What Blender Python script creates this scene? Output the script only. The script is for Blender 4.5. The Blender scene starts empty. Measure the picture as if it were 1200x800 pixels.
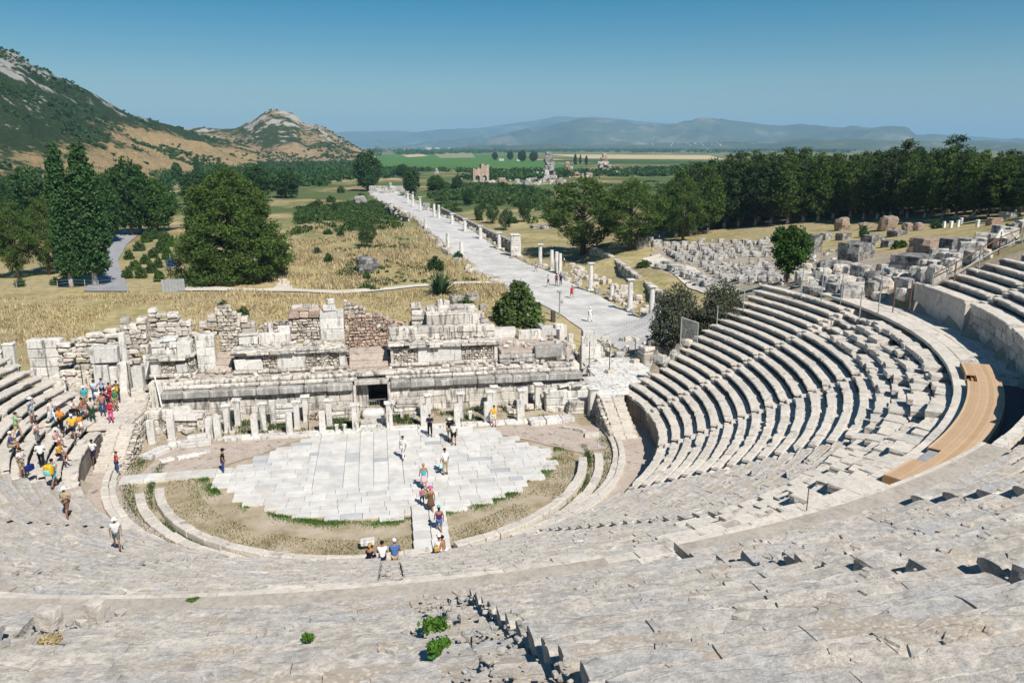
import bpy, math, random
import numpy as np
from mathutils import Vector, noise as mnoise

R0 = random.Random(7)
rad = math.radians
scene = bpy.context.scene
COL = scene.collection

# ------------------------------------------------------------------ camera
F_PX, PITCH, YAW, CAM_H, CAM_D = 915.0, rad(14.0), rad(9.8), 20.6, 53.3
cam_data = bpy.data.cameras.new('camera')
cam_data.sensor_fit = 'HORIZONTAL'
cam_data.sensor_width = 36.0
cam_data.lens = 36.0 * F_PX / 1200.0
cam_data.clip_start = 0.2
cam_data.clip_end = 60000.0
cam = bpy.data.objects.new('camera', cam_data)
COL.objects.link(cam)
cam.location = (0.0, -CAM_D, CAM_H)
cam.rotation_euler = (rad(90) - PITCH, 0.0, -YAW)
scene.camera = cam

# ------------------------------------------------------------------ sun, sky, exposure
SUN_EL, SUN_AZ = rad(48.0), rad(160.0)           # azimuth clockwise from +Y
sun_vec = Vector((math.sin(SUN_AZ) * math.cos(SUN_EL), math.cos(SUN_AZ) * math.cos(SUN_EL), math.sin(SUN_EL)))
sd = bpy.data.lights.new('sun', 'SUN')
sd.energy = 5.0
sd.angle = rad(0.5)
sd.color = (1.0, 0.945, 0.865)
sun = bpy.data.objects.new('sun', sd)
COL.objects.link(sun)
sun.rotation_euler = (-sun_vec).to_track_quat('-Z', 'Y').to_euler()
sun.location = (60, -200, 220)

world = bpy.data.worlds.new('World')
scene.world = world
world.use_nodes = True
wnt = world.node_tree
wbg = wnt.nodes['Background']
sky = wnt.nodes.new('ShaderNodeTexSky')
sky.sky_type = 'NISHITA'
sky.sun_disc = False
sky.sun_elevation = SUN_EL
sky.sun_rotation = SUN_AZ
sky.altitude = 0.0
sky.air_density = 1.0
sky.dust_density = 0.15
sky.ozone_density = 1.0
hs = wnt.nodes.new('ShaderNodeHueSaturation')
hs.inputs['Saturation'].default_value = 2.0
hs.inputs['Hue'].default_value = 0.495
hs.inputs['Value'].default_value = 1.0
wnt.links.new(sky.outputs[0], hs.inputs['Color'])
wnt.links.new(hs.outputs[0], wbg.inputs[0])
wbg.inputs[1].default_value = 0.05

scene.view_settings.view_transform = 'Standard'
scene.view_settings.look = 'None'
scene.view_settings.exposure = 0.30
scene.view_settings.gamma = 1.0
scene.view_settings.use_curve_mapping = False
scene.render.engine = 'CYCLES'
cy = scene.cycles
cy.max_bounces = 4
cy.diffuse_bounces = 2
cy.glossy_bounces = 1
cy.transmission_bounces = 2
cy.transparent_max_bounces = 6
cy.volume_bounces = 1
cy.caustics_reflective = False
cy.caustics_refractive = False
cy.use_denoising = True

# ------------------------------------------------------------------ camera maths used to read real positions from the photograph
_fw = np.array([math.sin(YAW) * math.cos(PITCH), math.cos(YAW) * math.cos(PITCH), -math.sin(PITCH)])
_rt = np.array([math.cos(YAW), -math.sin(YAW), 0.0])
_up = np.cross(_rt, _fw)
_C = np.array([0.0, -CAM_D, CAM_H])

def ray(px, py):
    return _fw + _rt * (px - 600) / F_PX - _up * (py - 400) / F_PX

def at_z(px, py, z=0.0):
    r = ray(px, py)
    return _C + r * ((z - _C[2]) / r[2])

def at_y(px, py, y):
    r = ray(px, py)
    return _C + r * ((y - _C[1]) / r[1])

def at_d(px, py, d):
    """the point along the pixel's ray at horizontal distance d"""
    r = ray(px, py)
    return _C + r * (d / math.hypot(r[0], r[1]))

# ------------------------------------------------------------------ object helpers
def tag(o, label=None, cat=None, group=None, kind=None):
    if label: o['label'] = label
    if cat: o['category'] = cat
    if group: o['group'] = group
    if kind or label: o['kind'] = kind or 'thing'
    return o

def empty(name, loc, rz=0.0, label=None, cat=None, group=None):
    o = bpy.data.objects.new(name, None)
    o.empty_display_size = 0.3
    COL.objects.link(o)
    o.location = loc
    o.rotation_euler = (0, 0, rz)
    return tag(o, label, cat, group)

def copy_tree(o, loc=None, rz=None, scale=None, label=None, group=None, parent=None):
    c = o.copy()
    COL.objects.link(c)
    if parent is not None:
        c.parent = parent
    for ch in o.children:
        copy_tree(ch, parent=c)
    if loc is not None: c.location = loc
    if rz is not None: c.rotation_euler = (0, 0, rz)
    if scale is not None: c.scale = scale if hasattr(scale, '__len__') else (scale,) * 3
    if label: c['label'] = label
    if group: c['group'] = group
    return c

# chamfered box template: three vertices per corner
def _chamfer_template():
    s = [(sx, sy, sz) for sx in (-1, 1) for sy in (-1, 1) for sz in (-1, 1)]
    idx = {c: i for i, c in enumerate(s)}
    faces = []
    V = lambda c, ax: idx[c] * 3 + ax
    for ax in range(3):                       # six large faces use the vertices whose own axis is full
        for sg in (-1, 1):
            o1, o2 = [k for k in range(3) if k != ax]
            q = []
            for a, b in ((-1, -1), (1, -1), (1, 1), (-1, 1)):
                c = [0, 0, 0]; c[ax] = sg; c[o1] = a; c[o2] = b
                q.append(V(tuple(c), ax))
            flip = (sg < 0) ^ (ax == 1)
            faces.append(q[::-1] if flip else q)
    for ax in range(3):                       # edges along ax
        o1, o2 = [k for k in range(3) if k != ax]
        for a in (-1, 1):
            for b in (-1, 1):
                c0 = [0, 0, 0]; c1 = [0, 0, 0]
                c0[ax] = -1; c1[ax] = 1
                c0[o1] = c1[o1] = a; c0[o2] = c1[o2] = b
                c0, c1 = tuple(c0), tuple(c1)
                q = [V(c0, o1), V(c1, o1), V(c1, o2), V(c0, o2)]
                flip = (a * b > 0) ^ (ax == 1)
                faces.append(q if flip else q[::-1])
    for c in s:
        t = [V(c, 0), V(c, 1), V(c, 2)]
        faces.append(t if c[0] * c[1] * c[2] > 0 else t[::-1])
    return np.array(s, float), faces
_CH_S, _CH_F = _chamfer_template()

class MB:
    """collects shapes and links them as ONE mesh object"""
    def __init__(s):
        s.v = []; s.f = []; s.m = []; s.n = 0
    def add(s, verts, faces, mi=0):
        verts = np.asarray(verts, float)
        s.v.append(verts)
        n = s.n
        for q in faces: s.f.append([i + n for i in q])
        s.m.extend([mi] * len(faces))
        s.n += len(verts)
    def box(s, c, size, rz=0.0, bev=0.02, jit=0.0, mi=0, rnd=R0, tilt=(0, 0)):
        h = np.asarray(size, float) / 2
        bev = min(bev, 0.45 * min(h))
        corner = _CH_S * h
        if jit:
            corner = corner + np.array([[rnd.uniform(-jit, jit) for _ in range(3)] for _ in range(8)])
        v = np.repeat(corner, 3, axis=0).reshape(8, 3, 3)
        for ax in range(3):
            for o in range(3):
                if o != ax:
                    v[:, ax, o] -= _CH_S[:, o] * bev
        v = v.reshape(24, 3)
        if tilt[0] or tilt[1]:
            cx, sx = math.cos(tilt[0]), math.sin(tilt[0])
            cyy, sy = math.cos(tilt[1]), math.sin(tilt[1])
            x, y, z = v[:, 0].copy(), v[:, 1].copy(), v[:, 2].copy()
            y, z = y * cx - z * sx, y * sx + z * cx
            x, z = x * cyy + z * sy, -x * sy + z * cyy
            v = np.stack([x, y, z], 1)
        cz, sz = math.cos(rz), math.sin(rz)
        out = v.copy()
        out[:, 0] = v[:, 0] * cz - v[:, 1] * sz
        out[:, 1] = v[:, 0] * sz + v[:, 1] * cz
        s.add(out + np.asarray(c, float), _CH_F, mi)
    def tube(s, pts, radii, n=8, mi=0, cap=True, squash=1.0):
        pts = [np.asarray(p, float) for p in pts]
        if not hasattr(radii, '__len__'): radii = [radii] * len(pts)
        rings = []
        for i, p in enumerate(pts):
            a = pts[max(0, i - 1)]; b = pts[min(len(pts) - 1, i + 1)]
            t = b - a; t = t / (np.linalg.norm(t) + 1e-9)
            ref = np.array([0, 0, 1.0]) if abs(t[2]) < 0.9 else np.array([0, 1.0, 0])
            u = np.cross(ref, t); u /= np.linalg.norm(u)
            w = np.cross(t, u)
            rings.append([p + radii[i] * (math.cos(2 * math.pi * k / n) * u + squash * math.sin(2 * math.pi * k / n) * w) for k in range(n)])
        v = [q for r in rings for q in r]
        f = []
        for i in range(len(pts) - 1):
            for k in range(n):
                f.append([i * n + k, i * n + (k + 1) % n, (i + 1) * n + (k + 1) % n, (i + 1) * n + k])
        if cap:
            f.append(list(range(n))[::-1])
            f.append([(len(pts) - 1) * n + k for k in range(n)])
        s.add(v, f, mi)
    def lathe(s, c, prof, n=12, mi=0, squash=(1, 1)):
        """prof: (radius, z) pairs from bottom to top"""
        v = []
        for r, z in prof:
            for k in range(n):
                a = 2 * math.pi * k / n
                v.append((c[0] + r * squash[0] * math.cos(a), c[1] + r * squash[1] * math.sin(a), c[2] + z))
        f = []
        for i in range(len(prof) - 1):
            for k in range(n):
                f.append([i * n + k, i * n + (k + 1) % n, (i + 1) * n + (k + 1) % n, (i + 1) * n + k])
        f.append(list(range(n))[::-1])
        f.append([(len(prof) - 1) * n + k for k in range(n)])
        s.add(v, f, mi)
    def rock(s, c, size, seed=0, n=5, rough=0.12, square=0.75, rz=0.0, mi=0, flat_bottom=True):
        """a weathered block: a subdivided box, partly rounded and displaced by noise"""
        v, f = rock_shape(seed, n, rough, square)
        v = v * (np.asarray(size, float) / 2)
        cz, sz = math.cos(rz), math.sin(rz)
        o = v.copy()
        o[:, 0] = v[:, 0] * cz - v[:, 1] * sz
        o[:, 1] = v[:, 0] * sz + v[:, 1] * cz
        s.add(o + np.asarray(c, float), f, mi)
    def mesh(s, name, mats, smooth=False):
        me = bpy.data.meshes.new(name)
        V = np.concatenate(s.v) if s.v else np.zeros((0, 3))
        me.from_pydata(V.tolist(), [], s.f)
        for m in (mats if isinstance(mats, (list, tuple)) else [mats]):
            me.materials.append(m)
        if s.m and max(s.m) > 0:
            me.polygons.foreach_set('material_index', s.m)
        if smooth:
            me.polygons.foreach_set('use_smooth', [True] * len(me.polygons))
        me.update()
        return me
    def build(s, name, mats, parent=None, smooth=False, loc=None):
        o = bpy.data.objects.new(name, s.mesh(name, mats, smooth))
        COL.objects.link(o)
        if parent is not None: o.parent = parent
        if loc is not None: o.location = loc
        return o

_rock_cache = {}
def rock_shape(seed, n, rough, square):
    key = (seed, n, rough, square)
    if key in _rock_cache: return _rock_cache[key]
    idx = {}; V = []; Fc = []
    def vid(p):
        k = tuple(round(t * n) for t in p)
        if k not in idx:
            idx[k] = len(V); V.append(p)
        return idx[k]
    g = [2 * i / n - 1 for i in range(n + 1)]
    for ax in range(3):
        o1, o2 = [k for k in range(3) if k != ax]
        for sg in (-1, 1):
            for i in range(n):
                for j in range(n):
                    q = []
                    for a, b in ((i, j), (i + 1, j), (i + 1, j + 1), (i, j + 1)):
                        p = [0, 0, 0]; p[ax] = sg; p[o1] = g[a]; p[o2] = g[b]
                        q.append(vid(tuple(p)))
                    flip = (sg < 0) ^ (ax == 1)
                    Fc.append(q[::-1] if flip else q)
    V = np.array(V, float)
    ln = np.linalg.norm(V, axis=1, keepdims=True)
    V = V * square + (V / ln) * 1.15 * (1 - square)
    off = Vector((seed * 13.7, seed * 5.1, seed * 2.3))
    for i in range(len(V)):
        p = Vector(V[i])
        d = mnoise.noise(p * 1.1 + off) * 0.65 + mnoise.noise(p * 2.7 + off) * 0.35
        V[i] = V[i] * (1 + rough * 1.6 * d)
    _rock_cache[key] = (V, Fc)
    return V, Fc

def fbm(x, y, z=0.0, oct=4, lac=2.0, gain=0.5):
    t = 0.0; a = 1.0; s = 0.0
    p = Vector((x, y, z))
    for _ in range(oct):
        t += a * mnoise.noise(p); s += a
        p = p * lac + Vector((3.1, 1.7, 0.9)); a *= gain
    return t / s

def sstep(a, b, x):
    t = np.clip((np.asarray(x, float) - a) / (b - a), 0, 1)
    return t * t * (3 - 2 * t)
# ------------------------------------------------------------------ materials
class NT:
    def __init__(s, name, rough=0.9, spec=0.2):
        s.m = bpy.data.materials.new(name)
        s.m.use_nodes = True
        s.t = s.m.node_tree
        s.b = s.t.nodes['Principled BSDF']
        s.b.inputs['Roughness'].default_value = rough
        s.b.inputs['Specular IOR Level'].default_value = spec
        g = s.t.nodes.new('ShaderNodeNewGeometry')
        s.pos = g.outputs['Position']; s.isl = g.outputs['Random Per Island']; s.nrm = g.outputs['Normal']
        s.geo = g
    def n(s, ty, **kw):
        nd = s.t.nodes.new(ty)
        for k, v in kw.items(): setattr(nd, k, v)
        return nd
    def l(s, a, b): s.t.links.new(a, b)
    def noise(s, scale, detail=3.0, rough=0.6, vec=None, dist=0.0, stretch=None):
        nd = s.n('ShaderNodeTexNoise')
        nd.inputs['Scale'].default_value = scale
        nd.inputs['Detail'].default_value = detail
        nd.inputs['Roughness'].default_value = rough
        nd.inputs['Distortion'].default_value = dist
        v = vec or s.pos
        if stretch:
            mp = s.n('ShaderNodeMapping'); mp.inputs['Scale'].default_value = stretch
            s.l(v, mp.inputs['Vector']); v = mp.outputs[0]
        s.l(v, nd.inputs['Vector'])
        return nd.outputs['Fac']
    def ramp(s, fac, stops, interp='LINEAR'):
        r = s.n('ShaderNodeValToRGB')
        r.color_ramp.interpolation = interp
        e = r.color_ramp.elements
        while len(e) < len(stops): e.new(0.5)
        for el, (p, c) in zip(e, stops):
            el.position = p
            el.color = (*c, 1) if hasattr(c, '__len__') else (c, c, c, 1)
        s.l(fac, r.inputs[0])
        return r.outputs[0]
    def mix(s, fac, a, b, mode='MIX'):
        m = s.n('ShaderNodeMix', data_type='RGBA', blend_type=mode)
        for sock, val in ((m.inputs[0], fac), (m.inputs[6], a), (m.inputs[7], b)):
            if hasattr(val, 'is_linked') or hasattr(val, 'links'): s.l(val, sock)
            elif hasattr(val, '__len__'): sock.default_value = (*val, 1)
            else: sock.default_value = val
        return m.outputs[2]
    def math(s, op, a, b=None, clamp=False):
        m = s.n('ShaderNodeMath', operation=op); m.use_clamp = clamp
        for sock, val in ((m.inputs[0], a), (m.inputs[1], b)):
            if val is None: continue
            if hasattr(val, 'links'): s.l(val, sock)
            else: sock.default_value = val
        return m.outputs[0]
    def bump(s, h, strength=0.5, dist=0.05):
        b = s.n('ShaderNodeBump')
        b.inputs['Strength'].default_value = strength
        b.inputs['Distance'].default_value = dist
        s.l(h, b.inputs['Height'])
        s.l(b.outputs[0], s.b.inputs['Normal'])
    def done(s, col):
        if hasattr(col, 'links'): s.l(col, s.b.inputs['Base Color'])
        else: s.b.inputs['Base Color'].default_value = (*col, 1)
        return s.m

def stone(name, a, b, stain=(0.11, 0.105, 0.10), stain_amt=0.35, scale=0.5, fine=6.0, vert=False, var=0.25, bump=0.5, bd=0.06, blue=None):
    """weathered limestone or marble: two tones in patches, dark lichen stains, a tone of its own for every block"""
    t = NT(name)
    big = t.noise(scale, 4, 0.65)
    c = t.mix(t.ramp(big, [(0.35, 0.0), (0.65, 1.0)]), a, b)
    if blue:
        c = t.mix(t.ramp(t.noise(scale * 1.7, 4, 0.7, dist=0.6), [(0.5, 0.0), (0.62, 0.85)]), c, blue)
    f = t.noise(fine, 5, 0.7)
    c = t.mix(0.55, c, t.ramp(f, [(0.28, 0.45), (0.5, 0.95), (0.75, 1.25)]), 'MULTIPLY')
    iv = t.ramp(t.isl, [(0.0, 1.0 - var), (0.5, 1.0), (1.0, 1.0 + var * 0.5)])
    c = t.mix(1.0, c, iv, 'MULTIPLY')
    st = t.noise(1.3 if vert else scale * 2.6, 5, 0.72, stretch=(2.2, 2.2, 0.35) if vert else None, dist=0.3)
    lo = 0.62 - stain_amt * 0.3
    c = t.mix(t.ramp(st, [(lo, 0.0), (lo + 0.11, 0.85)]), c, stain)
    t.bump(f, bump, bd)
    return t.done(c)

def plain(name, col, rough=0.7, spec=0.3, var=0.0, scale=3.0, metal=0.0):
    t = NT(name, rough, spec)
    t.b.inputs['Metallic'].default_value = metal
    c = col
    n1 = t.noise(scale, 3, 0.6)
    k = 0.15 + var
    c = t.mix(1.0, col, t.ramp(n1, [(0.3, 1 - k), (0.7, 1 + k * 0.5)]), 'MULTIPLY')
    return t.done(c)

M = {}
M['seat'] = stone('seat_stone', (0.57, 0.525, 0.465), (0.64, 0.585, 0.51), stain=(0.24, 0.225, 0.20), stain_amt=0.15, scale=0.35, fine=5, var=0.10)
def worn_stone(name, r0, tread, lift=1.0):
    """limestone treads worn into long flakes along the rows, with grit and small stones in the hollows"""
    t = NT(name)
    sx = t.n('ShaderNodeSeparateXYZ'); t.l(t.pos, sx.inputs[0])
    th = t.math('ARCTAN2', sx.outputs[0], t.math('MULTIPLY', sx.outputs[1], -1.0))
    rr = t.math('SQRT', t.math('ADD', t.math('POWER', sx.outputs[0], 2.0), t.math('POWER', sx.outputs[1], 2.0)))
    n0 = t.noise(0.9, 4, 0.65)
    cv = t.n('ShaderNodeCombineXYZ')
    t.l(t.math('ADD', t.math('MULTIPLY', th, 24.0), t.math('MULTIPLY', n0, 0.8)), cv.inputs[0])
    t.l(t.math('ADD', t.math('MULTIPLY', rr, 1.9), t.math('MULTIPLY', n0, 0.9)), cv.inputs[1])
    vo = t.n('ShaderNodeTexVoronoi'); vo.inputs['Scale'].default_value = 1.0; t.l(cv.outputs[0], vo.inputs['Vector'])
    ve = t.n('ShaderNodeTexVoronoi', feature='DISTANCE_TO_EDGE'); ve.inputs['Scale'].default_value = 1.0; t.l(cv.outputs[0], ve.inputs['Vector'])
    vs = t.n('ShaderNodeSeparateColor'); t.l(vo.outputs['Color'], vs.inputs[0])
    c = t.ramp(vs.outputs[0], [(0.0, (0.44, 0.415, 0.38)), (0.3, (0.50, 0.455, 0.40)), (0.55, (0.435, 0.425, 0.41)), (0.8, (0.53, 0.48, 0.415)), (1.0, (0.62, 0.57, 0.50))])
    big = t.noise(0.35, 4, 0.6)
    c = t.mix(t.ramp(big, [(0.40, 0.0), (0.60, 0.55)]), c, (0.49, 0.445, 0.39))
    c = t.mix(t.ramp(t.noise(0.8, 5, 0.7, dist=0.8), [(0.52, 0.0), (0.62, 0.55)]), c, (0.415, 0.42, 0.43))
    fine = t.noise(7.0, 6, 0.75)
    c = t.mix(0.85, c, t.ramp(fine, [(0.28, 0.40), (0.5, 0.98), (0.72, 1.3)]), 'MULTIPLY')
    c = t.mix(0.6, c, t.ramp(t.noise(24.0, 4, 0.8), [(0.3, 0.55), (0.5, 1.0), (0.7, 1.25)]), 'MULTIPLY')
    c = t.mix(t.ramp(t.noise(2.6, 6, 0.8, stretch=(1, 1, 1)), [(0.40, 0.7), (0.50, 0.0)]), c, (0.30, 0.28, 0.255))
    # darker band at the back of every tread, paler band along its front edge
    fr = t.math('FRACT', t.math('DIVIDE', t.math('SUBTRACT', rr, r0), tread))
    back_band = t.math('MULTIPLY', t.ramp(fr, [(0.0, 0.0), (0.62, 0.0), (0.80, 1.0), (1.0, 1.0)]), t.ramp(t.noise(0.8, 5, 0.75), [(0.36, 0.15), (0.60, 0.85)]))
    c = t.mix(back_band, c, (0.335, 0.295, 0.24))
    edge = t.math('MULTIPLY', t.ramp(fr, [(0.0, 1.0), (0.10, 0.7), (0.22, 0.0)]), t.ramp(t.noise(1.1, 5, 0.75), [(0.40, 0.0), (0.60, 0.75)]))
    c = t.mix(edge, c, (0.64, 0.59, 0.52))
    # grit with small pale stones
    gv = t.n('ShaderNodeTexVoronoi'); gv.inputs['Scale'].default_value = 14.0; t.l(t.pos, gv.inputs['Vector'])
    gc = t.ramp(gv.outputs['Distance'], [(0.0, (0.60, 0.56, 0.50)), (0.30, (0.50, 0.45, 0.38)), (0.42, (0.40, 0.34, 0.27))])
    gm = t.ramp(t.noise(0.7, 5, 0.72, dist=0.4), [(0.55, 0.0), (0.61, 0.85)])
    c = t.mix(gm, c, gc)
    cr = t.ramp(ve.outputs['Distance'], [(0.0, 0.0), (0.028, 1.0)])
    c = t.mix(0.06, c, cr, 'MULTIPLY')
    lich = t.noise(2.3, 5, 0.75)
    c = t.mix(t.ramp(lich, [(0.63, 0.0), (0.72, 0.6)]), c, (0.27, 0.255, 0.235))
    h = t.math('ADD', t.math('MULTIPLY', fine, 0.5), t.math('MULTIPLY', cr, 0.06))
    h = t.math('ADD', h, t.math('MULTIPLY', vs.outputs[1], 0.25))
    t.bump(h, 1.0, 0.07)
    return t.done(c)
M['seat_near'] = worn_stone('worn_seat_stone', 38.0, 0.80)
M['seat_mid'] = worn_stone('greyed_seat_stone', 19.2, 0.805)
M['marble'] = stone('white_marble', (0.66, 0.64, 0.60), (0.72, 0.70, 0.66), stain=(0.16, 0.155, 0.15), stain_amt=0.30, scale=0.9, fine=5, vert=True, var=0.16, bump=0.35)
M['weathered'] = stone('weathered_marble', (0.60, 0.565, 0.51), (0.68, 0.635, 0.565), stain=(0.13, 0.125, 0.12), stain_amt=0.42, scale=0.8, fine=5, vert=True, var=0.25, bump=0.5)
M['ashlar'] = stone('ashlar_stone', (0.56, 0.515, 0.45), (0.63, 0.585, 0.52), stain=(0.15, 0.14, 0.125), stain_amt=0.30, scale=0.8, fine=5, var=0.35, bump=0.6)
M['rubble'] = stone('rubble_stone', (0.50, 0.445, 0.375), (0.60, 0.55, 0.48), stain=(0.14, 0.13, 0.115), stain_amt=0.30, scale=1.0, fine=6, var=0.4, bump=0.9)
M['brick'] = stone('red_brick_rubble', (0.45, 0.325, 0.25), (0.52, 0.42, 0.34), stain=(0.10, 0.09, 0.08), stain_amt=0.30, scale=1.2, fine=7, var=0.35, bump=0.9)
M['grey_rock'] = stone('grey_ruin_stone', (0.36, 0.35, 0.335), (0.46, 0.45, 0.43), stain=(0.06, 0.062, 0.066), stain_amt=0.55, scale=0.5, fine=3, var=0.25, bump=1.0, bd=0.15)
M['field_stone'] = stone('fallen_marble', (0.50, 0.48, 0.45), (0.62, 0.595, 0.55), stain=(0.13, 0.125, 0.12), stain_amt=0.48, scale=0.7, fine=3, var=0.35, bump=0.6)
M['cement'] = stone('beige_coping', (0.40, 0.36, 0.31), (0.47, 0.42, 0.36), stain=(0.30, 0.27, 0.23), stain_amt=0.3, scale=0.6, fine=8, var=0.03, bump=0.3)
M['pink'] = stone('pinkish_orchestra_stone', (0.44, 0.36, 0.30), (0.50, 0.43, 0.37), stain_amt=0.2, scale=0.7, fine=5, var=0.1)
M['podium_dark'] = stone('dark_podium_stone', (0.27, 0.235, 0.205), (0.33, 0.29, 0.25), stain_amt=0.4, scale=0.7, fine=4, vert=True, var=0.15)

# paving: white slabs, some of them blue grey
t = NT('paving_marble', 0.6, 0.3)
c = t.ramp(t.isl, [(0.0, (0.60, 0.58, 0.545)), (0.5, (0.67, 0.65, 0.615)), (0.86, (0.71, 0.69, 0.65)), (0.95, (0.56, 0.56, 0.555)), (1.0, (0.42, 0.44, 0.46))])
c = t.mix(0.75, c, t.ramp(t.noise(0.9, 6, 0.75), [(0.3, 0.70), (0.6, 1.05)]), 'MULTIPLY')
c = t.mix(t.ramp(t.noise(0.35, 6, 0.75), [(0.54, 0.0), (0.64, 0.45)]), c, (0.50, 0.44, 0.36))
t.bump(t.noise(4, 4, 0.6), 0.2, 0.02)
M['paving'] = t.done(c)

# street slabs
t = NT('street_marble', 0.7, 0.3)
br = t.n('ShaderNodeTexBrick'); br.inputs['Scale'].default_value = 0.55
br.inputs['Mortar Size'].default_value = 0.022; br.inputs['Color1'].default_value = (0.62, 0.60, 0.57, 1); br.inputs['Color2'].default_value = (0.71, 0.69, 0.655, 1); br.inputs['Mortar'].default_value = (0.40, 0.37, 0.33, 1)
t.l(t.pos, br.inputs['Vector'])
c = t.mix(0.8, br.outputs[0], t.ramp(t.noise(0.25, 5, 0.7), [(0.3, 0.62), (0.62, 1.08)]), 'MULTIPLY')
M['street'] = t.done(c)

# ground: straw grass, bare earth and green scrub in patches
t = NT('dry_ground', 1.0, 0.05)
sx = t.n('ShaderNodeSeparateXYZ'); t.l(t.pos, sx.inputs[0])
n1 = t.noise(0.07, 6, 0.65); n2 = t.noise(0.9, 4, 0.7); n3 = t.noise(0.018, 5, 0.6)
c = t.ramp(n2, [(0.30, (0.29, 0.22, 0.115)), (0.48, (0.47, 0.37, 0.19)), (0.66, (0.57, 0.47, 0.26))])
c = t.mix(t.ramp(n1, [(0.50, 0.0), (0.60, 0.75)]), c, (0.42, 0.33, 0.215))
farb = t.ramp(t.math('DIVIDE', sx.outputs[1], 1000.0), [(0.06, 0.0), (0.12, 1.0)])
c = t.mix(t.math('MULTIPLY', t.ramp(n3, [(0.50, 0.0), (0.57, 0.85)]), farb), c, (0.33, 0.205, 0.105))
farf = t.ramp(t.math('DIVIDE', sx.outputs[1], 1000.0), [(0.08, 0.25), (0.22, 1.0)])
c = t.mix(t.ramp(t.noise(0.11, 6, 0.72), [(0.51, 0.0), (0.62, 0.6)]), c, (0.23, 0.22, 0.09))
gm = t.math('MULTIPLY', t.ramp(t.noise(0.012, 6, 0.7), [(0.40, 0.0), (0.50, 0.92)]), farf)
c = t.mix(gm, c, (0.072, 0.115, 0.04))
t.bump(n2, 0.8, 0.15)
M['ground'] = t.done(c)

t = NT('orchestra_earth', 1.0, 0.05)
c = t.ramp(t.noise(0.5, 6, 0.7), [(0.32, (0.25, 0.205, 0.12)), (0.5, (0.40, 0.335, 0.24)), (0.68, (0.50, 0.43, 0.345))])
c = t.mix(t.ramp(t.noise(6, 4, 0.8), [(0.56, 0.0), (0.68, 0.6)]), c, (0.22, 0.19, 0.09))
t.bump(t.noise(5, 4, 0.7), 0.7, 0.06)
M['orch'] = t.done(c)

t = NT('bare_earth', 1.0, 0.05)
c = t.ramp(t.noise(0.7, 6, 0.72), [(0.32, (0.27, 0.215, 0.15)), (0.5, (0.38, 0.32, 0.24)), (0.68, (0.47, 0.42, 0.34))])
c = t.mix(t.ramp(t.noise(9, 3, 0.8), [(0.56, 0.0), (0.64, 0.7)]), c, (0.55, 0.52, 0.46))
t.bump(t.noise(9, 4, 0.7), 0.9, 0.05)
M['earth'] = t.done(c)

t = NT('pale_track', 1.0, 0.05)
c = t.ramp(t.noise(0.4, 5, 0.7), [(0.3, (0.56, 0.50, 0.40)), (0.65, (0.70, 0.65, 0.57))])
M['track'] = t.done(c)
t = NT('grey_tarmac', 0.9, 0.2)
c = t.ramp(t.noise(0.5, 5, 0.7), [(0.3, (0.27, 0.27, 0.28)), (0.65, (0.36, 0.36, 0.37))])
M['tarmac'] = t.done(c)

def field(name, a, b, rows=None, ang=0.0):
    t = NT(name, 1.0, 0.05)
    c = t.ramp(t.noise(0.02, 4, 0.6), [(0.35, a), (0.65, b)])
    c = t.mix(0.6, c, t.ramp(t.noise(0.25, 5, 0.8), [(0.3, 0.75), (0.7, 1.1)]), 'MULTIPLY')
    if rows:
        w = t.n('ShaderNodeTexWave'); w.inputs['Scale'].default_value = rows; w.inputs['Distortion'].default_value = 0.3
        mp = t.n('ShaderNodeMapping'); mp.inputs['Rotation'].default_value = (0, 0, ang)
        t.l(t.pos, mp.inputs[0]); t.l(mp.outputs[0], w.inputs[0])
        c = t.mix(t.ramp(w.outputs['Fac'], [(0.35, 0.0), (0.6, 1.0)]), c, (0.45, 0.38, 0.22))
    return t.done(c)
M['crop'] = field('green_crop', (0.075, 0.165, 0.045), (0.10, 0.20, 0.055))
M['crop2'] = field('dark_crop', (0.05, 0.10, 0.035), (0.07, 0.13, 0.04))
M['straw'] = field('straw_field', (0.50, 0.40, 0.22), (0.58, 0.47, 0.28))
M['orchard'] = field('orchard_rows', (0.06, 0.13, 0.04), (0.08, 0.15, 0.05), rows=0.035, ang=0.35)

# foliage: colours vary leaf by leaf
def leaf(name, a, b, trans=0.25):
    t = NT(name, 0.75, 0.15)
    c = t.mix(t.isl, a, b)
    c = t.mix(0.7, c, t.ramp(t.noise(0.45, 3, 0.6), [(0.3, 0.6), (0.7, 1.25)]), 'MULTIPLY')
    t.done(c)
    tr = t.n('ShaderNodeBsdfTranslucent')
    t.l(c, tr.inputs[0])
    mx = t.n('ShaderNodeMixShader'); mx.inputs[0].default_value = trans
    t.l(t.b.outputs[0], mx.inputs[1]); t.l(tr.outputs[0], mx.inputs[2])
    t.l(mx.outputs[0], t.t.nodes['Material Output'].inputs[0])
    return t.m
M['pine'] = leaf('pine_needles', (0.052, 0.094, 0.022), (0.108, 0.172, 0.036), 0.15)
M['pine2'] = leaf('dark_pine_needles', (0.030, 0.056, 0.022), (0.062, 0.105, 0.032), 0.15)
M['poplar'] = leaf('poplar_leaves', (0.042, 0.105, 0.036), (0.085, 0.17, 0.055))
M['broad'] = leaf('broad_leaves', (0.045, 0.10, 0.020), (0.085, 0.17, 0.030))
M['dark_broad'] = leaf('dark_broad_leaves', (0.032, 0.080, 0.022), (0.066, 0.135, 0.034))
M['olive'] = leaf('olive_leaves', (0.085, 0.105, 0.065), (0.14, 0.16, 0.10))
M['fig'] = leaf('fig_leaves', (0.07, 0.125, 0.034), (0.14, 0.21, 0.06))
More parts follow.
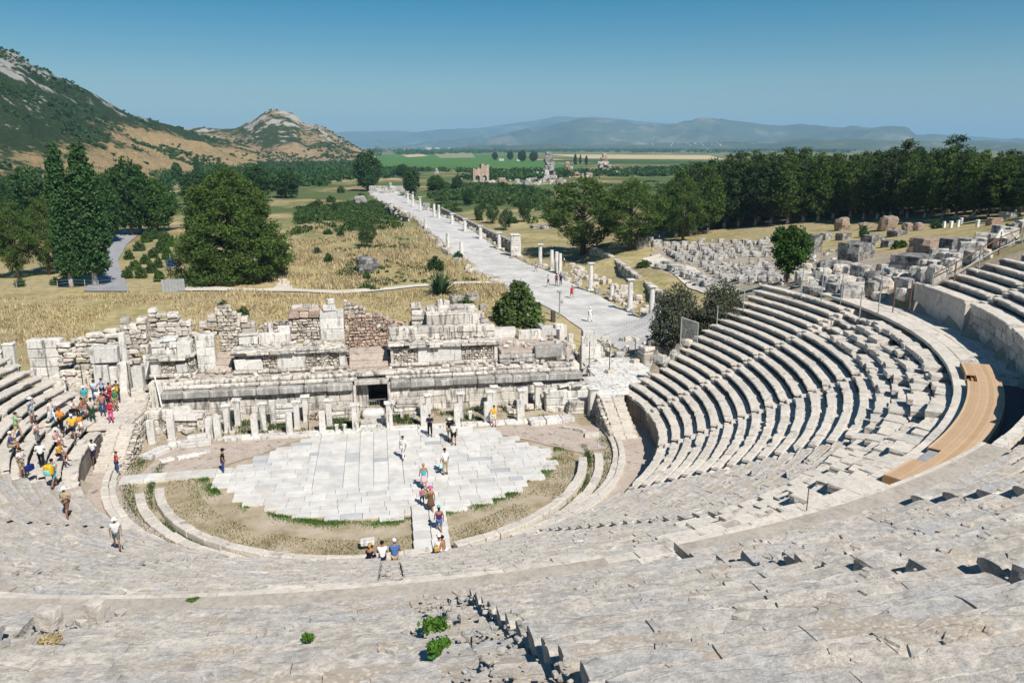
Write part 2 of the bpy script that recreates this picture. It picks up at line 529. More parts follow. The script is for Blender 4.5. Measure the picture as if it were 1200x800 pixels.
M['scrub'] = leaf('scrub_leaves', (0.04, 0.085, 0.022), (0.085, 0.14, 0.035))
M['dry'] = leaf('dry_grass', (0.46, 0.36, 0.19), (0.64, 0.54, 0.33), 0.3)
M['agave'] = leaf('agave_leaves', (0.04, 0.085, 0.04), (0.07, 0.13, 0.055), 0.1)
M['weed'] = leaf('green_weeds', (0.06, 0.15, 0.025), (0.12, 0.24, 0.04))
M['bark'] = stone('bark', (0.10, 0.07, 0.05), (0.15, 0.11, 0.08), stain_amt=0.3, scale=2, fine=12, bump=0.8)
M['limed'] = plain('limewashed_bark', (0.62, 0.60, 0.57), 0.9, 0.1, 0.2)

# hill sides: rock, straw and dark maquis
def hillmat(name, dark, mid, rock, bias=0.0, rocky=0.5, hk=0.20):
    t = NT(name, 1.0, 0.05)
    sx = t.n('ShaderNodeSeparateXYZ'); t.l(t.pos, sx.inputs[0])
    big = t.noise(0.006, 6, 0.65); med = t.noise(0.035, 5, 0.7); fin = t.noise(0.12, 4, 0.75)
    hgt = t.math('DIVIDE', sx.outputs[2], 100.0)
    s = t.math('ADD', t.math('MULTIPLY', big, 0.65), t.math('MULTIPLY', fin, 0.35))
    s = t.math('ADD', s, t.math('MULTIPLY', hgt, hk))
    c = t.mix(t.ramp(s, [(0.53 - bias, 0.0), (0.58 - bias, 1.0)]), mid, dark)
    c = t.mix(0.6, c, t.ramp(fin, [(0.3, 0.6), (0.7, 1.2)]), 'MULTIPLY')
    c = t.mix(0.8, c, t.ramp(t.noise(0.45, 5, 0.8), [(0.32, 0.45), (0.68, 1.3)]), 'MULTIPLY')
    rk = t.math('ADD', t.math('MULTIPLY', med, 0.7), t.math('MULTIPLY', hgt, 0.21))
    c = t.mix(t.ramp(rk, [(0.62 - rocky * 0.2, 0.0), (0.66 - rocky * 0.2, 0.85)]), c, rock)
    t.bump(fin, 0.9, 3.0)
    return t.done(c)
M['hill'] = hillmat('maquis_hill', (0.030, 0.050, 0.018), (0.34, 0.25, 0.13), (0.36, 0.34, 0.32), -0.045, 0.56, 0.42)
M['hill2'] = hillmat('dry_rocky_hill', (0.045, 0.065, 0.025), (0.34, 0.25, 0.145), (0.42, 0.38, 0.34), -0.02, 0.80)
t = NT('far_mountain', 1.0, 0.0)
c = t.ramp(t.noise(0.0022, 6, 0.7), [(0.35, (0.045, 0.06, 0.035)), (0.55, (0.09, 0.10, 0.055)), (0.68, (0.26, 0.21, 0.14))])
M['mountain'] = t.done(c)

# timber of the deck
t = NT('deck_timber', 0.6, 0.3)
sx = t.n('ShaderNodeSeparateXYZ'); t.l(t.pos, sx.inputs[0])
rr = t.math('SQRT', t.math('ADD', t.math('MULTIPLY', sx.outputs[0], sx.outputs[0]), t.math('MULTIPLY', sx.outputs[1], sx.outputs[1])))
fr = t.math('FRACT', t.math('MULTIPLY', rr, 6.5))
bd_ = t.math('FLOOR', t.math('MULTIPLY', rr, 6.5))
wn = t.n('ShaderNodeTexWhiteNoise', noise_dimensions='1D'); t.l(bd_, wn.inputs['W'])
c = t.mix(wn.outputs['Value'], (0.46, 0.30, 0.17), (0.60, 0.43, 0.28))
c = t.mix(0.5, c, t.ramp(t.noise(1.2, 4, 0.7), [(0.3, 0.8), (0.7, 1.1)]), 'MULTIPLY')
c = t.mix(t.ramp(fr, [(0.0, 1.0), (0.07, 0.0)]), c, (0.20, 0.11, 0.05))
M['deck'] = t.done(c)
M['deck_side'] = plain('deck_fascia', (0.42, 0.235, 0.09), 0.6, 0.3, 0.1)
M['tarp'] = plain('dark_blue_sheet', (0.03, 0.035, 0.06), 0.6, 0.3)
M['iron'] = plain('dark_iron', (0.07, 0.06, 0.055), 0.6, 0.4, 0.2)
M['galv'] = plain('galvanised_steel', (0.34, 0.35, 0.36), 0.5, 0.5, 0.1)
M['rust'] = plain('rusty_rail', (0.20, 0.11, 0.07), 0.8, 0.2, 0.2)
M['white'] = plain('white_paint', (0.78, 0.78, 0.76), 0.6, 0.3, 0.05)
M['red'] = plain('red_paint', (0.55, 0.03, 0.025), 0.6, 0.3, 0.05)
M['blue'] = plain('blue_sign', (0.02, 0.06, 0.32), 0.5, 0.3, 0.05)
M['void'] = plain('dark_interior', (0.015, 0.014, 0.013), 1.0, 0.0)
# ------------------------------------------------------------------ the lie of the land
Z_ORCH, R_WALL, Z_WALL = 0.0, 19.2, 1.7
N_LOW, TREAD, RISE = 19, 0.805, 0.405
R_DIAZ = R_WALL + N_LOW * TREAD            # 34.5
Z_DIAZ = Z_WALL + (N_LOW - 1) * RISE + 0.35
R_LIP, Z_LIP = 38.0, 11.3
SLOPE_UP = 0.503

def a_end_right(R):                          # where the wing of the lower tier stops (degrees)
    return 12.5 + (R - 19.2) * 0.2 if R > 19.2 else 12.5
A_LEFT = -194.0
A_UP_RIGHT = -6.5
def a_end_up(R): return -6.5 - max(0.0, R - 38.0) * 0.85

_cp = []
def _c(px, py, z):
    p = at_z(px, py, z); _cp.append((p[0], p[1], z))
for a in [(640, 360, 0), (657, 370, 0), (760, 376, 0), (717, 396, 0), (657, 325, 0), (620, 310, 0), (579, 289, 0), (530, 299, 0), (485, 254, 0), (472, 229, 0), (436, 229, 0), (556, 317, 0),
          (715, 330, 0.2), (745, 352, 0.2), (690, 312, 0.2), (708, 303, 2.3), (742, 325, 2.4), (778, 355, 2.6), (690, 290, 0.8), (640, 285, 0.4),
          (765, 300, 2.8), (800, 320, 3.0), (850, 345, 4.0), (830, 305, 3.6), (900, 312, 5.6), (930, 325, 7.0), (780, 285, 2.6), (860, 278, 4.2),
          (960, 332, 8.6), (1000, 340, 9.3), (985, 300, 7.6), (1040, 320, 9.3), (1060, 335, 10.4), (1070, 300, 10.0), (940, 282, 6.2), (1000, 265, 7.0), (920, 262, 5.4),
          (1130, 262, 10.0), (1100, 285, 10.6), (1150, 290, 12.3), (1190, 272, 13.4), (1250, 275, 15.0), (1300, 240, 15.0), (870, 350, 5.6), (840, 365, 4.2), (800, 390, 2.6), (770, 405, 1.2),
          (80, 332, 0.8), (20, 332, 0.8), (275, 327, 0.8), (330, 342, 0.9), (450, 345, 1.0), (560, 335, 0.6), (100, 372, 2.2), (200, 352, 2.6), (150, 362, 2.6), (300, 362, 2.1), (30, 370, 2.2),
          (430, 365, 1.6), (520, 352, 1.2), (430, 300, 1.4), (360, 260, 2.0), (440, 262, 1.5), (150, 282, 0.2), (350, 225, 1.0), (180, 310, 0.6), (560, 365, 1.2), (600, 375, 1.2)]:
    _c(*a)
for x, y, z in [(-40, 10, 3.0), (-30, 16, 3.2), (-45, 30, 2.4), (-60, 0, 6.0), (0, 17, 1.6), (-15, 18, 2.2), (12, 20, 1.4), (20, 20, 0.9), (24, 28, 0.1), (-80, 60, 0.8), (-120, 100, 0.5), (-60, 150, 0.3),
                (90, -60, 26), (60, -90, 30), (0, -110, 40), (-60, -90, 32), (-80, -40, 16), (110, 0, 18), (110, 60, 13), (160, 80, 14), (110, 130, 8.0), (70, 170, 3), (150, 180, 6), (60, 120, 1.0), (25, 200, 0), (60, 220, 0.5), (150, 250, 2), (-20, 250, 0), (-150, 200, 0.3)]:
    _cp.append((x, y, z))
for px, py in [(693, 301), (708, 308), (727, 322), (745, 337), (765, 353), (782, 366)]:
    p = at_z(px, py, 0.2)
    _cp += [(p[0] - 1.6, p[1] - 0.8, 0.15), (p[0] + 1.2, p[1] + 0.6, 2.3), (p[0] + 5, p[1] + 2.0, 2.7)]
_cp = np.array(_cp)
def _phi(r): return r * r * np.log(r + 1e-6)
_n = len(_cp)
_A = np.zeros((_n + 3, _n + 3))
_d = np.linalg.norm(_cp[:, None, :2] - _cp[None, :, :2], axis=2)
_A[:_n, :_n] = _phi(_d) + np.eye(_n) * 3.0
_A[:_n, _n] = 1; _A[:_n, _n + 1:] = _cp[:, :2]
_A[_n, :_n] = 1; _A[_n + 1:, :_n] = _cp[:, :2].T
_w = np.linalg.solve(_A, np.concatenate([_cp[:, 2], [0, 0, 0]]))
def tps(x, y):
    x = np.asarray(x, float).ravel(); y = np.asarray(y, float).ravel()
    out = np.zeros(len(x))
    for s in range(0, len(x), 4000):
        xx, yy = x[s:s + 4000], y[s:s + 4000]
        d = np.hypot(xx[:, None] - _cp[None, :, 0], yy[:, None] - _cp[None, :, 1])
        out[s:s + 4000] = _phi(d) @ _w[:_n] + _w[_n] + _w[_n + 1] * xx + _w[_n + 2] * yy
    return out

def base_z(R):
    """earth under the seats"""
    z = np.where(R < R_DIAZ + 0.2, Z_WALL + (R - R_WALL) * RISE / TREAD - 0.85, Z_DIAZ - 0.12)
    return np.where(R > R_LIP - 0.1, Z_LIP + (R - R_LIP) * SLOPE_UP - 0.9, z)

TERR_R = [(16.6, 1.9), (18.1, 1.8), (19.2, 4.7), (23.4, 6.0), (25.6, 8.3), (24.8, 13.0), (20.9, 13.1), (18.1, 11.5), (16.6, 5.2)]
TERR_L = [(-17.4, 1.6), (-20.0, 1.5), (-24.5, 7.0), (-27.5, 11.0), (-26.0, 14.5), (-22.0, 13.5), (-18.0, 9.0), (-17.2, 5.0)]
Z_TERR = 1.95
def inpoly(px, py, poly):
    c = False; j = len(poly) - 1
    for i in range(len(poly)):
        xi, yi = poly[i]; xj, yj = poly[j]
        if (yi > py) != (yj > py) and px < (xj - xi) * (py - yi) / (yj - yi) + xi: c = not c
        j = i
    return c
def in_many(x, y, poly, grow=1.0):
    cx = sum(p[0] for p in poly) / len(poly); cy = sum(p[1] for p in poly) / len(poly)
    c = np.zeros(x.shape, bool); j = len(poly) - 1
    P = [(cx + (p[0] - cx) * grow, cy + (p[1] - cy) * grow) for p in poly]
    for i in range(len(P)):
        xi, yi = P[i]; xj, yj = P[j]
        c ^= ((yi > y) != (yj > y)) & (x < (xj - xi) * (y - yi) / (yj - yi + 1e-9) + xi); j = i
    return c

def ground_z(x, y):
    sh = np.shape(x)
    x = np.asarray(x, float).ravel(); y = np.asarray(y, float).ravel()
    R = np.hypot(x, y); a = np.degrees(np.arctan2(y, x)); a = np.where(a > 90, a - 360, a)
    far = np.hypot(x, y)
    w = 1 - sstep(170, 420, far)
    t = np.where(far < 430, tps(x, y), 0.0)
    t = np.clip(t, -0.2, 45) * w
    # the stage and the orchestra are level
    flat = (1 - sstep(14.0, 17.5, y)) * (1 - sstep(18.5, 22.0, np.abs(x))) * (y > -25)
    t = t * (1 - flat)
    ar = np.where(R > R_LIP - 0.2, -6.5 - np.maximum(0, R - 38.0) * 0.85, np.where(R > R_DIAZ, 2.0, 12.5 + (R - 19.2) * 0.2))
    incav = (R > R_WALL + 0.4) & (a < ar - 1.0) & (a > A_LEFT + 1.5)
    lim = base_z(np.clip(R, R_WALL, 60))
    out = np.where(incav & (R < 58), lim, t)
    out = np.where((R < R_WALL + 0.4) & (y < 3), -0.12, out)
    ter = in_many(x, y, TERR_R, 1.12) | in_many(x, y, TERR_L, 1.15)
    out = np.where(ter, np.minimum(out, Z_TERR - 0.35), out)
    return out.reshape(sh)

def gz(x, y): return float(ground_z(np.array([x]), np.array([y]))[0])

def _axis(lo, hi, step, far_lo, far_hi, g=1.09):
    c = list(np.arange(lo, hi + 1e-6, step))
    s, v = step, hi
    while v < far_hi: s *= g; v += s; c.append(v)
    s, v = step, lo
    pre = []
    while v > far_lo: s *= g; v -= s; pre.append(v)
    return np.array(pre[::-1] + c)
gx = _axis(-75, 105, 1.0, -14000, 14000)
gy = _axis(-66, 175, 1.0, -400, 20000)
GX, GY = np.meshgrid(gx, gy)
GZ = ground_z(GX, GY)
_far = np.hypot(GX, GY)
_R = np.hypot(GX, GY)
_wild = ((GY > 18) | (_R > 60)) & (np.abs(GX - 27 + 0.08 * (GY - 40)) > 9)
_ns = np.zeros_like(GZ)
for i in range(GZ.shape[0]):
    for j in range(GZ.shape[1]):
        if _wild[i, j] and _far[i, j] < 420:
            _ns[i, j] = 0.35 * fbm(GX[i, j] * 0.09, GY[i, j] * 0.09, 0, 3)
GZ = GZ + _ns
nx, ny = len(gx), len(gy)
g = MB()
idx = np.arange(nx * ny).reshape(ny, nx)
q = np.stack([idx[:-1, :-1], idx[:-1, 1:], idx[1:, 1:], idx[1:, :-1]], -1).reshape(-1, 4)
g.v = [np.stack([GX.ravel(), GY.ravel(), GZ.ravel()], 1)]; g.f = q.tolist(); g.m = [0] * len(q)
on_px = at_z
# earth under the seats instead of straw
_cx = (GX[:-1, :-1] + GX[1:, 1:]) / 2; _cy = (GY[:-1, :-1] + GY[1:, 1:]) / 2
_cr = np.hypot(_cx, _cy); _ca = np.degrees(np.arctan2(_cy, _cx)); _ca = np.where(_ca > 90, _ca - 360, _ca)
_ae = np.where(_cr > R_LIP - .5, -6.5 - np.maximum(0, _cr - 38.0) * .85, np.where(_cr > R_DIAZ, 2.0, 12.5 + (_cr - 19.2) * .2))
_poly = [on_px(*q) for q in [(752, 303, 3), (785, 284, 3), (905, 279, 5.5), (960, 292, 7.4), (1010, 296, 8), (1082, 300, 10.5), (1100, 320, 11), (1085, 345, 10.5), (1000, 345, 9.4), (930, 345, 8), (872, 352, 5.6), (830, 338, 3.6)]]
def _inp(x, y):
    c = np.zeros(x.shape, bool); j = len(_poly) - 1
    for i in range(len(_poly)):
        xi, yi = _poly[i][:2]; xj, yj = _poly[j][:2]
        c ^= ((yi > y) != (yj > y)) & (x < (xj - xi) * (y - yi) / (yj - yi + 1e-9) + xi); j = i
    return c
_mi = _inp(_cx, _cy) | ((_cr < 60) & (_ca < _ae + .5) & (_ca > -196)) | ((np.abs(_cx) < 24) & (_cy < 15.5) & (_cy > -20))
g.m = _mi.ravel().astype(int).tolist()
tag(g.build('ground', [M['ground'], M['earth']], smooth=True), kind='structure')

def gzn(x, y):
    """height of the ground sheet as built, its small relief included"""
    i = np.clip(np.searchsorted(gy, y) - 1, 0, ny - 2); j = np.clip(np.searchsorted(gx, x) - 1, 0, nx - 2)
    u = (x - gx[j]) / (gx[j + 1] - gx[j]); v = (y - gy[i]) / (gy[i + 1] - gy[i])
    return float((GZ[i, j] * (1 - u) + GZ[i, j + 1] * u) * (1 - v) + (GZ[i + 1, j] * (1 - u) + GZ[i + 1, j + 1] * u) * v)

def on_ground(px, py):
    """where the pixel's ray meets the ground sheet"""
    r = ray(px, py); t0 = 8.0
    prev = None
    for k in range(4000):
        p = _C + r * t0
        if p[2] < gzn(p[0], p[1]):
            lo, hi = prev, t0
            for _ in range(20):
                m = (lo + hi) / 2; p = _C + r * m
                if p[2] < gzn(p[0], p[1]): hi = m
                else: lo = m
            return _C + r * hi
        prev = t0
        t0 *= 1.006
    return _C + r * t0

def sheet(name, pts, mat, dz=0.03, sub=1):
    """a polygon laid on the land, following its relief"""
    m = MB()
    n = len(pts)
    cpt = np.mean(np.array(pts), axis=0)
    m.add([(p[0], p[1], p[2] + dz) for p in pts], [list(range(n))])
    return tag(m.build(name, mat), kind='structure')

def ribbon(name, left, right, mat, dz=0.04, step=1.0, z=None, wob=0.0):
    """a strip between two polylines, draped on the ground"""
    L = np.array(left, float); Rr = np.array(right, float)
    n = max(2, int(max(np.linalg.norm(np.diff(L[:, :2], axis=0), axis=1).sum(), 1) / step))
    def res(P):
        s = np.concatenate([[0], np.cumsum(np.linalg.norm(np.diff(P[:, :2], axis=0), axis=1))])
        u = np.linspace(0, s[-1], n + 1)
        return np.stack([np.interp(u, s, P[:, 0]), np.interp(u, s, P[:, 1])], 1)
    L, Rr = res(L), res(Rr)
    nv = 8
    V = []; Fq = []
    for i in range(n + 1):
        for k in range(nv + 1):
            p = L[i] + (Rr[i] - L[i]) * k / nv
            if k in (0, nv) and wob: p = p + (Rr[i] - L[i]) / np.linalg.norm(Rr[i] - L[i]) * wob * fbm(p[0] * .4, p[1] * .4, 2, 2)
            V.append((p[0], p[1], (gzn(p[0], p[1]) if z is None else z) + dz))
    for i in range(n):
        for k in range(nv):
            a = i * (nv + 1) + k
            Fq.append([a, a + 1, a + nv + 2, a + nv + 1])
    m = MB(); m.add(V, Fq)
    return tag(m.build(name, mat, smooth=True), kind='structure')

# the marble street running to the old harbour
sl = [at_z(*p, 0) for p in [(752, 432), (700, 400), (657, 368), (610, 345), (579, 329), (556, 317), (530, 299), (504, 276), (485, 254), (455, 239), (436, 229), (428, 222)]]
sr = [at_z(*p, 0) for p in [(800, 418), (785, 395), (760, 376), (705, 348), (657, 325), (620, 310), (579, 289), (540, 267), (505, 247), (485, 236), (472, 229), (462, 222)]]
ribbon('street', sl, sr, M['street'], dz=0.10, step=2.0)
# dirt path across the field, and the tarmac car park behind the poplars
tl = [on_ground(*p) for p in [(206, 342), (300, 342), (330, 342), (400, 345), (450, 341), (500, 336), (560, 333), (590, 332)]]
tr = [on_ground(*p) for p in [(206, 336), (300, 339), (330, 338), (400, 341), (450, 338), (500, 333), (560, 330.5), (590, 330)]]
ribbon('path', tl, tr, M['track'], dz=0.14, step=1.5, wob=0.5)
tl = [on_ground(*p) for p in [(318, 341), (327, 331), (322, 322), (318, 312)]]
tr = [on_ground(*p) for p in [(345, 340), (338, 330), (331, 322), (327, 312)]]
ribbon('path', tl, tr, M['track'], dz=0.13, step=1.0, wob=0.4)
tl = [on_ground(*p) for p in [(98, 342), (120, 306), (124, 280), (130, 271)]]
tr = [on_ground(*p) for p in [(152, 342), (138, 306), (148, 288), (166, 270)]]
ribbon('road', tl, tr, M['tarmac'], dz=0.14, step=2.0)
tl = [on_ground(*p) for p in [(752, 304), (790, 322), (850, 350)]]
tr = [on_ground(*p) for p in [(772, 298), (815, 315), (868, 340)]]
ribbon('path', tl, tr, M['track'], dz=0.12, step=1.0, wob=0.5)

# fields of the plain
def zf(poly, z=0.2): return [at_z(*p, z) for p in poly]
sheet('field', zf([(330, 197), (270, 193.5), (330, 187), (395, 185.5), (450, 181), (560, 180), (600, 184), (640, 189), (690, 198), (620, 199.5), (560, 199), (450, 196.5)]), M['crop'], 0.1)
sheet('field', zf([(505, 179), (552, 178), (557, 185), (516, 185.5)], 0.4), M['orchard'], 0.2)
sheet('field', zf([(640, 181), (830, 182), (850, 187), (690, 186)]), M['straw'], 0.1)
sheet('field', zf([(185, 206), (215, 191), (290, 187), (420, 181.5), (432, 184.5), (330, 187.5), (262, 194), (205, 207)]), M['straw'], 0.1)
sheet('field', zf([(470, 181.5), (495, 181), (502, 183), (478, 184.5)], 0.4), M['straw'], 0.2)
sheet('field', zf([(640, 188), (690, 187), (850, 189), (850, 192), (700, 191)]), M['crop2'], 0.1)

# ------------------------------------------------------------------ hills and far mountains
def ridge(name, crest, front, back, mat, nu, nv, amp, freq, foot=-3.0, prof=1.35, rough=0.5):
    P = np.array([at_d(px, py, d) for px, py, d in crest])
    s = np.concatenate([[0], np.cumsum(np.linalg.norm(np.diff(P[:, :2], axis=0), axis=1))])
    u = np.linspace(0, s[-1], nu)
    X = np.interp(u, s, P[:, 0]); Y = np.interp(u, s, P[:, 1]); Z = np.interp(u, s, P[:, 2])
    V = []
    for i in range(nu):
        dx, dy = X[i], Y[i] + CAM_D
        ln = math.hypot(dx, dy); dx /= ln; dy /= ln
        for j in range(nv):
            v = -1 + 2 * j / (nv - 1)
            w = v * (front if v < 0 else back)
            x, y = X[i] + dx * w, Y[i] + dy * w
            n = fbm(x * freq, y * freq, 1.0, 6, 2.1, rough)
            n2 = abs(fbm(x * freq * 0.6 + 9, y * freq * 0.6, 4.0, 4))
            k = (1 - abs(v)) ** prof
            z = foot + (Z[i] - foot) * k + amp * (n - 0.9 * n2 + 0.12) * min(1.0, 3.5 * k) * (0.35 + 0.65 * min(1, abs(v) * 3))
            V.append((x, y, z))
    Fq = [[i * nv + j, i * nv + j + 1, (i + 1) * nv + j + 1, (i + 1) * nv + j][::-1] for i in range(nu - 1) for j in range(nv - 1)]
    m = MB(); m.add(V, Fq)
    o = m.build(name, mat, smooth=True)
    tag(o, kind='structure')
    return np.array(V).reshape(nu, nv, 3)

HILL1 = ridge('hill', [(-700, 0, 700), (-400, -20, 740), (-200, 5, 780), (-60, 35, 820), (0, 54, 850), (22, 63, 860), (40, 78, 870), (70, 92, 890), (100, 106, 910), (150, 130, 950), (200, 147, 1000), (245, 160, 1050), (300, 176, 1100)],
              430, 500, M['hill'], 200, 110, 20, 0.011)
HILL2 = ridge('hill', [(120, 170, 1450), (190, 154, 1400), (240, 150, 1380), (275, 149, 1360), (296, 140, 1350), (308, 131, 1345), (318, 128, 1340), (330, 129.5, 1340), (345, 134, 1335), (358, 146, 1330), (372, 146, 1330), (384, 152, 1325), (402, 164, 1320), (420, 174, 1320), (440, 182, 1320)],
              330, 500, M['hill2'], 150, 80, 16, 0.014)
ridge('mountain', [(330, 166, 12500), (390, 157, 12500), (430, 154, 12500), (500, 151, 12500), (560, 150, 12500), (600, 144, 12500), (640, 138.5, 12500), (700, 135, 12500), (740, 138, 12500), (800, 145, 12500), (900, 149, 12500), (1000, 155, 12500), (1100, 158, 12500), (1200, 164, 12500), (1400, 168, 12500)],
      3000, 3000, M['mountain'], 240, 50, 230, 0.0009)
ridge('mountain', [(440, 176, 8500), (500, 172, 8500), (545, 165, 8500), (590, 160, 8500), (630, 151, 8500), (665, 143, 8500), (690, 137.5, 8500), (712, 139, 8500), (745, 143.5, 8500), (800, 142, 8500), (850, 142, 8500), (920, 147, 8500), (1000, 152, 8500), (1060, 155, 8500), (1095, 158, 8500), (1125, 165, 8500), (1200, 169, 8500), (1350, 171, 8500), (1600, 165, 8500)],
      2400, 2400, M['mountain'], 300, 70, 260, 0.0013)
ridge('mountain', [(480, 178, 5200), (530, 174, 5200), (580, 171, 5200), (650, 169, 5200), (700, 171, 5200), (760, 172, 5200), (850, 168, 5200), (930, 164, 5200), (1020, 163, 5200), (1100, 166, 5200), (1250, 170, 5200), (1450, 174, 5200)],
      900, 1500, M['mountain'], 200, 40, 70, 0.0026)

# ------------------------------------------------------------------ the air over the plain
hz = bpy.data.materials.new('haze_air'); hz.use_nodes = True
hn = hz.node_tree; hn.nodes.clear()
ho = hn.nodes.new('ShaderNodeOutputMaterial'); hp = hn.nodes.new('ShaderNodeVolumePrincipled')
hp.inputs['Color'].default_value = (0.38, 0.68, 1.0, 1)
hp.inputs['Density'].default_value = HAZE = 1.05e-4
hn.links.new(hp.outputs[0], ho.inputs['Volume'])
m = MB()
v = [(x, y, z) for x in (-16000, 16000) for y in (-420, 20500) for z in (-4.5, 640)]
m.add(v, [[0, 1, 3, 2], [4, 6, 7, 5], [0, 4, 5, 1], [2, 3, 7, 6], [0, 2, 6, 4], [1, 5, 7, 3]])
tag(m.build('haze', hz), kind='stuff')
# ------------------------------------------------------------------ the seating of the theatre
PROF = [(0.34, -0.46), (0.34, -0.19), (0.30, -0.15), (0.0, -0.125), (0.0, -0.02), (0.03, 0.0), (0.40, -0.004), (0.43, -0.035), (0.83, -0.035), (0.83, -0.46)]
PROF_FINE = [(0.17, -0.46), (0.15, -0.24), (0.05, -0.15), (0.0, -0.09), (0.004, -0.025), (0.03, 0.0), (0.14, 0.002), (0.26, 0.0), (0.38, -0.004), (0.44, -0.035), (0.55, -0.04), (0.67, -0.035), (0.83, -0.035), (0.83, -0.46)]

def seat_blocks(mb, R, z, a0, a1, prof, rnd, blen=(1.1, 1.9), seg=0.5, rough=0.02, jz=0.012, jr=0.015, miss=0.0, chip=0.25, rise=0.46):
    """one row: blocks laid end to end along the arc from a0 to a1 (degrees, a0 < a1)"""
    a = a0
    pr = np.array(prof)
    np_ = len(pr)
    while a < a1 - 0.15:
        L = rnd.uniform(*blen)
        da = min(math.degrees(L / R), a1 - a)
        if a1 - (a + da) < math.degrees(0.5 / R): da = a1 - a
        g = math.degrees(rnd.uniform(0.003, 0.018 if seg > .2 else .008) / R)
        if rnd.random() < miss:
            a += da; continue
        n = max(2, int(da * math.pi / 180 * R / seg))
        dz = rnd.uniform(-jz, jz * 0.6); dr = rnd.uniform(-jr, jr); tl = rnd.uniform(-jz, jz) * 1.2
        so = rnd.uniform(0, 50)
        V = []
        for i in range(n + 1):
            f = i / n
            t = math.radians(a + g + (da - 2 * g) * f)
            ct, st = math.cos(t), math.sin(t)
            e = min(f, 1 - f) * da * math.pi / 180 * R            # distance to the end of the block
            for k in range(np_):
                r = R + dr + pr[k, 0]; zz = z + dz + tl * (f - 0.5) + pr[k, 1]
                if rough and 0 < k < np_ - 1:
                    nn = mnoise.noise(Vector((r * ct * 1.6 + so, r * st * 1.6, k * 0.15)))
                    n2 = mnoise.noise(Vector((r * ct * 5 + so, r * st * 5, k * 0.4)))
                    d = rough * (nn + 0.5 * n2)
                    if k < 6:
                        r += abs(d) * 1.6 + (max(0, nn - 0.25) * chip if k in (3, 4, 5) else 0)
                        if k in (4, 5): zz -= max(0, nn - 0.25) * chip * 0.9
                    zz += d if k > 3 else 0
                    if e < 0.06 and k in (3, 4, 5): zz -= rough * 1.2 * abs(n2) + 0.01
                V.append((r * ct, r * st, zz))
        Fq = []
        for i in range(n):
            for k in range(np_):
                k2 = (k + 1) % np_
                Fq.append([i * np_ + k, i * np_ + k2, (i + 1) * np_ + k2, (i + 1) * np_ + k])
        Fq.append(list(range(np_))[::-1])
        Fq.append([n * np_ + k for k in range(np_)])
        mb.add(V, Fq)
        a += da

def stairs(name, ac, Rs, z0, n, tread, rise, width, label, group, mat, rough=0.02, rnd=None, wide_top=0.0):
    """a radial flight: two steps to every row of seats"""
    rnd = rnd or random.Random(int(abs(ac) * 10))
    t = math.radians(ac)
    er = np.array([math.cos(t), math.sin(t), 0]); et = np.array([-math.sin(t), math.cos(t), 0])
    root = empty(name, (Rs * er[0], Rs * er[1], z0 - rise), 0, label, 'stairs', group)
    mb = MB()
    for i in range(n * 2):
        r = Rs + (i + 0.5) * tread / 2
        zt = z0 + (i // 2) * rise - rise + (i % 2 + 1) * rise / 2 + rnd.uniform(-0.03, 0.02)
        w = width + rnd.uniform(-0.06, 0.06)
        c = er * (r + 0.05) + np.array([0, 0, zt - 0.3]) - np.array(root.location)
        k = 2 if width > 1.1 else 1
        for q in range(k):
            cc = c + et * ((q - (k - 1) / 2) * w / k)
            mb.box(cc, (tread / 2 + 0.10, w / k - 0.01, 0.6), t, 0.03, 0.022, rnd=rnd, tilt=(rnd.uniform(-.02, .02), rnd.uniform(-.03, .03)))
    mb.build('step', mat, root)
    return root

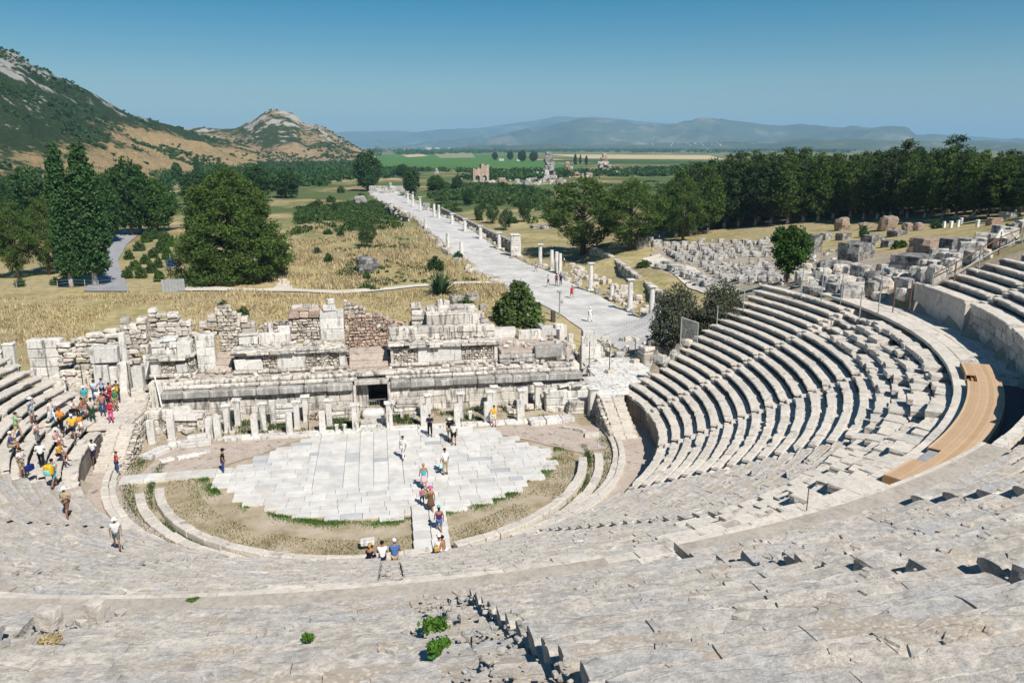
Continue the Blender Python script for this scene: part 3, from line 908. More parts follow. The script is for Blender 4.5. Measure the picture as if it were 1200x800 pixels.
LOW_G = [-3.0, -24.0, -46.0, -68.0, -90.0, -112.0, -134.0, -156.0, -178.0]
low_edges = [None] + LOW_G + [A_LEFT]
names_low = ['narrow end wedge of lower seats beside the right wing stairs, ending at the shrubs',
             'lower seat wedge on the right with crisp dark risers, second from its open end',
             'lower seat wedge on the right in front of the timber deck, rows curving hardest',
             'lower seat wedge at lower right whose treads merge into pale grey bands',
             'lower seat wedge just right of the white path end, seen only from above',
             'lower seat wedge in front where three people sit by the orchestra ring',
             'lower seat wedge left of the seated trio, with broken grey treads',
             'lower seat wedge where a man in khaki and a child in white walk down',
             'lower seat wedge on the left filled with standing tourists',
             'stub of lower seats at the far left behind the group on the stairs']
GW = 0.42
for wi in range(len(low_edges) - 1):
    c_deg = (8.0 if wi == 0 else low_edges[wi])
    root = empty('seating_block', (0, 0, Z_WALL), 0, names_low[wi], 'seating', 'wedges of the lower seating tier')
    near = -140 < low_edges[wi + 1] < -40
    for i in range(N_LOW):
        R = R_WALL + i * TREAD; z = Z_WALL + i * RISE
        hi = (a_end_right(R) if wi == 0 else low_edges[wi] - math.degrees(GW / R))
        lo = low_edges[wi + 1] + (math.degrees(GW / R) if low_edges[wi + 1] in LOW_G else 0)
        rnd = random.Random(wi * 100 + i)
        mb = MB()
        damaged = i >= 15 and -75 < (hi + lo) / 2 < -8
        prof = PROF
        if i == 0:
            prof = [(0.06, -0.34), (0.05, -0.22), (0.0, -0.17), (-0.05, -0.12), (-0.05, -0.02), (-0.02, 0.0), (0.40, -0.004), (0.43, -0.03), (0.83, -0.03), (0.83, -0.34)]
        if damaged:
            seat_blocks(mb, R, z - 0.26, lo, hi, prof, rnd, seg=0.35, rough=0.08, jz=0.07, jr=0.08, miss=0.0, chip=0.5)
        elif near:
            seat_blocks(mb, R, z, lo, hi, prof, rnd, blen=(0.9, 2.4), seg=0.3, rough=0.025, jz=0.02, jr=0.02, miss=0.0, chip=0.5)
        elif wi >= 8:
            seat_blocks(mb, R, z, lo, hi, prof, rnd, seg=0.4, rough=0.03, jz=0.03, jr=0.03, chip=0.5)
        else:
            seat_blocks(mb, R, z, lo, hi, prof, rnd, blen=(1.4, 3.0), seg=0.45, rough=0.014, jz=0.008, jr=0.01, chip=0.3)
        mb.v = [v - np.array([0, 0, Z_WALL]) for v in mb.v]
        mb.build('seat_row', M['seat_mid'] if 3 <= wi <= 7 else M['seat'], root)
st_l = ['stairway in the lower seats nearest the right wing, dividing end wedge from the next', 'stairway in the lower right seats between the two wedges with black risers', 'stairway in the lower right seats running up towards the timber deck', 'stairway in the lower seats below the big dark blocks at right',
        'worn stairway in line with the white path on the orchestra', 'worn stairway left of the seated trio in front', 'stairway in the lower left seats below the child in the white hat', 'stairway in the lower left seats by the man with a blue bag', 'stairway at the far left end of the lower seats']
for k, a in enumerate(LOW_G):
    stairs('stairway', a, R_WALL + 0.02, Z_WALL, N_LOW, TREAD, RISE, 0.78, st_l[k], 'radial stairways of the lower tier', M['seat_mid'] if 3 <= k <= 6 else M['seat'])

# wall round the orchestra, of upright slabs under the first row
def slab_wall(name, R, z0, z1, a0, a1, mat, label, cat, blen=(1.2, 2.0), th=0.35, courses=1, rough=0.012, seed=3, inward=True, coping=None, parent=None, part='wall_slab'):
    root = parent or empty(name, (0, 0, z0), 0, label, cat)
    rnd = random.Random(seed)
    mb = MB()
    h = (z1 - z0) / courses
    for c in range(courses):
        a = a0
        while a < a1 - 0.1:
            da = min(math.degrees(rnd.uniform(*blen) / R), a1 - a)
            n = max(2, int(da * math.pi / 180 * R / 0.5))
            g = math.degrees(0.008 / R); dr = rnd.uniform(0, rough)
            V = []
            for i in range(n + 1):
                t = math.radians(a + g + (da - 2 * g) * i / n)
                for r, z in ((R + dr + 0.015, 0.006), (R + dr, 0.03), (R + dr, h - 0.03), (R + dr + 0.015, h - 0.006), (R + th, h - 0.006), (R + th, 0.006)):
                    V.append((r * math.cos(t), r * math.sin(t), c * h + z))
            Fq = [[i * 6 + k, i * 6 + (k + 1) % 6, (i + 1) * 6 + (k + 1) % 6, (i + 1) * 6 + k] for i in range(n) for k in range(6)]
            Fq += [list(range(6))[::-1], [n * 6 + k for k in range(6)]]
            mb.add(V, Fq)
            a += da
    mb.build(part, mat, root)
    return root
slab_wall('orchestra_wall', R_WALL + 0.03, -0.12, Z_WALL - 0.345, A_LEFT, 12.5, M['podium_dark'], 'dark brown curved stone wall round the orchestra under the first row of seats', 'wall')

# diazoma: the level walk between the tiers, its retaining wall, the upper tier
mb = MB(); rnd = random.Random(12)
for ri in range(4):
    R = R_DIAZ + 0.05 + ri * 0.82
    a = A_LEFT
    while a < 2.0:
        da = math.degrees(rnd.uniform(0.9, 1.8) / R)
        tm = math.radians(a + da / 2)
        mb.box(((R + 0.41) * math.cos(tm), (R + 0.41) * math.sin(tm), Z_DIAZ - 0.1 + rnd.uniform(-0.02, 0.015)), (0.80, math.radians(da) * R - 0.01, 0.2), tm, 0.015, 0.01, rnd=rnd)
        a += da
tag(mb.build('walkway', M['seat']), kind='structure')

UP_G = [-17.5, -28.0, -38.5, -49.0, -59.5, -70.0, -80.0, -88.6, -98.5, -109.0]
up_w = [0.8, 0.8, 0.8, 0.8, 0.8, 0.8, 0.9, 1.3, 1.5, 0.8]
wall_labels = ['panelled pale retaining wall of the upper tier at the far right end', 'curved grey block retaining wall above the timber deck at right edge']
slab_wall('retaining_wall', R_LIP - 0.32, Z_DIAZ - 0.1, Z_LIP - 0.20, UP_G[0] + 0.55, A_UP_RIGHT, M['seat'], wall_labels[0], 'wall', blen=(0.8, 1.2), th=0.4, seed=5)
slab_wall('retaining_wall', R_LIP - 0.32, Z_DIAZ - 0.1, Z_LIP - 0.20, -120.0, UP_G[0] - 0.55, M['ashlar'], wall_labels[1], 'wall', blen=(0.8, 1.7), th=0.4, courses=4, seed=6, rough=0.035)

names_up = ['end wedge of upper seats at right edge beside the sloping rail', 'upper seat wedge at the right edge above the curved grey wall', 'upper seats beside the timber deck at the right edge', 'upper seats right of the timber deck with tumbled blocks', 'upper seats at the right with grey flat blocks below the deck end',
            'upper seats at lower right, broken grey slabs behind the row of dark blocks', 'upper seat wedge whose jagged left end shows a line of big dark blocks', 'foreground wedge of worn grey seats right of the notched stairway',
            'foreground wedge of worn seats left of the green weeds', 'seat wedge at the lower left corner beyond the broken stair notches', 'outermost upper seats at the lower left']
N_UP = 22
up_edges = [A_UP_RIGHT] + UP_G + [-119.0]
UPT, UPR = 0.80, 0.402
for wi in range(len(up_edges) - 1):
    root = empty('seating_block', (0, 0, Z_LIP), 0, names_up[wi], 'seating', 'wedges of the upper seating tier')
    near = wi >= 4
    for i in range(N_UP):
        R = R_LIP + i * UPT; z = Z_LIP + i * UPR
        hw0 = math.degrees(up_w[wi - 1] / 2 / R) if wi > 0 else 0
        hw1 = math.degrees(up_w[wi] / 2 / R) if wi < len(UP_G) else 0
        hi = (a_end_up(R) if wi == 0 else up_edges[wi] - hw0); lo = up_edges[wi + 1] + hw1
        rnd = random.Random(5000 + wi * 100 + i)
        mb = MB()
        prof = PROF_FINE if near else PROF
        if i == 0 and near: continue
        if i == 0:
            prof = [(-0.02, -0.46), (-0.02, -0.21), (-0.30, -0.20), (-0.40, -0.15), (-0.40, -0.03), (-0.37, 0.0), (0.1, 0.0), (0.43, -0.035), (0.83, -0.035), (0.83, -0.46)]
        kw = dict(blen=(1.1, 2.2), seg=0.45, rough=0.02, jz=0.015, jr=0.015, chip=0.3)
        if near: kw = dict(blen=(0.9, 3.2), seg=0.16, rough=0.034 if i else 0.02, jz=0.008, jr=0.016 if i else 0.01, chip=0.4 if i else 0.1, miss=0.0)
        seat_blocks(mb, R, z, lo, hi, prof, rnd, **kw)
        mb.v = [v - np.array([0, 0, Z_LIP]) for v in mb.v]
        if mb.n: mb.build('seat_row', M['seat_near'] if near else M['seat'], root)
st_u = ['stairway at the right end of the upper tier beside the end wedge', 'upper stairway at the right edge above the curved wall', 'upper stairway beside the timber deck', 'upper stairway right of the deck among tumbled blocks', 'upper stairway near the lower end of the deck', 'upper stairway in the grey slabs at lower right',
        'upper stairway beneath the line of big dark blocks', 'worn rubble stairway with green weeds in the foreground', 'broken stairway with dark notches at lower left', 'upper stairway at the lower left corner']
for k, a in enumerate(UP_G):
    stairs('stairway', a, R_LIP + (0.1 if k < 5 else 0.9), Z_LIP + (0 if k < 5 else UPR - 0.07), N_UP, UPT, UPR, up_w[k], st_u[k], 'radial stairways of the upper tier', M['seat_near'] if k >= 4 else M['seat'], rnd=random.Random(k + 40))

# ------------------------------------------------------------------ orchestra: kerb rings, earth, paving
m = MB()
nn = 96
V = [(0, 0, 0)]; rr_ = [3, 6, 9, 12, 14, 16, 17.5, 19.3]
for r in rr_:
    for k in range(nn):
        a = 2 * math.pi * k / nn
        x, y = r * math.cos(a), r * math.sin(a)
        V.append((x, min(y, 7.2), 0.02 * fbm(x * .5, y * .5, 3, 2)))
Fq = [[0, 1 + k, 1 + (k + 1) % nn] for k in range(nn)]
for i in range(len(rr_) - 1):
    for k in range(nn):
        Fq.append([1 + i * nn + k, 1 + (i + 1) * nn + k, 1 + (i + 1) * nn + (k + 1) % nn, 1 + i * nn + (k + 1) % nn])
m.add(V, Fq)
tag(m.build('orchestra_floor', M['orch'], smooth=True), kind='structure')
m = MB()
V = []; 
for k in range(121):
    a = math.radians(-185 + 190 * k / 120)
    for r in (16.95, 18.1, 19.22): V.append((r * math.cos(a), r * math.sin(a), 0.045))
m.add(V, [[k * 3 + j, k * 3 + j + 1, (k + 1) * 3 + j + 1, (k + 1) * 3 + j][::1] for k in range(120) for j in range(2)])
tag(m.build('path', M['pink']), kind='structure')
# bare pinkish ground on both sides of the paving
def patch(name, pts, mat, z):
    m = MB(); m.add([(x, y, z) for x, y in pts], [list(range(len(pts)))]); return tag(m.build(name, mat), kind='structure')
def jag(pts, amp, rnd):
    out = []
    for i, p in enumerate(pts):
        q = pts[(i + 1) % len(pts)]
        for t in (0, .25, .5, .75):
            out.append((p[0] + (q[0] - p[0]) * t + rnd.uniform(-amp, amp), p[1] + (q[1] - p[1]) * t + rnd.uniform(-amp, amp)))
    return out
patch('ground', jag([(7.0, 1.2), (7.6, 2.2), (14.0, 1.8), (16.0, 0.5), (15.6, -3.4), (13.3, -4.5), (11.3, -2.4)], 0.25, random.Random(2)), M['pink'], 0.040)
patch('ground', jag([(-15.5, 1.8), (-8.0, 2.2), (-6.2, 1.4), (-11.5, -3.0), (-15.6, -3.2)], 0.25, random.Random(3)), M['pink'], 0.040)

def kerb_ring(cx, cy_, R, w, h, spans, label, seed, mat, two=False):
    root = empty('kerb', (0, 0, 0), 0, label, 'kerb', 'curved kerb rings of the orchestra')
    rnd = random.Random(seed)
    for a0, a1 in spans:
        mb = MB()
        a = a0
        while a < a1:
            da = math.degrees(rnd.uniform(0.9, 1.7) / R)
            tm = math.radians(a + da / 2)
            rows = [(R, w)] if not two else [(R - w * 0.27, w * 0.46), (R + w * 0.25, w * 0.5)]
            for rc, ww in rows:
                mb.box((cx + rc * math.cos(tm), cy_ + rc * math.sin(tm), h / 2 - 0.06 + rnd.uniform(-0.03, 0.03) - (0.07 if rc < R else 0)), (ww + rnd.uniform(-.05, .05), math.radians(da) * rc - 0.015, h + 0.12), tm, 0.03, 0.02, rnd=rnd, tilt=(rnd.uniform(-.02, .02), rnd.uniform(-.02, .02)))
            a += da
        mb.build('kerb_stones', mat, root)
kerb_ring(-0.4, -3.0, 13.7, 0.55, 0.42, [(-166, -83), (-74, -12)], 'inner orchestra kerb, tall curved stone ring edging the straw floor', 1, M['seat'])
kerb_ring(-0.4, -2.2, 15.0, 0.60, 0.18, [(-164, -100), (-62, -12)], 'middle orchestra kerb, broken line of pale stones between two grass strips', 2, M['seat'])
kerb_ring(-0.6, -0.5, 17.0, 0.85, 0.26, [(-186, -98), (-60, 3)], 'outer orchestra kerb of double white stones beside the pink walk', 3, M['seat'], True)

# marble paving with its ragged stepped outline
mb = MB(); rnd = random.Random(21)
y = -12.3
while y < 2.0:
    dy = rnd.uniform(0.62, 0.78)
    ym = y + dy / 2
    if ym < -0.2: half = math.sqrt(max(0.3, 12.0 ** 2 - ym ** 2)) * (1.0 if ym < -4 else 1.0)
    else: half = 11.0
    xl, xr = -half, half
    if ym > -4.2:                                  # the upper corners are worn away
        xl = -11.2 + (ym + 4.2) * 0.95
        xr = 11.0 - max(0, ym + 3.6) * 0.72
    if ym < -11.3: xl, xr = max(xl, -4.2), min(xr, 4.2)
    x = xl + rnd.uniform(-0.4, 0.5)
    while x < xr:
        if -4.62 < x < 1.05 and ym > -7.5:          # strips of narrow slabs laid the other way
            x = 1.08; continue
        dx = rnd.uniform(0.8, 1.75)
        if x + dx > xr + 0.9: break
        if -4.6 < x + dx < 1.0 and x < -4.6 and ym > -7.5: dx = -4.6 - x
        if dx > 0.25: mb.box((x + dx / 2, ym, 0.03 + rnd.uniform(-0.006, 0.006)), (dx - 0.018, dy - 0.018, 0.16), 0, 0.008, 0.004, rnd=rnd)
        x += dx
    y += dy
for k, xc in enumerate([-4.12, -3.2, -2.25, -1.3, -0.35, 0.6]):
    y = -7.5
    while y < 1.9:
        dy = rnd.uniform(0.7, 2.2)
        mb.box((xc, y + dy / 2, 0.03 + rnd.uniform(-0.006, 0.006)), (0.93, dy - 0.018, 0.16), 0, 0.008, 0.004, rnd=rnd)
        y += dy
tag(mb.build('paving', M['paving']), kind='structure')
# straight strips leading over the rings: one to the left, one down the middle
mb = MB()
x = -16.6
while x < -10.4:
    dx = rnd.uniform(0.9, 1.6); mb.box((x + dx / 2, -3.75 + 0.03 * (x + 13), 0.10), (dx - 0.015, 1.0, 0.24), 0.03, 0.012, 0.008, rnd=rnd); x += dx
tag(mb.build('path', M['paving']), kind='structure')
mb = MB()
y = -18.9
while y < -11.6:
    dy = rnd.uniform(0.8, 1.5)
    for xx, w in ((1.75 + 0.02 * (y + 15), 0.95), (2.72 + 0.02 * (y + 15), 0.95)):
        mb.box((xx, y + dy / 2, 0.14), (w - 0.015, dy - 0.015, 0.26), 0.02, 0.012, 0.008, rnd=rnd)
    y += dy
tag(mb.build('path', M['paving']), kind='structure')

# ------------------------------------------------------------------ timber deck on the diazoma
def arc_plate(mb, r0, r1, a0, a1, z0, z1, n=40, mi=0):
    V = []
    for i in range(n + 1):
        t = math.radians(a0 + (a1 - a0) * i / n)
        for r, z in ((r0, z0), (r0, z1), (r1, z1), (r1, z0)): V.append((r * math.cos(t), r * math.sin(t), z))
    Fq = [[i * 4 + k, i * 4 + (k + 1) % 4, (i + 1) * 4 + (k + 1) % 4, (i + 1) * 4 + k] for i in range(n) for k in range(4)]
    Fq += [[0, 3, 2, 1], [n * 4 + k for k in range(4)]]
    mb.add(V, Fq, mi)
root = empty('coping', (0, 0, Z_LIP), 0, 'smooth beige coping with a bright white edge crowning the wall below the foreground seats', 'coping')
mb = MB(); r_ = random.Random(6)
for a0, a1 in ((-119.0, -82.5), (-79.6, -59.5)):
    a = a0; mb = MB()
    while a < a1:
        da = min(r_.uniform(2.0, 3.4), a1 - a); arc_plate(mb, R_LIP - 0.36, R_LIP - 0.24, a + .01, a + da - .01, -0.2, 0.008 + r_.uniform(-.006, .006), 5); a += da
    mb.build('edge', M['seat'], root)
    mb = MB(); arc_plate(mb, R_LIP - 0.238, R_LIP + 0.98, a0, a1, -0.4, -0.004, 30); mb.build('bed', M['cement'], root)
root = empty('timber_deck', (0, 0, Z_DIAZ), 0, 'curved orange timber deck laid along the walk between the tiers', 'deck')
mb = MB()
arc_plate(mb, 35.12, 36.6, -55.0, -37.5, 0.24, 0.29, 50)
arc_plate(mb, 35.55, 36.6, -37.5, -35.5, 0.24, 0.29, 6)
arc_plate(mb, 35.12, 36.6, -35.5, -31.5, 0.24, 0.29, 10)
arc_plate(mb, 35.6, 36.6, -57.6, -55.0, 0.24, 0.29, 10)
arc_plate(mb, 35.12, 36.6, -61.2, -57.6, 0.24, 0.29, 20)
mb.build('boards', M['deck'], root)
mb = MB()
arc_plate(mb, 35.10, 35.16, -55.0, -37.5, 0.0, 0.237, 50); arc_plate(mb, 35.10, 35.16, -61.2, -57.6, 0.0, 0.237, 20); arc_plate(mb, 35.10, 35.16, -35.5, -31.5, 0.0, 0.237, 10)
arc_plate(mb, 36.55, 36.62, -61.2, -31.5, 0.0, 0.237, 60)
for a in (-61.2, -31.55): arc_plate(mb, 35.17, 36.54, a, a + 0.09, 0.0, 0.237, 1)
arc_plate(mb, 35.50, 35.55, -37.5, -35.5, 0.0, 0.237, 6)
mb.build('fascia', M['deck_side'], root)
mb = MB()
for k in range(2): arc_plate(mb, 35.18 + k * 0.16, 35.32 + k * 0.16, -37.45, -35.55, 0.0, 0.08 + 0.08 * k, 6)
mb.build('step', M['deck_side'], root)
mb = MB()
arc_plate(mb, 35.2, 35.58, -57.5, -55.1, 0.05, 0.2, 6)
mb.build('ramp_plate', M['galv'], root)
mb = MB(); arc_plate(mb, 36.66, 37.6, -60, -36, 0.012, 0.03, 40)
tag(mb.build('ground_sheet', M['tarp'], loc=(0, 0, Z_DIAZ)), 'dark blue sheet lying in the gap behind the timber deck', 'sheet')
# ------------------------------------------------------------------ the stage building
M['dark_marble'] = stone('blackened_marble', (0.24, 0.235, 0.225), (0.42, 0.405, 0.38), stain=(0.60, 0.57, 0.52), stain_amt=0.35, scale=0.9, fine=5, vert=True, var=0.25, bump=0.5)

def courses(mb, x0, x1, y, depth, z0, top, ch=(0.38, 0.55), bl=(0.7, 1.6), rnd=R0, jit=0.02, bev=0.03, proud=0.05, mi=0, gap=0.012, dropout=0.0):
    """blocks in courses; top is a number or a function of x; y is the front face"""
    tf = top if callable(top) else (lambda x: top)
    z = z0
    zmax = max(tf(x0 + (x1 - x0) * k / 20) for k in range(21))
    while z < zmax - 0.08:
        h = min(rnd.uniform(*ch), zmax - z)
        if h < 0.08: break
        x = x0
        while x < x1 - 0.05:
            L = min(rnd.uniform(*bl), x1 - x)
            if x1 - (x + L) < bl[0] * 0.4: L = x1 - x
            if tf(x + L / 2) > z + h * 0.45 and rnd.random() >= dropout:
                p = rnd.uniform(0, proud)
                mb.box((x + L / 2, y + depth / 2 - p, z + h / 2), (L - gap, depth, h - gap * 0.8), rnd.uniform(-.008, .008), bev, jit, mi, rnd)
            x += L
        z += h

def rubble(mb, x0, x1, y, depth, z0, top, rnd=R0, size=(0.16, 0.42), mi=0, core_mi=None):
    """small irregular stones bedded in earth; a recessed core keeps the wall solid"""
    tf = top if callable(top) else (lambda x: top)
    n = max(1, int((x1 - x0) / 0.8))
    for k in range(n):
        a = x0 + (x1 - x0) * k / n; b = x0 + (x1 - x0) * (k + 1) / n
        t = tf((a + b) / 2) - 0.12
        if t > z0 + 0.05: mb.box(((a + b) / 2, y + depth / 2 + 0.12, (z0 + t) / 2), (b - a + 0.002 * (k % 2), depth - 0.12, t - z0), 0, 0.03, 0.02, mi if core_mi is None else core_mi, rnd)
    z = z0
    zmax = max(tf(x0 + (x1 - x0) * k / 20) for k in range(21))
    while z < zmax:
        h = rnd.uniform(size[0] * 0.7, size[1] * 0.75)
        x = x0
        while x < x1:
            L = rnd.uniform(*size)
            if x + L > x1: L = max(0.12, x1 - x)
            if tf(x + L / 2) > z + h * 0.3:
                mb.box((x + L / 2, y + 0.11 + rnd.uniform(-0.10, 0.04), z + h / 2), (L * rnd.uniform(0.85, 1.0), 0.3, h * rnd.uniform(0.8, 0.98)), rnd.uniform(-.15, .15), 0.05, 0.04, mi, rnd, (rnd.uniform(-.1, .1), rnd.uniform(-.12, .12)))
            x += L
        z += h

def loose(mb, x0, x1, y0, y1, z, n, rnd, size=(0.25, 0.7), mi=0):
    for _ in range(n):
        s = rnd.uniform(*size)
        mb.box((rnd.uniform(x0, x1), rnd.uniform(y0, y1), z + s * 0.25), (s, s * rnd.uniform(.5, .9), s * rnd.uniform(.4, .8)), rnd.uniform(0, 3), 0.05, s * 0.08, mi, rnd, (rnd.uniform(-.2, .2), rnd.uniform(-.2, .2)))

ST = empty('stage_building', (0, 7, 0), 0, 'ruined marble stage building with a dark central doorway facing the orchestra', 'ruin')
def clusters(mb, gap=0.16):
    """stones that touch stay one part; masses standing apart become parts of their own"""
    n = len(mb.v)
    lo = np.array([v.min(0) for v in mb.v]) - gap / 2; hi = np.array([v.max(0) for v in mb.v]) + gap / 2
    par = list(range(n))
    def find(i):
        while par[i] != i: par[i] = par[par[i]]; i = par[i]
        return i
    for i in range(n):
        for j in np.nonzero(np.all((lo[i] <= hi[i + 1:]) & (hi[i] >= lo[i + 1:]), axis=1))[0]: par[find(i)] = find(i + 1 + int(j))
    starts = np.cumsum([0] + [len(v) for v in mb.v]); owner = np.repeat(np.arange(n), [len(v) for v in mb.v])
    fo = {}
    for q in mb.f: fo.setdefault(int(owner[q[0]]), []).append([k - int(starts[owner[q[0]]]) for k in q])
    out = {}
    for i in range(n): out.setdefault(find(i), MB()).add(mb.v[i], fo.get(i, []))
    return list(out.values())

def spart(name, fn, mats, parent=ST, label=None, seed=1):
    mb = MB(); fn(mb, random.Random(seed))
    mb.v = [v - np.array([0, 7, 0]) for v in mb.v]
    o = None
    for c in clusters(mb):
        q = c.build(name, mats, parent)
        if label: q['label'] = label
        if o is None or len(q.data.vertices) > len(o.data.vertices): o = q
    return o

DX0, DX1, DZ = -2.0, 0.24, 2.36
def f(mb, r):
    courses(mb, -16.7, DX0 - 0.3, 7.0, 0.7, -0.1, 1.95, (0.55, 0.75), (0.9, 2.0), r, 0.02, 0.03, 0.10)
    courses(mb, DX1 + 0.3, 16.3, 7.0, 0.7, -0.1, 1.95, (0.55, 0.75), (0.9, 2.0), r, 0.02, 0.03, 0.10)
    mb.box(((-16.6 + DX0 - 0.3) / 2, 10.2, 1.45), (-DX0 + 0.0 + 14.5 - 0.0, 5.0, 3.1), 0, 0.02)
    mb.box(((DX1 + 0.3 + 16.2) / 2, 10.2, 1.45), (15.8, 5.0, 3.1), 0, 0.02)
    mb.box(((DX0 + DX1) / 2, 10.4, 2.72), (2.40, 4.6, 0.6), 0, 0.02)
    mb.box(((DX0 + DX1) / 2, 12.6, 1.2), (2.40, 0.3, 2.4), 0, 0.02)
spart('podium_wall', f, M['weathered'])
def f(mb, r):
    for x in (DX0 - 0.16, DX1 + 0.16): mb.box((x + (.06 if x > -1 else -.06), 7.1, DZ / 2), (0.22, 0.75, DZ), 0, 0.03, 0.01, 0, r)
    mb.box(((DX0 + DX1) / 2, 7.12, DZ + 0.17), (2.7, 0.8, 0.34), 0, 0.04, 0.02, 0, r)
dw = spart('doorway', f, M['weathered'])
mb = MB()
for k in range(9): mb.tube([(DX0 + 0.12 + k * 0.19, 0.0, 0.25), (DX0 + 0.12 + k * 0.19, 0.0, 1.05)], 0.014, 5)
for z in (0.28, 1.05): mb.tube([(DX0 + 0.03, 0, z), (DX1 - 0.03, 0, z)], 0.02, 5)
mb.build('railing', M['galv'], dw, loc=(0, 0, 0))
for a, b in ((-16.6, DX0 - 0.35), (DX1 + 0.35, 16.25)):
    def f(mb, r):
        x = a
        while x < b - 0.3:
            L = min(r.uniform(1.4, 2.6), b - x)
            if b - x - L < 0.7: L = b - x
            if -12.2 < x < -11.0 and r.random() < .5: x += L; continue
            mb.box((x + L / 2, 7.02 + r.uniform(-.05, .03), 2.27), (L - 0.015, 0.95, 0.60 + r.uniform(-.03, .03)), r.uniform(-.01, .01), 0.09, 0.02, 0, r)
            x += L
    spart('cornice', f, M['dark_marble'], label='blackened rounded cornice course')
def f(mb, r):
    courses(mb, -16.4, -2.0, 7.2, 0.9, 2.58, 2.86, (0.28, 0.28), (1.0, 2.2), r, 0.02, 0.06, 0.15)
    courses(mb, 0.2, 16.1, 7.2, 0.9, 2.58, 2.86, (0.28, 0.28), (1.0, 2.2), r, 0.02, 0.06, 0.15)
    courses(mb, -16.3, 9.0, 7.45, 0.9, 2.87, 3.18, (0.3, 0.3), (0.9, 2.4), r, 0.03, 0.07, 0.12, dropout=0.05)
    courses(mb, 9.2, 15.8, 7.5, 0.9, 2.87, 3.14, (0.27, 0.27), (0.9, 2.0), r, 0.04, 0.07, 0.12, dropout=0.1)
spart('ledge', f, M['weathered'], seed=3)
def f(mb, r):                                   # level floors behind the pedestals
    mb.box((-0.2, 11.0, 3.05), (32.4, 4.6, 0.22), 0, 0.02)
    for x0, x1, zz in ((-13.7, -11.8, 3.55), (-2.65, 0.5, 3.45)):
        for k in range(3): mb.box(((x0 + x1) / 2, 9.4 + k * 0.9, zz - 0.3 + k * 0.35), (x1 - x0 - 0.02, 1.0, 0.6), 0, 0.04, 0.03, 0, r, (0.25, 0))
    mb.box((12.8, 11.2, 3.6), (6.0, 5.2, 0.9), 0, 0.05, 0.04, 0, r)
spart('floor', f, M['pink'])

def pedestal(x0, x1, y, z0, panels, ztop, seed, upper=None):
    """a projecting pedestal: base moulding, slabs and rubble panels, broken cornice"""
    root = spart('pedestal', lambda mb, r: (courses(mb, x0 - 0.1, x1 + 0.1, y - 0.12, 1.3, z0, z0 + 0.28, (0.28, 0.28), (0.9, 1.9), r, 0.015, 0.06, 0.05),
                                            mb.box(((x0 + x1) / 2, y + 1.05, (z0 + ztop) / 2), (x1 - x0 - 0.1, 1.5, ztop - z0 - 0.1), 0, 0.05)), M['weathered'], seed=seed)
    rb = MB(); mp = MB(); r = random.Random(seed + 50)
    for a, b, kind in panels:
        if kind == 'm': mp.box(((a + b) / 2, y + 0.16, z0 + 0.28 + (ztop - z0 - 0.7) / 2), (b - a - 0.02, 0.36, ztop - z0 - 0.72), 0, 0.03, 0.03, 0, r)
        elif kind == 'd': mp.box(((a + b) / 2, y + 0.14, z0 + 0.28 + (ztop - z0 - 1.0) / 2), (b - a - 0.02, 0.36, ztop - z0 - 1.0), 0, 0.03, 0.12, 0, r)
        else: rubble(rb, a, b, y + 0.14, 0.5, z0 + 0.28, ztop - 0.42, r, (0.14, 0.34))
    for mbx, nm, mt in ((rb, 'rubble_panel', M['rubble']), (mp, 'marble_panel', M['marble'])):
        if mbx.n:
            mbx.v = [v - np.array([0, 7, 0]) for v in mbx.v]
            for c in clusters(mbx, 0.06): c.build(nm, mt, root)
    cb = MB(); courses(cb, x0 - 0.15, x1 + 0.15, y - 0.28, 1.5, ztop - 0.40, ztop, (0.19, 0.24), (0.7, 2.1), r, 0.04, 0.07, 0.16, dropout=0.06)
    cb.v = [v - np.array([0, 7, 0]) for v in cb.v]; cb.build('cornice', M['weathered'], root)
    return root
pedestal(-17.7, -14.5, 8.7, 3.2, [(-17.7, -16.9, 'm'), (-16.9, -15.9, 'r'), (-15.9, -14.9, 'd'), (-14.9, -14.5, 'r')], 4.95, 1)
pedestal(-11.5, -2.9, 8.7, 3.2, [(-11.5, -9.3, 'd'), (-9.3, -8.2, 'r'), (-8.2, -6.0, 'm'), (-6.0, -3.4, 'r'), (-3.4, -2.9, 'm')], 5.1, 2)
pedestal(0.7, 9.5, 8.7, 3.2, [(0.7, 0.95, 'm'), (0.95, 2.9, 'r'), (2.9, 6.5, 'm'), (6.5, 9.2, 'r'), (9.2, 9.5, 'm')], 5.15, 3)

def up(prof):
    xs = [p[0] for p in prof]; zs = [p[1] for p in prof]
    return lambda x: float(np.interp(x, xs, zs))
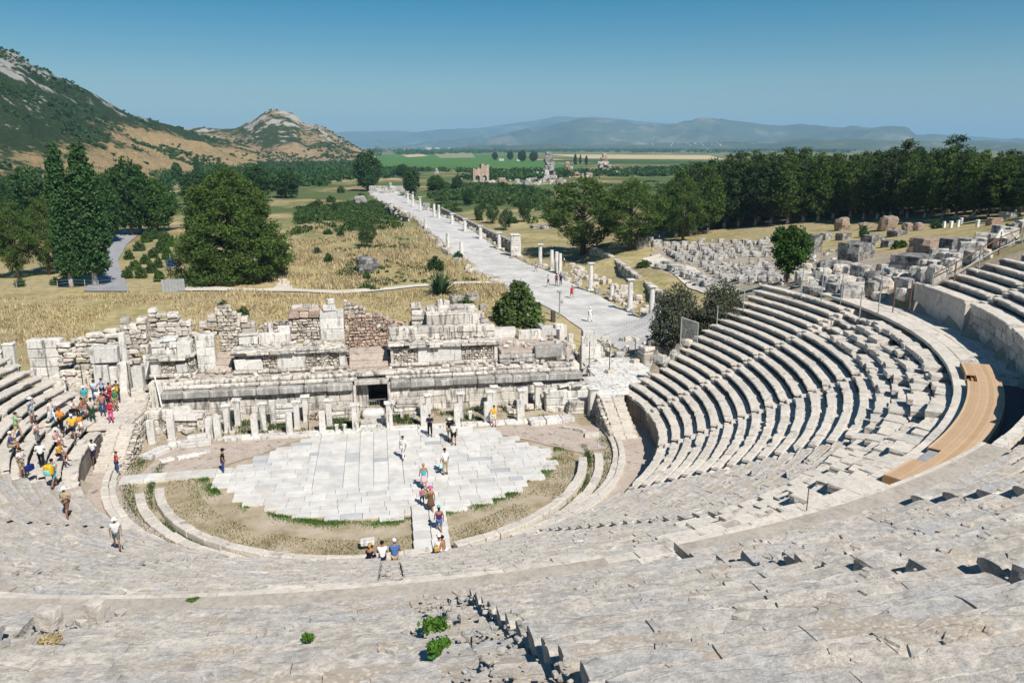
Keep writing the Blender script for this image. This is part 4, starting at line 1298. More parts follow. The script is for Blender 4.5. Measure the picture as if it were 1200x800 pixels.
# what is left of the walls above and behind the pedestals
def f(mb, r):
    courses(mb, -17.6, -14.6, 9.2, 0.9, 4.95, up([(-17.6, 5.4), (-17, 6.2), (-16.0, 6.2), (-15.6, 5.7), (-14.6, 6.0)]), (0.4, 0.6), (0.5, 1.5), r, 0.05, 0.05, 0.2)
    courses(mb, -14.4, -13.0, 9.6, 0.8, 3.2, 6.2, (0.55, 0.7), (0.6, 0.9), r, 0.02, 0.04, 0.05)
    courses(mb, -11.3, -9.8, 10.6, 0.7, 5.1, 5.95, (0.55, 0.8), (0.9, 1.2), r, 0.03, 0.04, 0.1)
    courses(mb, -9.7, -7.3, 10.2, 0.7, 5.1, 6.0, (0.9, 0.9), (1.0, 1.3), r, 0.02, 0.03, 0.1)
    mb.box((-8.75, 10.8, 5.9), (0.35, 0.5, 1.6), 0.05, 0.03, 0.03, 0, r); mb.box((-7.7, 10.7, 5.8), (0.9, 0.5, 1.4), -0.03, 0.03, 0.04, 0, r)
    courses(mb, -4.9, -3.0, 11.2, 0.9, 5.0, 7.5, (0.85, 1.0), (1.9, 1.9), r, 0.02, 0.03, 0.06)
    mb.box((-4.1, 11.5, 7.75), (1.0, 0.8, 0.5), 0.1, 0.04, 0.04, 0, r); mb.box((-4.0, 11.5, 8.25), (0.55, 0.5, 0.45), 0.3, 0.06, 0.06, 0, r)
spart('upper_wall', f, M['marble'], label='white marble slabs and jambs standing above the pedestals', seed=11)
def f(mb, r):
    courses(mb, 0.6, 9.4, 9.7, 0.9, 5.15, up([(0.6, 6.15), (7.5, 6.2), (9.4, 5.9)]), (0.40, 0.6), (0.6, 2.2), r, 0.03, 0.04, 0.16, dropout=0.03)
    courses(mb, 3.8, 8.2, 10.5, 1.2, 6.15, up([(3.8, 7.1), (7.6, 7.05), (8.2, 6.7)]), (0.75, 0.8), (1.3, 2.2), r, 0.03, 0.05, 0.14)
    courses(mb, 2.6, 8.8, 11.6, 1.0, 5.6, up([(2.6, 7.0), (4.5, 7.35), (7.5, 7.5), (8.8, 6.6)]), (0.35, 0.5), (0.6, 1.3), r, 0.04, 0.05, 0.16)
    for x, h in ((5.0, .7), (5.6, .6), (3.2, .5), (2.75, .45)): mb.box((x, 12.0, 7.35 + h / 2), (0.5, 0.5, h), r.uniform(0, .6), 0.05, 0.05, 0, r)
spart('upper_wall', f, M['weathered'], seed=12, label='stepped weathered marble courses above the right pedestal')
def f(mb, r):
    rubble(mb, -13.0, -11.2, 11.6, 0.9, 3.2, up([(-13, 7.2), (-12.6, 7.9), (-12.0, 8.1), (-11.5, 7.2), (-11.2, 5.8)]), r, (0.2, 0.5))
    courses(mb, -14.6, -12.2, 12.0, 0.9, 6.3, up([(-14.6, 6.8), (-13.6, 7.2), (-13.0, 7.9), (-12.2, 8.0)]), (0.4, 0.55), (0.6, 1.1), r, 0.04, 0.06, 0.15)
    courses(mb, -11.2, -10.1, 11.6, 0.8, 3.6, up([(-11.2, 7.2), (-10.6, 7.1), (-10.1, 6.1)]), (0.45, 0.6), (0.55, 1.0), r, 0.04, 0.06, 0.15)
    rubble(mb, -9.8, -5.0, 11.4, 0.8, 5.0, up([(-9.8, 6.3), (-8.9, 6.6), (-7.0, 6.9), (-6.6, 6.7), (-5, 6.9)]), r, (0.22, 0.6))
    courses(mb, -7.2, -5.0, 11.9, 0.9, 6.6, up([(-7.2, 7.9), (-5, 7.85)]), (0.35, 0.5), (0.6, 1.3), r, 0.04, 0.06, 0.14)
    loose(mb, -16, -10, 11.5, 13, 5.6, 14, r)
spart('rubble_core', f, M['rubble'], seed=13)
def f(mb, r):
    rubble(mb, -3.0, 2.2, 12.6, 0.9, 3.3, up([(-3, 7.0), (-1.8, 6.6), (-0.4, 6.9), (1.0, 6.2), (2.2, 5.9)]), r, (0.18, 0.42))
    courses(mb, -7.4, -4.9, 11.3, 0.7, 6.95, up([(-7.4, 7.6), (-4.9, 7.55)]), (0.55, 0.6), (0.7, 1.0), r, 0.04, 0.08, 0.15)
spart('rubble_core', f, M['brick'], seed=14, label='reddish brick rubble core between the marble jambs')
def f(mb, r):
    rubble(mb, -3.0, 0.6, 13.4, 0.8, 5.5, up([(-3, 7.9), (-2.2, 7.6), (-1.0, 6.8), (0.6, 6.3)]), r, (0.2, 0.5))
    courses(mb, -2.8, 3.0, 13.0, 0.8, 4.2, up([(-2.8, 5.2), (3.0, 5.2)]), (0.4, 0.55), (0.6, 1.4), r, 0.04, 0.05, 0.1, dropout=0.05)
    loose(mb, -3, 9, 12.2, 13.6, 5.6, 20, r)
spart('rubble_core', f, M['rubble'], seed=15)
def f(mb, r):                                   # right wing of the building
    courses(mb, 9.6, 16.0, 8.3, 0.8, 3.2, up([(9.6, 3.85), (12, 3.75), (16, 3.5)]), (0.3, 0.4), (0.7, 1.6), r, 0.05, 0.06, 0.2, dropout=0.12)
    mb.box((13.7, 8.6, 4.0), (2.3, 0.9, 0.95), 0.04, 0.05, 0.05, 0, r); mb.box((15.0, 8.9, 3.9), (0.7, 0.8, 0.8), -0.1, 0.05, 0.06, 0, r)
spart('ledge', f, M['dark_marble'], seed=16)
def f(mb, r):
    courses(mb, 9.6, 11.9, 13.6, 0.6, 3.6, 4.95, (0.55, 0.7), (2.0, 2.6), r, 0.01, 0.03, 0.03)
    courses(mb, 12.0, 14.2, 12.8, 0.6, 3.6, 4.85, (1.2, 1.3), (1.1, 1.2), r, 0.02, 0.03, 0.06)
    mb.box((14.25, 13.6, 4.3), (0.35, 1.8, 1.5), 0, 0.03, 0.02, 0, r); mb.box((15.6, 14.2, 4.2), (2.2, 0.5, 1.3), 0, 0.03, 0.02, 0, r)
    mb.box((15.7, 12.4, 4.25), (0.45, 0.9, 1.7), 0.1, 0.05, 0.05, 0, r); mb.box((15.5, 12.4, 5.2), (0.8, 0.8, 0.45), 0.2, 0.08, 0.06, 0, r)
spart('upper_wall', f, M['marble'], seed=17, label='low pale slab walls of the right wing')

def f(mb, r):
    loose(mb, -16, -2.2, 7.6, 8.4, 3.18, 26, r, (.18, .5)); loose(mb, 0.4, 15.5, 7.7, 8.4, 3.18, 24, r, (.18, .5))
    loose(mb, -13.6, -11.9, 8.6, 9.6, 3.4, 8, r, (.2, .5)); loose(mb, 9.8, 16, 9.2, 12, 4.1, 22, r, (.2, .6)); loose(mb, -11, -3.4, 9.3, 10.4, 5.1, 20, r, (.25, .6)); loose(mb, 1, 9, 9.2, 9.6, 5.2, 14, r, (.2, .5))
    loose(mb, -31, -19, 10.5, 15.5, 2.1, 130, r, (.3, 1.0)); loose(mb, -27, -18, 13.2, 15.5, 2.6, 60, r, (.3, .9)); loose(mb, 9.8, 17, 12.6, 16.5, 3.0, 70, r, (.3, .9)); loose(mb, 10, 19.5, 14.5, 18.5, 1.2, 80, r, (.3, 1.0)); loose(mb, -12, 8, 13.6, 16.5, 2.4, 90, r, (.3, 1.0)); loose(mb, -17.5, -12.2, 4.2, 6.8, .1, 40, r, (.25, .8)); loose(mb, 9.5, 16.5, 4.6, 6.8, .1, 34, r, (.25, .8))
mb = MB(); f(mb, random.Random(40)); mb.v = [v - np.array([0, 7, 0]) for v in mb.v]; o_ = mb.build('loose_stones', M['ashlar'], ST); o_['kind'] = 'stuff'
# marble piers in front of the stage, each a thing of its own
def pier(x, y, h, w, cap, rz, label, broken=False, seed=0):
    r = random.Random(seed)
    root = empty('stone_pier', (x, y, 0.0), rz, label, 'pier', 'marble piers in front of the stage building')
    mb = MB(); mb.box((0, 0, h / 2 - 0.04), (w, w * 0.9, h + 0.08), 0, 0.025, 0.012, 0, r); mb.build('shaft', M['marble'], root)
    if cap:
        mb = MB(); mb.box((0, 0, h + 0.07), (w + 0.10, w + 0.05, 0.13), 0, 0.03, 0.012, 0, r); mb.box((0, 0, h + 0.195), (w + 0.26, w + 0.18, 0.11), 0.02, 0.03, 0.015, 0, r)
        mb.build('capital', M['marble'], root)
    mb = MB(); mb.box((0, 0, 0.05), (w + 0.14, w + 0.1, 0.16), 0, 0.03, 0.015, 0, r); mb.build('base', M['weathered'], root)
    return root
front = [254, 298, 339, 378, 417, 457, 497, 536, 571, 609]
fx = [at_z(px, 519 - (px - 254) * 0.069, 0.0) for px in front]
what = ['at the left end by the bare pink earth', 'second from the left end', 'left of the stacked steps', 'in front of the red brick heap', 'just left of the dark doorway', 'just right of the dark doorway', 'beside the man in navy', 'behind the pair with the backpack', 'beside the woman in yellow', 'at the right end by the low white slabs']
for k, (p, wl) in enumerate(zip(fx, what)):
    capd = k in (4, 5)
    pier(p[0], 2.75, 1.75 if not capd else 1.95, 0.46, capd, 0.0, ('white pier with capital, front line, ' if capd else 'plain white pier, front line, ') + wl, seed=k)
for k, (p, wl) in enumerate(zip(fx, what)):
    if k in (4, 5): continue
    pier(p[0] + 0.42, 4.15, 1.95, 0.42, True, 0.0, 'capped white pier, second line, ' + wl, seed=k + 30)
    if k in (0, 1, 2, 8, 9): pier(p[0] + 0.95, 5.5, 1.9, 0.42, k % 2 == 0, 0.0, ('capped' if k % 2 == 0 else 'plain') + ' white pier nearest the podium wall, ' + wl, seed=k + 60)

# kerb step under the piers
mb = MB(); r = random.Random(8)
x = -11.6
while x < 13.2:
    L = r.uniform(1.0, 2.2)
    mb.box((x + L / 2, 2.62 + r.uniform(-.03, .03), 0.06), (L - 0.015, 0.8, 0.26), 0, 0.03, 0.02, 0, r); x += L
tag(mb.build('step', M['marble']), 'long low marble step under the front line of piers', 'step')

def slabset(name, items, mat, label, cat, group=None, loc=(0, 0, 0), seed=0):
    """a handful of stones that make one thing: (x, y, z, lx, ly, lz, rz)"""
    r = random.Random(seed); mb = MB()
    for it in items:
        x, y, z, lx, ly, lz = it[:6]; rz = it[6] if len(it) > 6 else 0
        mb.box((x - loc[0], y - loc[1], z - loc[2]), (lx, ly, lz), rz, 0.035, 0.025, 0, r, it[7] if len(it) > 7 else (0, 0))
    return tag(mb.build(name, mat, loc=loc), label, cat, group)
# pieces lying between the piers and the wall
slabset('stone_steps', [(-7.6, 5.9 - 0.0 * k, 0.2 + 0.36 * k, 2.0, 1.2 - 0.25 * k, 0.3) for k in range(4)], M['marble'], 'short flight of stacked white slabs against the podium wall', 'steps')
mb = MB(); r = random.Random(4)
for k in range(70):
    a = r.uniform(-1, 1); b = r.uniform(0, 1)
    mb.box((a * 1.1, b * 0.7 - 0.3, 0.08 + 0.75 * (1 - abs(a)) * r.random()), (r.uniform(.15, .3), r.uniform(.1, .18), r.uniform(.08, .14)), r.uniform(0, 3), 0.02, 0.02, 0, r, (r.uniform(-.5, .5), r.uniform(-.5, .5)))
tag(mb.build('brick_heap', M['brick'], loc=(-5.1, 6.1, 0)), 'heap of broken red bricks against the podium wall', 'heap')
slabset('slab_stack', [(-3.0, 6.2, 0.15 + 0.3 * k, 2.3 - 0.2 * k, 0.9, 0.26, 0.05 * (k % 3 - 1)) for k in range(3)], M['weathered'], 'stack of pale slabs left of the doorway', 'slabs')
slabset('slab_stack', [(1.9, 6.2, 0.15 + 0.3 * k, 2.6 - 0.3 * k, 0.9, 0.26, 0.06 * (k % 3 - 1)) for k in range(4)], M['weathered'], 'stack of worn slabs right of the doorway', 'slabs')
mb = MB(); mb.rock((0, 0, 0.35), (1.7, 1.0, 0.75), 3, 8, 0.05, 0.45); tag(mb.build('boulder', M['marble'], smooth=True, loc=(-0.85, 5.6, 0)), 'rounded white boulder in front of the dark doorway', 'boulder')
slabset('door_step', [(-0.85, 4.4, 0.08, 1.9, 0.7, 0.3), (-0.85, 3.7, 0.05, 2.0, 0.5, 0.18)], M['weathered'], 'low worn steps below the dark doorway', 'step')
for k, (px, py) in enumerate([(283, 489), (449, 495), (471, 488), (486, 490), (551, 489), (395, 505), (404, 505)]):
    p = at_z(px, py + 3, 0)
    mb = MB(); mb.box((0, 0, 0.30), (0.22, 0.2, 0.66), 0, 0.02, 0.01, 0, random.Random(k)); mb.box((0, 0, 0.68), (0.30, 0.28, 0.12), 0, 0.02, 0.01, 0, random.Random(k))
    tag(mb.build('stone_stub', M['marble'], loc=(p[0], p[1], 0)), 'short white stone stub in the weeds between the piers', 'stub', 'short stone stubs between the piers')
def stanchion(x, y, z, h, label, bent=False, base=True, mat='iron', group='iron posts set in stone feet'):
    root = empty('iron_post', (x, y, z), 0, label, 'post', group)
    mb = MB()
    pts = [(0, 0, 0.05), (0, 0, h * 0.85)] + ([(-0.06, 0, h * 0.97), (-0.22, 0, h * 1.02)] if bent else [(0, 0, h)])
    mb.tube(pts, 0.035, 6); mb.build('pole', M[mat], root)
    if base:
        mb = MB(); mb.box((0, 0, 0.11), (0.42, 0.42, 0.26), 0.3, 0.03, 0.02); mb.build('foot', M['seat'], root)
    return root
for px, py, w in [(318, 508, 'by the stacked steps'), (362, 508, 'by the red brick heap'), (272, 508, 'by the left piers')]:
    p = at_z(px, py, 0); stanchion(p[0], p[1], 0, 1.5, 'thin dark iron post on a square stone foot ' + w, group='iron posts in front of the stage')

# stone dump at the right end of the stage
root = empty('stone_pile', (14.4, 5.2, 0), 0, 'pile of marble slabs and blocks at the right end of the stage', 'pile')
mb = MB(); r = random.Random(9)
courses(mb, -1.6, 2.0, -0.4, 1.2, -0.05, up([(-1.6, 1.3), (-0.4, 1.85), (1.9, 2.0)]), (0.40, 0.75), (0.9, 1.9), r, 0.03, 0.04, 0.18)
mb.build('wall', M['marble'], root)
mb = MB()
for k in range(4): mb.box((0.9, -1.1 - 0.02 * k, 0.14 + k * 0.27), (1.9 - .1 * k, 0.8, 0.24), 0.03 * (k % 2), 0.03, 0.02, 0, r)
for x, y, z, l, rz in [(-1.2, -0.1, 1.65, 1.2, .5), (0.2, 0.1, 2.0, 1.5, .25), (1.4, -0.1, 2.12, 1.3, .3), (0.9, -.5, 2.05, .8, -.2)]: mb.box((x, y, z), (l, 0.5, 0.2), rz, 0.04, 0.03, 0, r, (0, -.1))
mb.build('slabs', M['weathered'], root)
pier(16.2, 3.2, 2.1, 0.62, True, 0.05, 'thick white pier at the right stage corner by the dark passage', seed=90)
pier(12.3, 5.6, 1.9, 0.5, True, 0.0, 'weathered white pier leaning on the stone pile at the right', seed=91)
slabset('low_platform', [(11.5, 2.1, 0.2, 1.2, 1.1, 0.4, .05), (12.75, 2.2, 0.22, 1.2, 1.1, 0.42, .05), (13.9, 2.3, 0.22, 1.0, 1.0, 0.42, .05)], M['marble'], 'low platform of white slabs at the right front of the stage', 'platform')
slabset('drain_slabs', [(14.3, -0.2, 0.12, 0.9, 0.35, 0.35, -0.9), (14.9, -1.3, 0.14, 1.0, 0.8, 0.3, -0.3), (13.6, 0.5, 0.1, 0.9, 0.3, 0.3, -0.6)], M['seat'], 'broken drain slabs by the right end of the kerb rings', 'slabs')

# stone dump at the left end
root = empty('stone_pile', (-15.4, 4.8, 0), 0, 'pile of broken marble with a big triangular slab at the left end of the stage', 'pile')
mb = MB(); r = random.Random(19)
courses(mb, -2.0, 2.1, 0.2, 1.0, -0.05, up([(-2, 1.7), (0, 1.6), (2.1, 1.2)]), (0.3, 0.6), (0.7, 1.5), r, 0.04, 0.05, 0.2)
mb.build('wall', M['weathered'], root)
mb = MB(); mb.add([(-0.6, -0.1, 1.0), (1.7, -0.15, 0.9), (1.2, -0.1, 2.05), (0.2, -0.05, 1.95), (-0.6, 0.2, 1.0), (1.7, 0.15, 0.9), (1.2, 0.15, 2.05), (0.2, 0.2, 1.95)], [[0, 1, 2, 3], [7, 6, 5, 4], [0, 4, 5, 1], [1, 5, 6, 2], [2, 6, 7, 3], [3, 7, 4, 0]])
mb.build('slab', M['marble'], root)
pier(-16.4, 2.7, 1.8, 0.5, False, 0.0, 'rough grey white pier at the far left of the stage', seed=92)
pier(-15.2, 3.3, 1.9, 0.5, False, 0.04, 'white pier before the triangular slab at the left', seed=93)
pier(-12.6, 3.3, 1.5, 0.5, False, 0.1, 'short white pier right of the triangular slab', seed=94)
slabset('fallen_slabs', [(-15.6, 0.6, 0.14, 1.0, 2.2, 0.26, -0.5), (-14.4, 2.0, 0.16, 1.6, 0.7, 0.3, .2), (-13.2, 1.7, 0.22, 2.0, 0.8, 0.4, .12), (-13.3, 2.5, 0.3, 1.3, 0.6, 0.5, .15), (-14.6, -0.8, 0.08, 0.9, 0.5, 0.2, .6), (-13.3, -0.4, 0.08, 1.4, 0.4, 0.2, .4), (-12.6, 0.2, 0.08, 1.2, 0.5, 0.18, .2)], M['marble'], 'fallen white slabs lying by the left end of the stage', 'slabs')

# platforms and stairs at both side entrances
def landing(sx, poly, label_p, label_s, seed, zt):
    r = random.Random(seed)
    ox, oy = sx * 20.0, 6.0
    root = empty('terrace', (ox, oy, 0), 0, label_p, 'terrace')
    mb = MB()
    y = 1.2
    while y < 14.6:
        dy = r.uniform(0.7, 1.1); x = 16.4
        while x < 28:
            dx = r.uniform(0.9, 1.8); xm, ym = sx * (x + dx / 2), y + dy / 2
            if inpoly(xm, ym, poly): mb.box((xm - ox, ym - oy, zt - 0.12 + r.uniform(-.025, .015)), (dx - 0.012, dy - 0.012, 0.24), r.uniform(-.01, .01), 0.02, 0.012, 0, r)
            x += dx
        y += dy
    mb.build('paving', M['marble' if sx > 0 else 'seat'], root)
    mb = MB(); n = len(poly); V = []
    cx = sum(p[0] for p in poly) / n; cyy = sum(p[1] for p in poly) / n
    for z in (-0.3, zt - 0.10): V += [(cx + (p[0] - cx) * 0.985 - ox, cyy + (p[1] - cyy) * 0.985 - oy, z) for p in poly]
    mb.add(V, [[i, (i + 1) % n, n + (i + 1) % n, n + i][::sx] for i in range(n)] + [[n + i for i in range(n)][::sx]])
    mb.build('wall', M['rubble'], root)
    mb = MB()
    for i in range(n):
        a, b = np.array(poly[i]), np.array(poly[(i + 1) % n]); L = np.linalg.norm(b - a); ang = math.atan2(b[1] - a[1], b[0] - a[0])
        for c in range(4):
            u = r.uniform(0, .2)
            while u < L - .15:
                l = r.uniform(.25, .6); q = a + (b - a) * min(1, (u + l / 2) / L)
                mb.box((q[0] - ox, q[1] - oy, 0.2 + c * .43), (l * .95, .3, .40), ang + r.uniform(-.06, .06), .05, .04, 0, r); u += l
    mb.build('facing', M['rubble'], root)
    s = empty('stairway', (17.25 if sx > 0 else -17.95, -2.2, 0), 0, label_s, 'stairs', 'flights from the orchestra to the side terraces')
    mb = MB(); n = 9
    for k in range(n):
        zz = zt * (k + 1) / n
        for q in (-0.44, 0.44):
            mb.box((q + r.uniform(-.03, .03), 0.22 + k * 0.433, zz - zt / n / 2 - 0.04), (0.86, 0.56, zt / n + 0.08 + r.uniform(-.02, .02)), r.uniform(-.02, .02), 0.03, 0.02, 0, r)
    mb.build('step', M['seat'], s)
    mb = MB()
    rubble(mb, -2.1, 1.9, 0.0, 0.4, 0, up([(-2.1, 0.2), (1.9, zt - 0.1)]), r, (0.15, 0.35))
    mb.v = [np.stack([-sx * 0.92 + sx * (v[:, 1] - 0.2), v[:, 0] + 2.1, v[:, 2]], 1) for v in mb.v]
    if sx < 0: pass
    else: mb.f = [q[::-1] for q in mb.f]
    mb.build('side_wall', M['rubble'], s)
landing(1, TERR_R, 'white paved terrace at the right side entrance between stage and seats', 'flight of pale steps from the orchestra up to the right terrace', 31, Z_TERR)
landing(-1, TERR_L, 'stone terrace at the left side entrance where tourists crowd', 'flight of steps at the left where a tourist climbs in dark shorts', 32, Z_TERR)

# the masses left of the stage
def f(mb, r):
    courses(mb, -20.4, -18.4, 11.4, 1.0, 1.6, up([(-20.4, 6.8), (-19.9, 7.7), (-19.3, 7.0), (-18.9, 7.5), (-18.4, 7.3)]), (0.32, 0.5), (0.4, 0.95), r, 0.06, 0.07, 0.25, dropout=.05)
    courses(mb, -18.4, -15.2, 12.2, 1.0, 1.6, up([(-18.4, 7.9), (-17.2, 7.4), (-16.2, 7.7), (-15.2, 6.4)]), (0.3, 0.5), (0.4, 1.1), r, 0.06, 0.07, 0.25, dropout=.05)
    courses(mb, -25.5, -20.5, 12.2, 1.0, 1.6, up([(-25.5, 5.2), (-24, 5.7), (-22.5, 6.2), (-20.5, 6.4)]), (0.3, 0.5), (0.4, 1.3), r, 0.07, 0.08, 0.3, dropout=0.10)
    loose(mb, -25, -16, 9.5, 11.5, 1.95, 40, r, (.25, .8))
spart('wall_mass', f, M['ashlar'], seed=21, label='tall ashlar wall remains at the left of the stage')
def f(mb, r):
    mb.box((-20.2, 11.0, 4.7), (0.5, 0.4, 3.4), 0.1, 0.04, 0.04, 0, r); mb.box((-18.3, 10.4, 3.6), (0.6, 0.5, 1.9), 0.1, 0.04, 0.04, 0, r)
    mb.box((-21.3, 10.2, 4.9), (2.0, 1.0, 1.2), 0.02, 0.04, 0.04, 0, r); mb.box((-21.6, 10.1, 2.9), (1.0, 0.9, 2.4), 0.0, 0.03, 0.05, 0, r); mb.box((-20.75, 10.2, 3.2), (.65, 0.9, 1.5), 0.06, 0.03, 0.05, 0, r); mb.box((-20.0, 10.0, 3.0), (0.8, 0.7, 2.4), 0.05, 0.03, 0.03, 0, r); mb.box((-19.0, 10.1, 2.8), (0.8, 0.7, 2.0), -0.05, 0.03, 0.03, 0, r)
    mb.box((-15.1, 9.0, 5.4), (1.0, 0.6, 1.0), 0, .03, .03, 0, r)
spart('marble_panel', f, M['marble'], seed=22, label='upright white slabs at the left of the stage')
slabset('block_wall', [(-27.2 + 1.3 * k, 13.0, 2.3 + 0.75 * j, 1.2, 0.9, 0.72, 0.03 * (k - j)) for k in range(2) for j in range(5)] + [(-25.4, 12.7, 2.5, 1.6, 0.7, 0.5, .1)], M['marble'], 'stacked white marble blocks at the far left side entrance', 'blocks', seed=3)
slabset('marble_slab', [(-24.9, 11.2, 2.3, 3.2, 0.5, 0.8, .02)], M['seat'], 'long low pale slab standing on the left terrace', 'slab')
for k, (x, y, h) in enumerate([(-28.6, 11.4, 3.7), (-29.8, 12.0, 3.0)]):
    mb = MB(); mb.box((0, 0, h / 2 - .1), (0.75, 0.55, h), 0.05, 0.04, 0.03); mb.box((0, 0, h - .02), (0.85, 0.65, 0.2), 0.05, 0.04, 0.03)
    tag(mb.build('door_jamb', M['marble'], loc=(x, y, 2.0)), ['tall white door jamb at the left frame edge above the seats', 'shorter white jamb at the very left frame edge'][k], 'jamb')
# ------------------------------------------------------------------ scattered ruins
def depth_of(p): return float((np.array(p) - _C) @ _fw)
def px_size(p, px): return px * depth_of(p) / F_PX

# right-hand terrace: dark retaining wall above the excavated strip
root = empty('terrace_wall', (0, 0, 0), 0, 'dark rubble retaining wall between the street ruins and the stone field', 'wall')
mb = MB(); r = random.Random(5)
wl = [at_z(*p, 0.2) for p in [(693, 301), (708, 308), (727, 322), (745, 337), (765, 353), (782, 366)]]
for a, b in zip(wl[:-1], wl[1:]):
    L = math.hypot(b[0] - a[0], b[1] - a[1]); ang = math.atan2(b[1] - a[1], b[0] - a[0])
    n = int(L / 0.8)
    for c in range(4):
        for k in range(n):
            f = (k + 0.5 + 0.5 * (c % 2)) / n
            if r.random() < 0.06 and c > 2: continue
            x, y = a[0] + (b[0] - a[0]) * f, a[1] + (b[1] - a[1]) * f
            mb.box((x + r.uniform(-.1, .1), y + r.uniform(-.1, .1), 0.3 + c * 0.58), (L / n * r.uniform(.9, 1.05), 0.9, 0.56), ang + r.uniform(-.06, .06), 0.06, 0.06, 0, r)
mb.build('stones', M['rubble'], root)

# block shapes shared by many stones
blk_mesh = []
for k in range(8):
    m = MB(); rr = random.Random(200 + k)
    m.rock((0, 0, 0.36), (1.0, rr.uniform(.5, .85), rr.uniform(.5, .95)), 20 + k, 5, 0.15, 0.74)
    blk_mesh.append(m.mesh('block', M['field_stone']))
rub_mesh = []
for k in range(8):
    m = MB(); rr = random.Random(300 + k)
    m.rock((0, 0, 0.3), (1.0, rr.uniform(.6, .95), rr.uniform(.5, .9)), 40 + k, 4, 0.2, 0.6)
    rub_mesh.append(m.mesh('rubble_stone', M['rubble']))
def put(me, name, p, size, rz, label, cat, group=None, sink=0.05):
    o = bpy.data.objects.new(name, me); COL.objects.link(o)
    o.location = (p[0], p[1], p[2] - sink * size); o.rotation_euler = (0, 0, rz); o.scale = (size,) * 3 if not hasattr(size, '__len__') else size
    return tag(o, label, cat, group)
def line_of(pa, pb, n, jit, rnd):
    A, B = np.array(pa), np.array(pb)
    for k in range(n):
        f = (k + rnd.uniform(-.3, .3) + 0.5) / n
        yield A + (B - A) * f + np.array([rnd.uniform(-jit, jit), rnd.uniform(-jit, jit), 0])
rnd = random.Random(77)
m = MB(); m.lathe((0, 0, 0), [(.42, 0), (.45, .06), (.45, .62), (.42, .68)], 14); blk_mesh.append(m.mesh('drum', M['field_stone']))
# sorted stones in rows on the terrace
rowsA = [((779 + i * 14.0, 292.5 - i * 0.9), (803 + i * 12.2, 307.5 - i * 0.9)) for i in range(9)]
for (a, b) in rowsA:
    pa, pb = on_ground(*a), on_ground(*b)
    for p in line_of(pa, pb, 11, 0.25, rnd):
        p[2] = gzn(p[0], p[1])
        put(rnd.choice(blk_mesh), 'stone_block', p, rnd.uniform(0.5, 1.35), math.atan2(pb[1] - pa[1], pb[0] - pa[0]) + 1.57 + rnd.uniform(-.25, .25), 'one of the white stone blocks sorted in the upper rows of the stone field', 'stone', 'upper rows of sorted stones')
rowsB = [((821 + i * 11.5, 309.5 - i * 0.3), (862 + i * 11.0, 331 - i * 0.2)) for i in range(7)]
for (a, b) in rowsB:
    pa, pb = on_ground(*a), on_ground(*b)
    for p in line_of(pa, pb, 10, 0.22, rnd):
        p[2] = gzn(p[0], p[1])
        put(rnd.choice(blk_mesh), 'stone_block', p, rnd.uniform(0.45, 1.3), math.atan2(pb[1] - pa[1], pb[0] - pa[0]) + 1.57 + rnd.uniform(-.3, .3), 'one of the white stone blocks sorted in the lower rows left of the small tree', 'stone', 'lower rows of sorted stones')
for dx, dy in ((0, 0), (7, -2.5)):
    pa, pb = on_ground(768 + dx, 313 + dy), on_ground(836 + dx, 336 + dy)
    for p in line_of(pa, pb, 16, 0.3, rnd):
        p[2] = gzn(p[0], p[1])
        put(rnd.choice(blk_mesh), 'stone_block', p, rnd.uniform(0.8, 1.4), rnd.uniform(0, 3), 'one of the white stones heaped along the near side of the terrace track', 'stone', 'stones along the terrace track')
for px, py, w in [(754, 290, 20), (770, 289, 11), (781, 288, 8), (791, 290, 9), (802, 288, 9), (812, 287, 7), (822, 285, 8), (845, 284, 7), (860, 285, 6), (872, 286, 8), (886, 287, 7), (900, 283, 9)]:
    p = on_ground(px, py); s = px_size(p, w)
    put(rnd.choice(blk_mesh), 'stone_block', p, s, rnd.uniform(-.3, .3), 'large white block in the back row of the stone field before the pines', 'stone', 'back row blocks before the pines')

# big grey blocks and brick lumps at the right, each placed by itself
def ruin(px, py, w, h, mat, label, cat='ruin', seed=0, rz=0.25, sq=0.88, rough=0.08, dep=0.8, name='ruin_block', n=6):
    p = on_ground(px, py); W, Hh = px_size(p, w), px_size(p, h)
    m = MB(); m.rock((0, 0, Hh * 0.46), (W, W * dep, Hh), seed, n, rough, sq)
    o = m.build(name, M[mat], loc=(p[0], p[1], p[2] - 0.1)); o.rotation_euler = (0, 0, rz)
    return tag(o, label, cat)
ruin(1002, 305, 34, 23, 'grey_rock', 'big grey cracked masonry block with a dark left face beside dry mounds', seed=1, rz=0.45)
ruin(1068, 318, 42, 22, 'grey_rock', 'big grey block with dark left face just behind the sloping rail', seed=2, rz=0.5)
ruin(1088, 300, 36, 24, 'brick', 'reddish ruin lump behind the grey block with the dark face', seed=3, rough=0.2, sq=0.6)
ruin(1114, 296, 22, 19, 'grey_rock', 'grey cube of masonry with a green dark face beyond the rail', seed=4)
ruin(1136, 293, 22, 16, 'field_stone', 'pale masonry cube next to the sloping rail', seed=5)
ruin(952, 297, 17, 24, 'grey_rock', 'upright dark grey block right of the small tree', seed=6, rz=0.5)
ruin(968, 281, 12, 9, 'field_stone', 'small pale block behind the upright dark block', seed=7)
ruin(988, 281, 14, 9, 'grey_rock', 'flat grey block at the left of the yellow mounds', seed=8)
ruin(1022, 284, 20, 10, 'grey_rock', 'low tilted grey block between mounds and shrubs', seed=9)
ruin(1041, 289, 14, 9, 'grey_rock', 'small grey block left of the round green bush', seed=10)
ruin(1052, 276, 20, 7, 'grey_rock', 'low flat grey block below the brick lump', seed=11)
ruin(987, 270, 15, 16, 'brick', 'pinkish brick stump before the forest, leftmost of the lumps', seed=12, rough=0.25, sq=0.55)
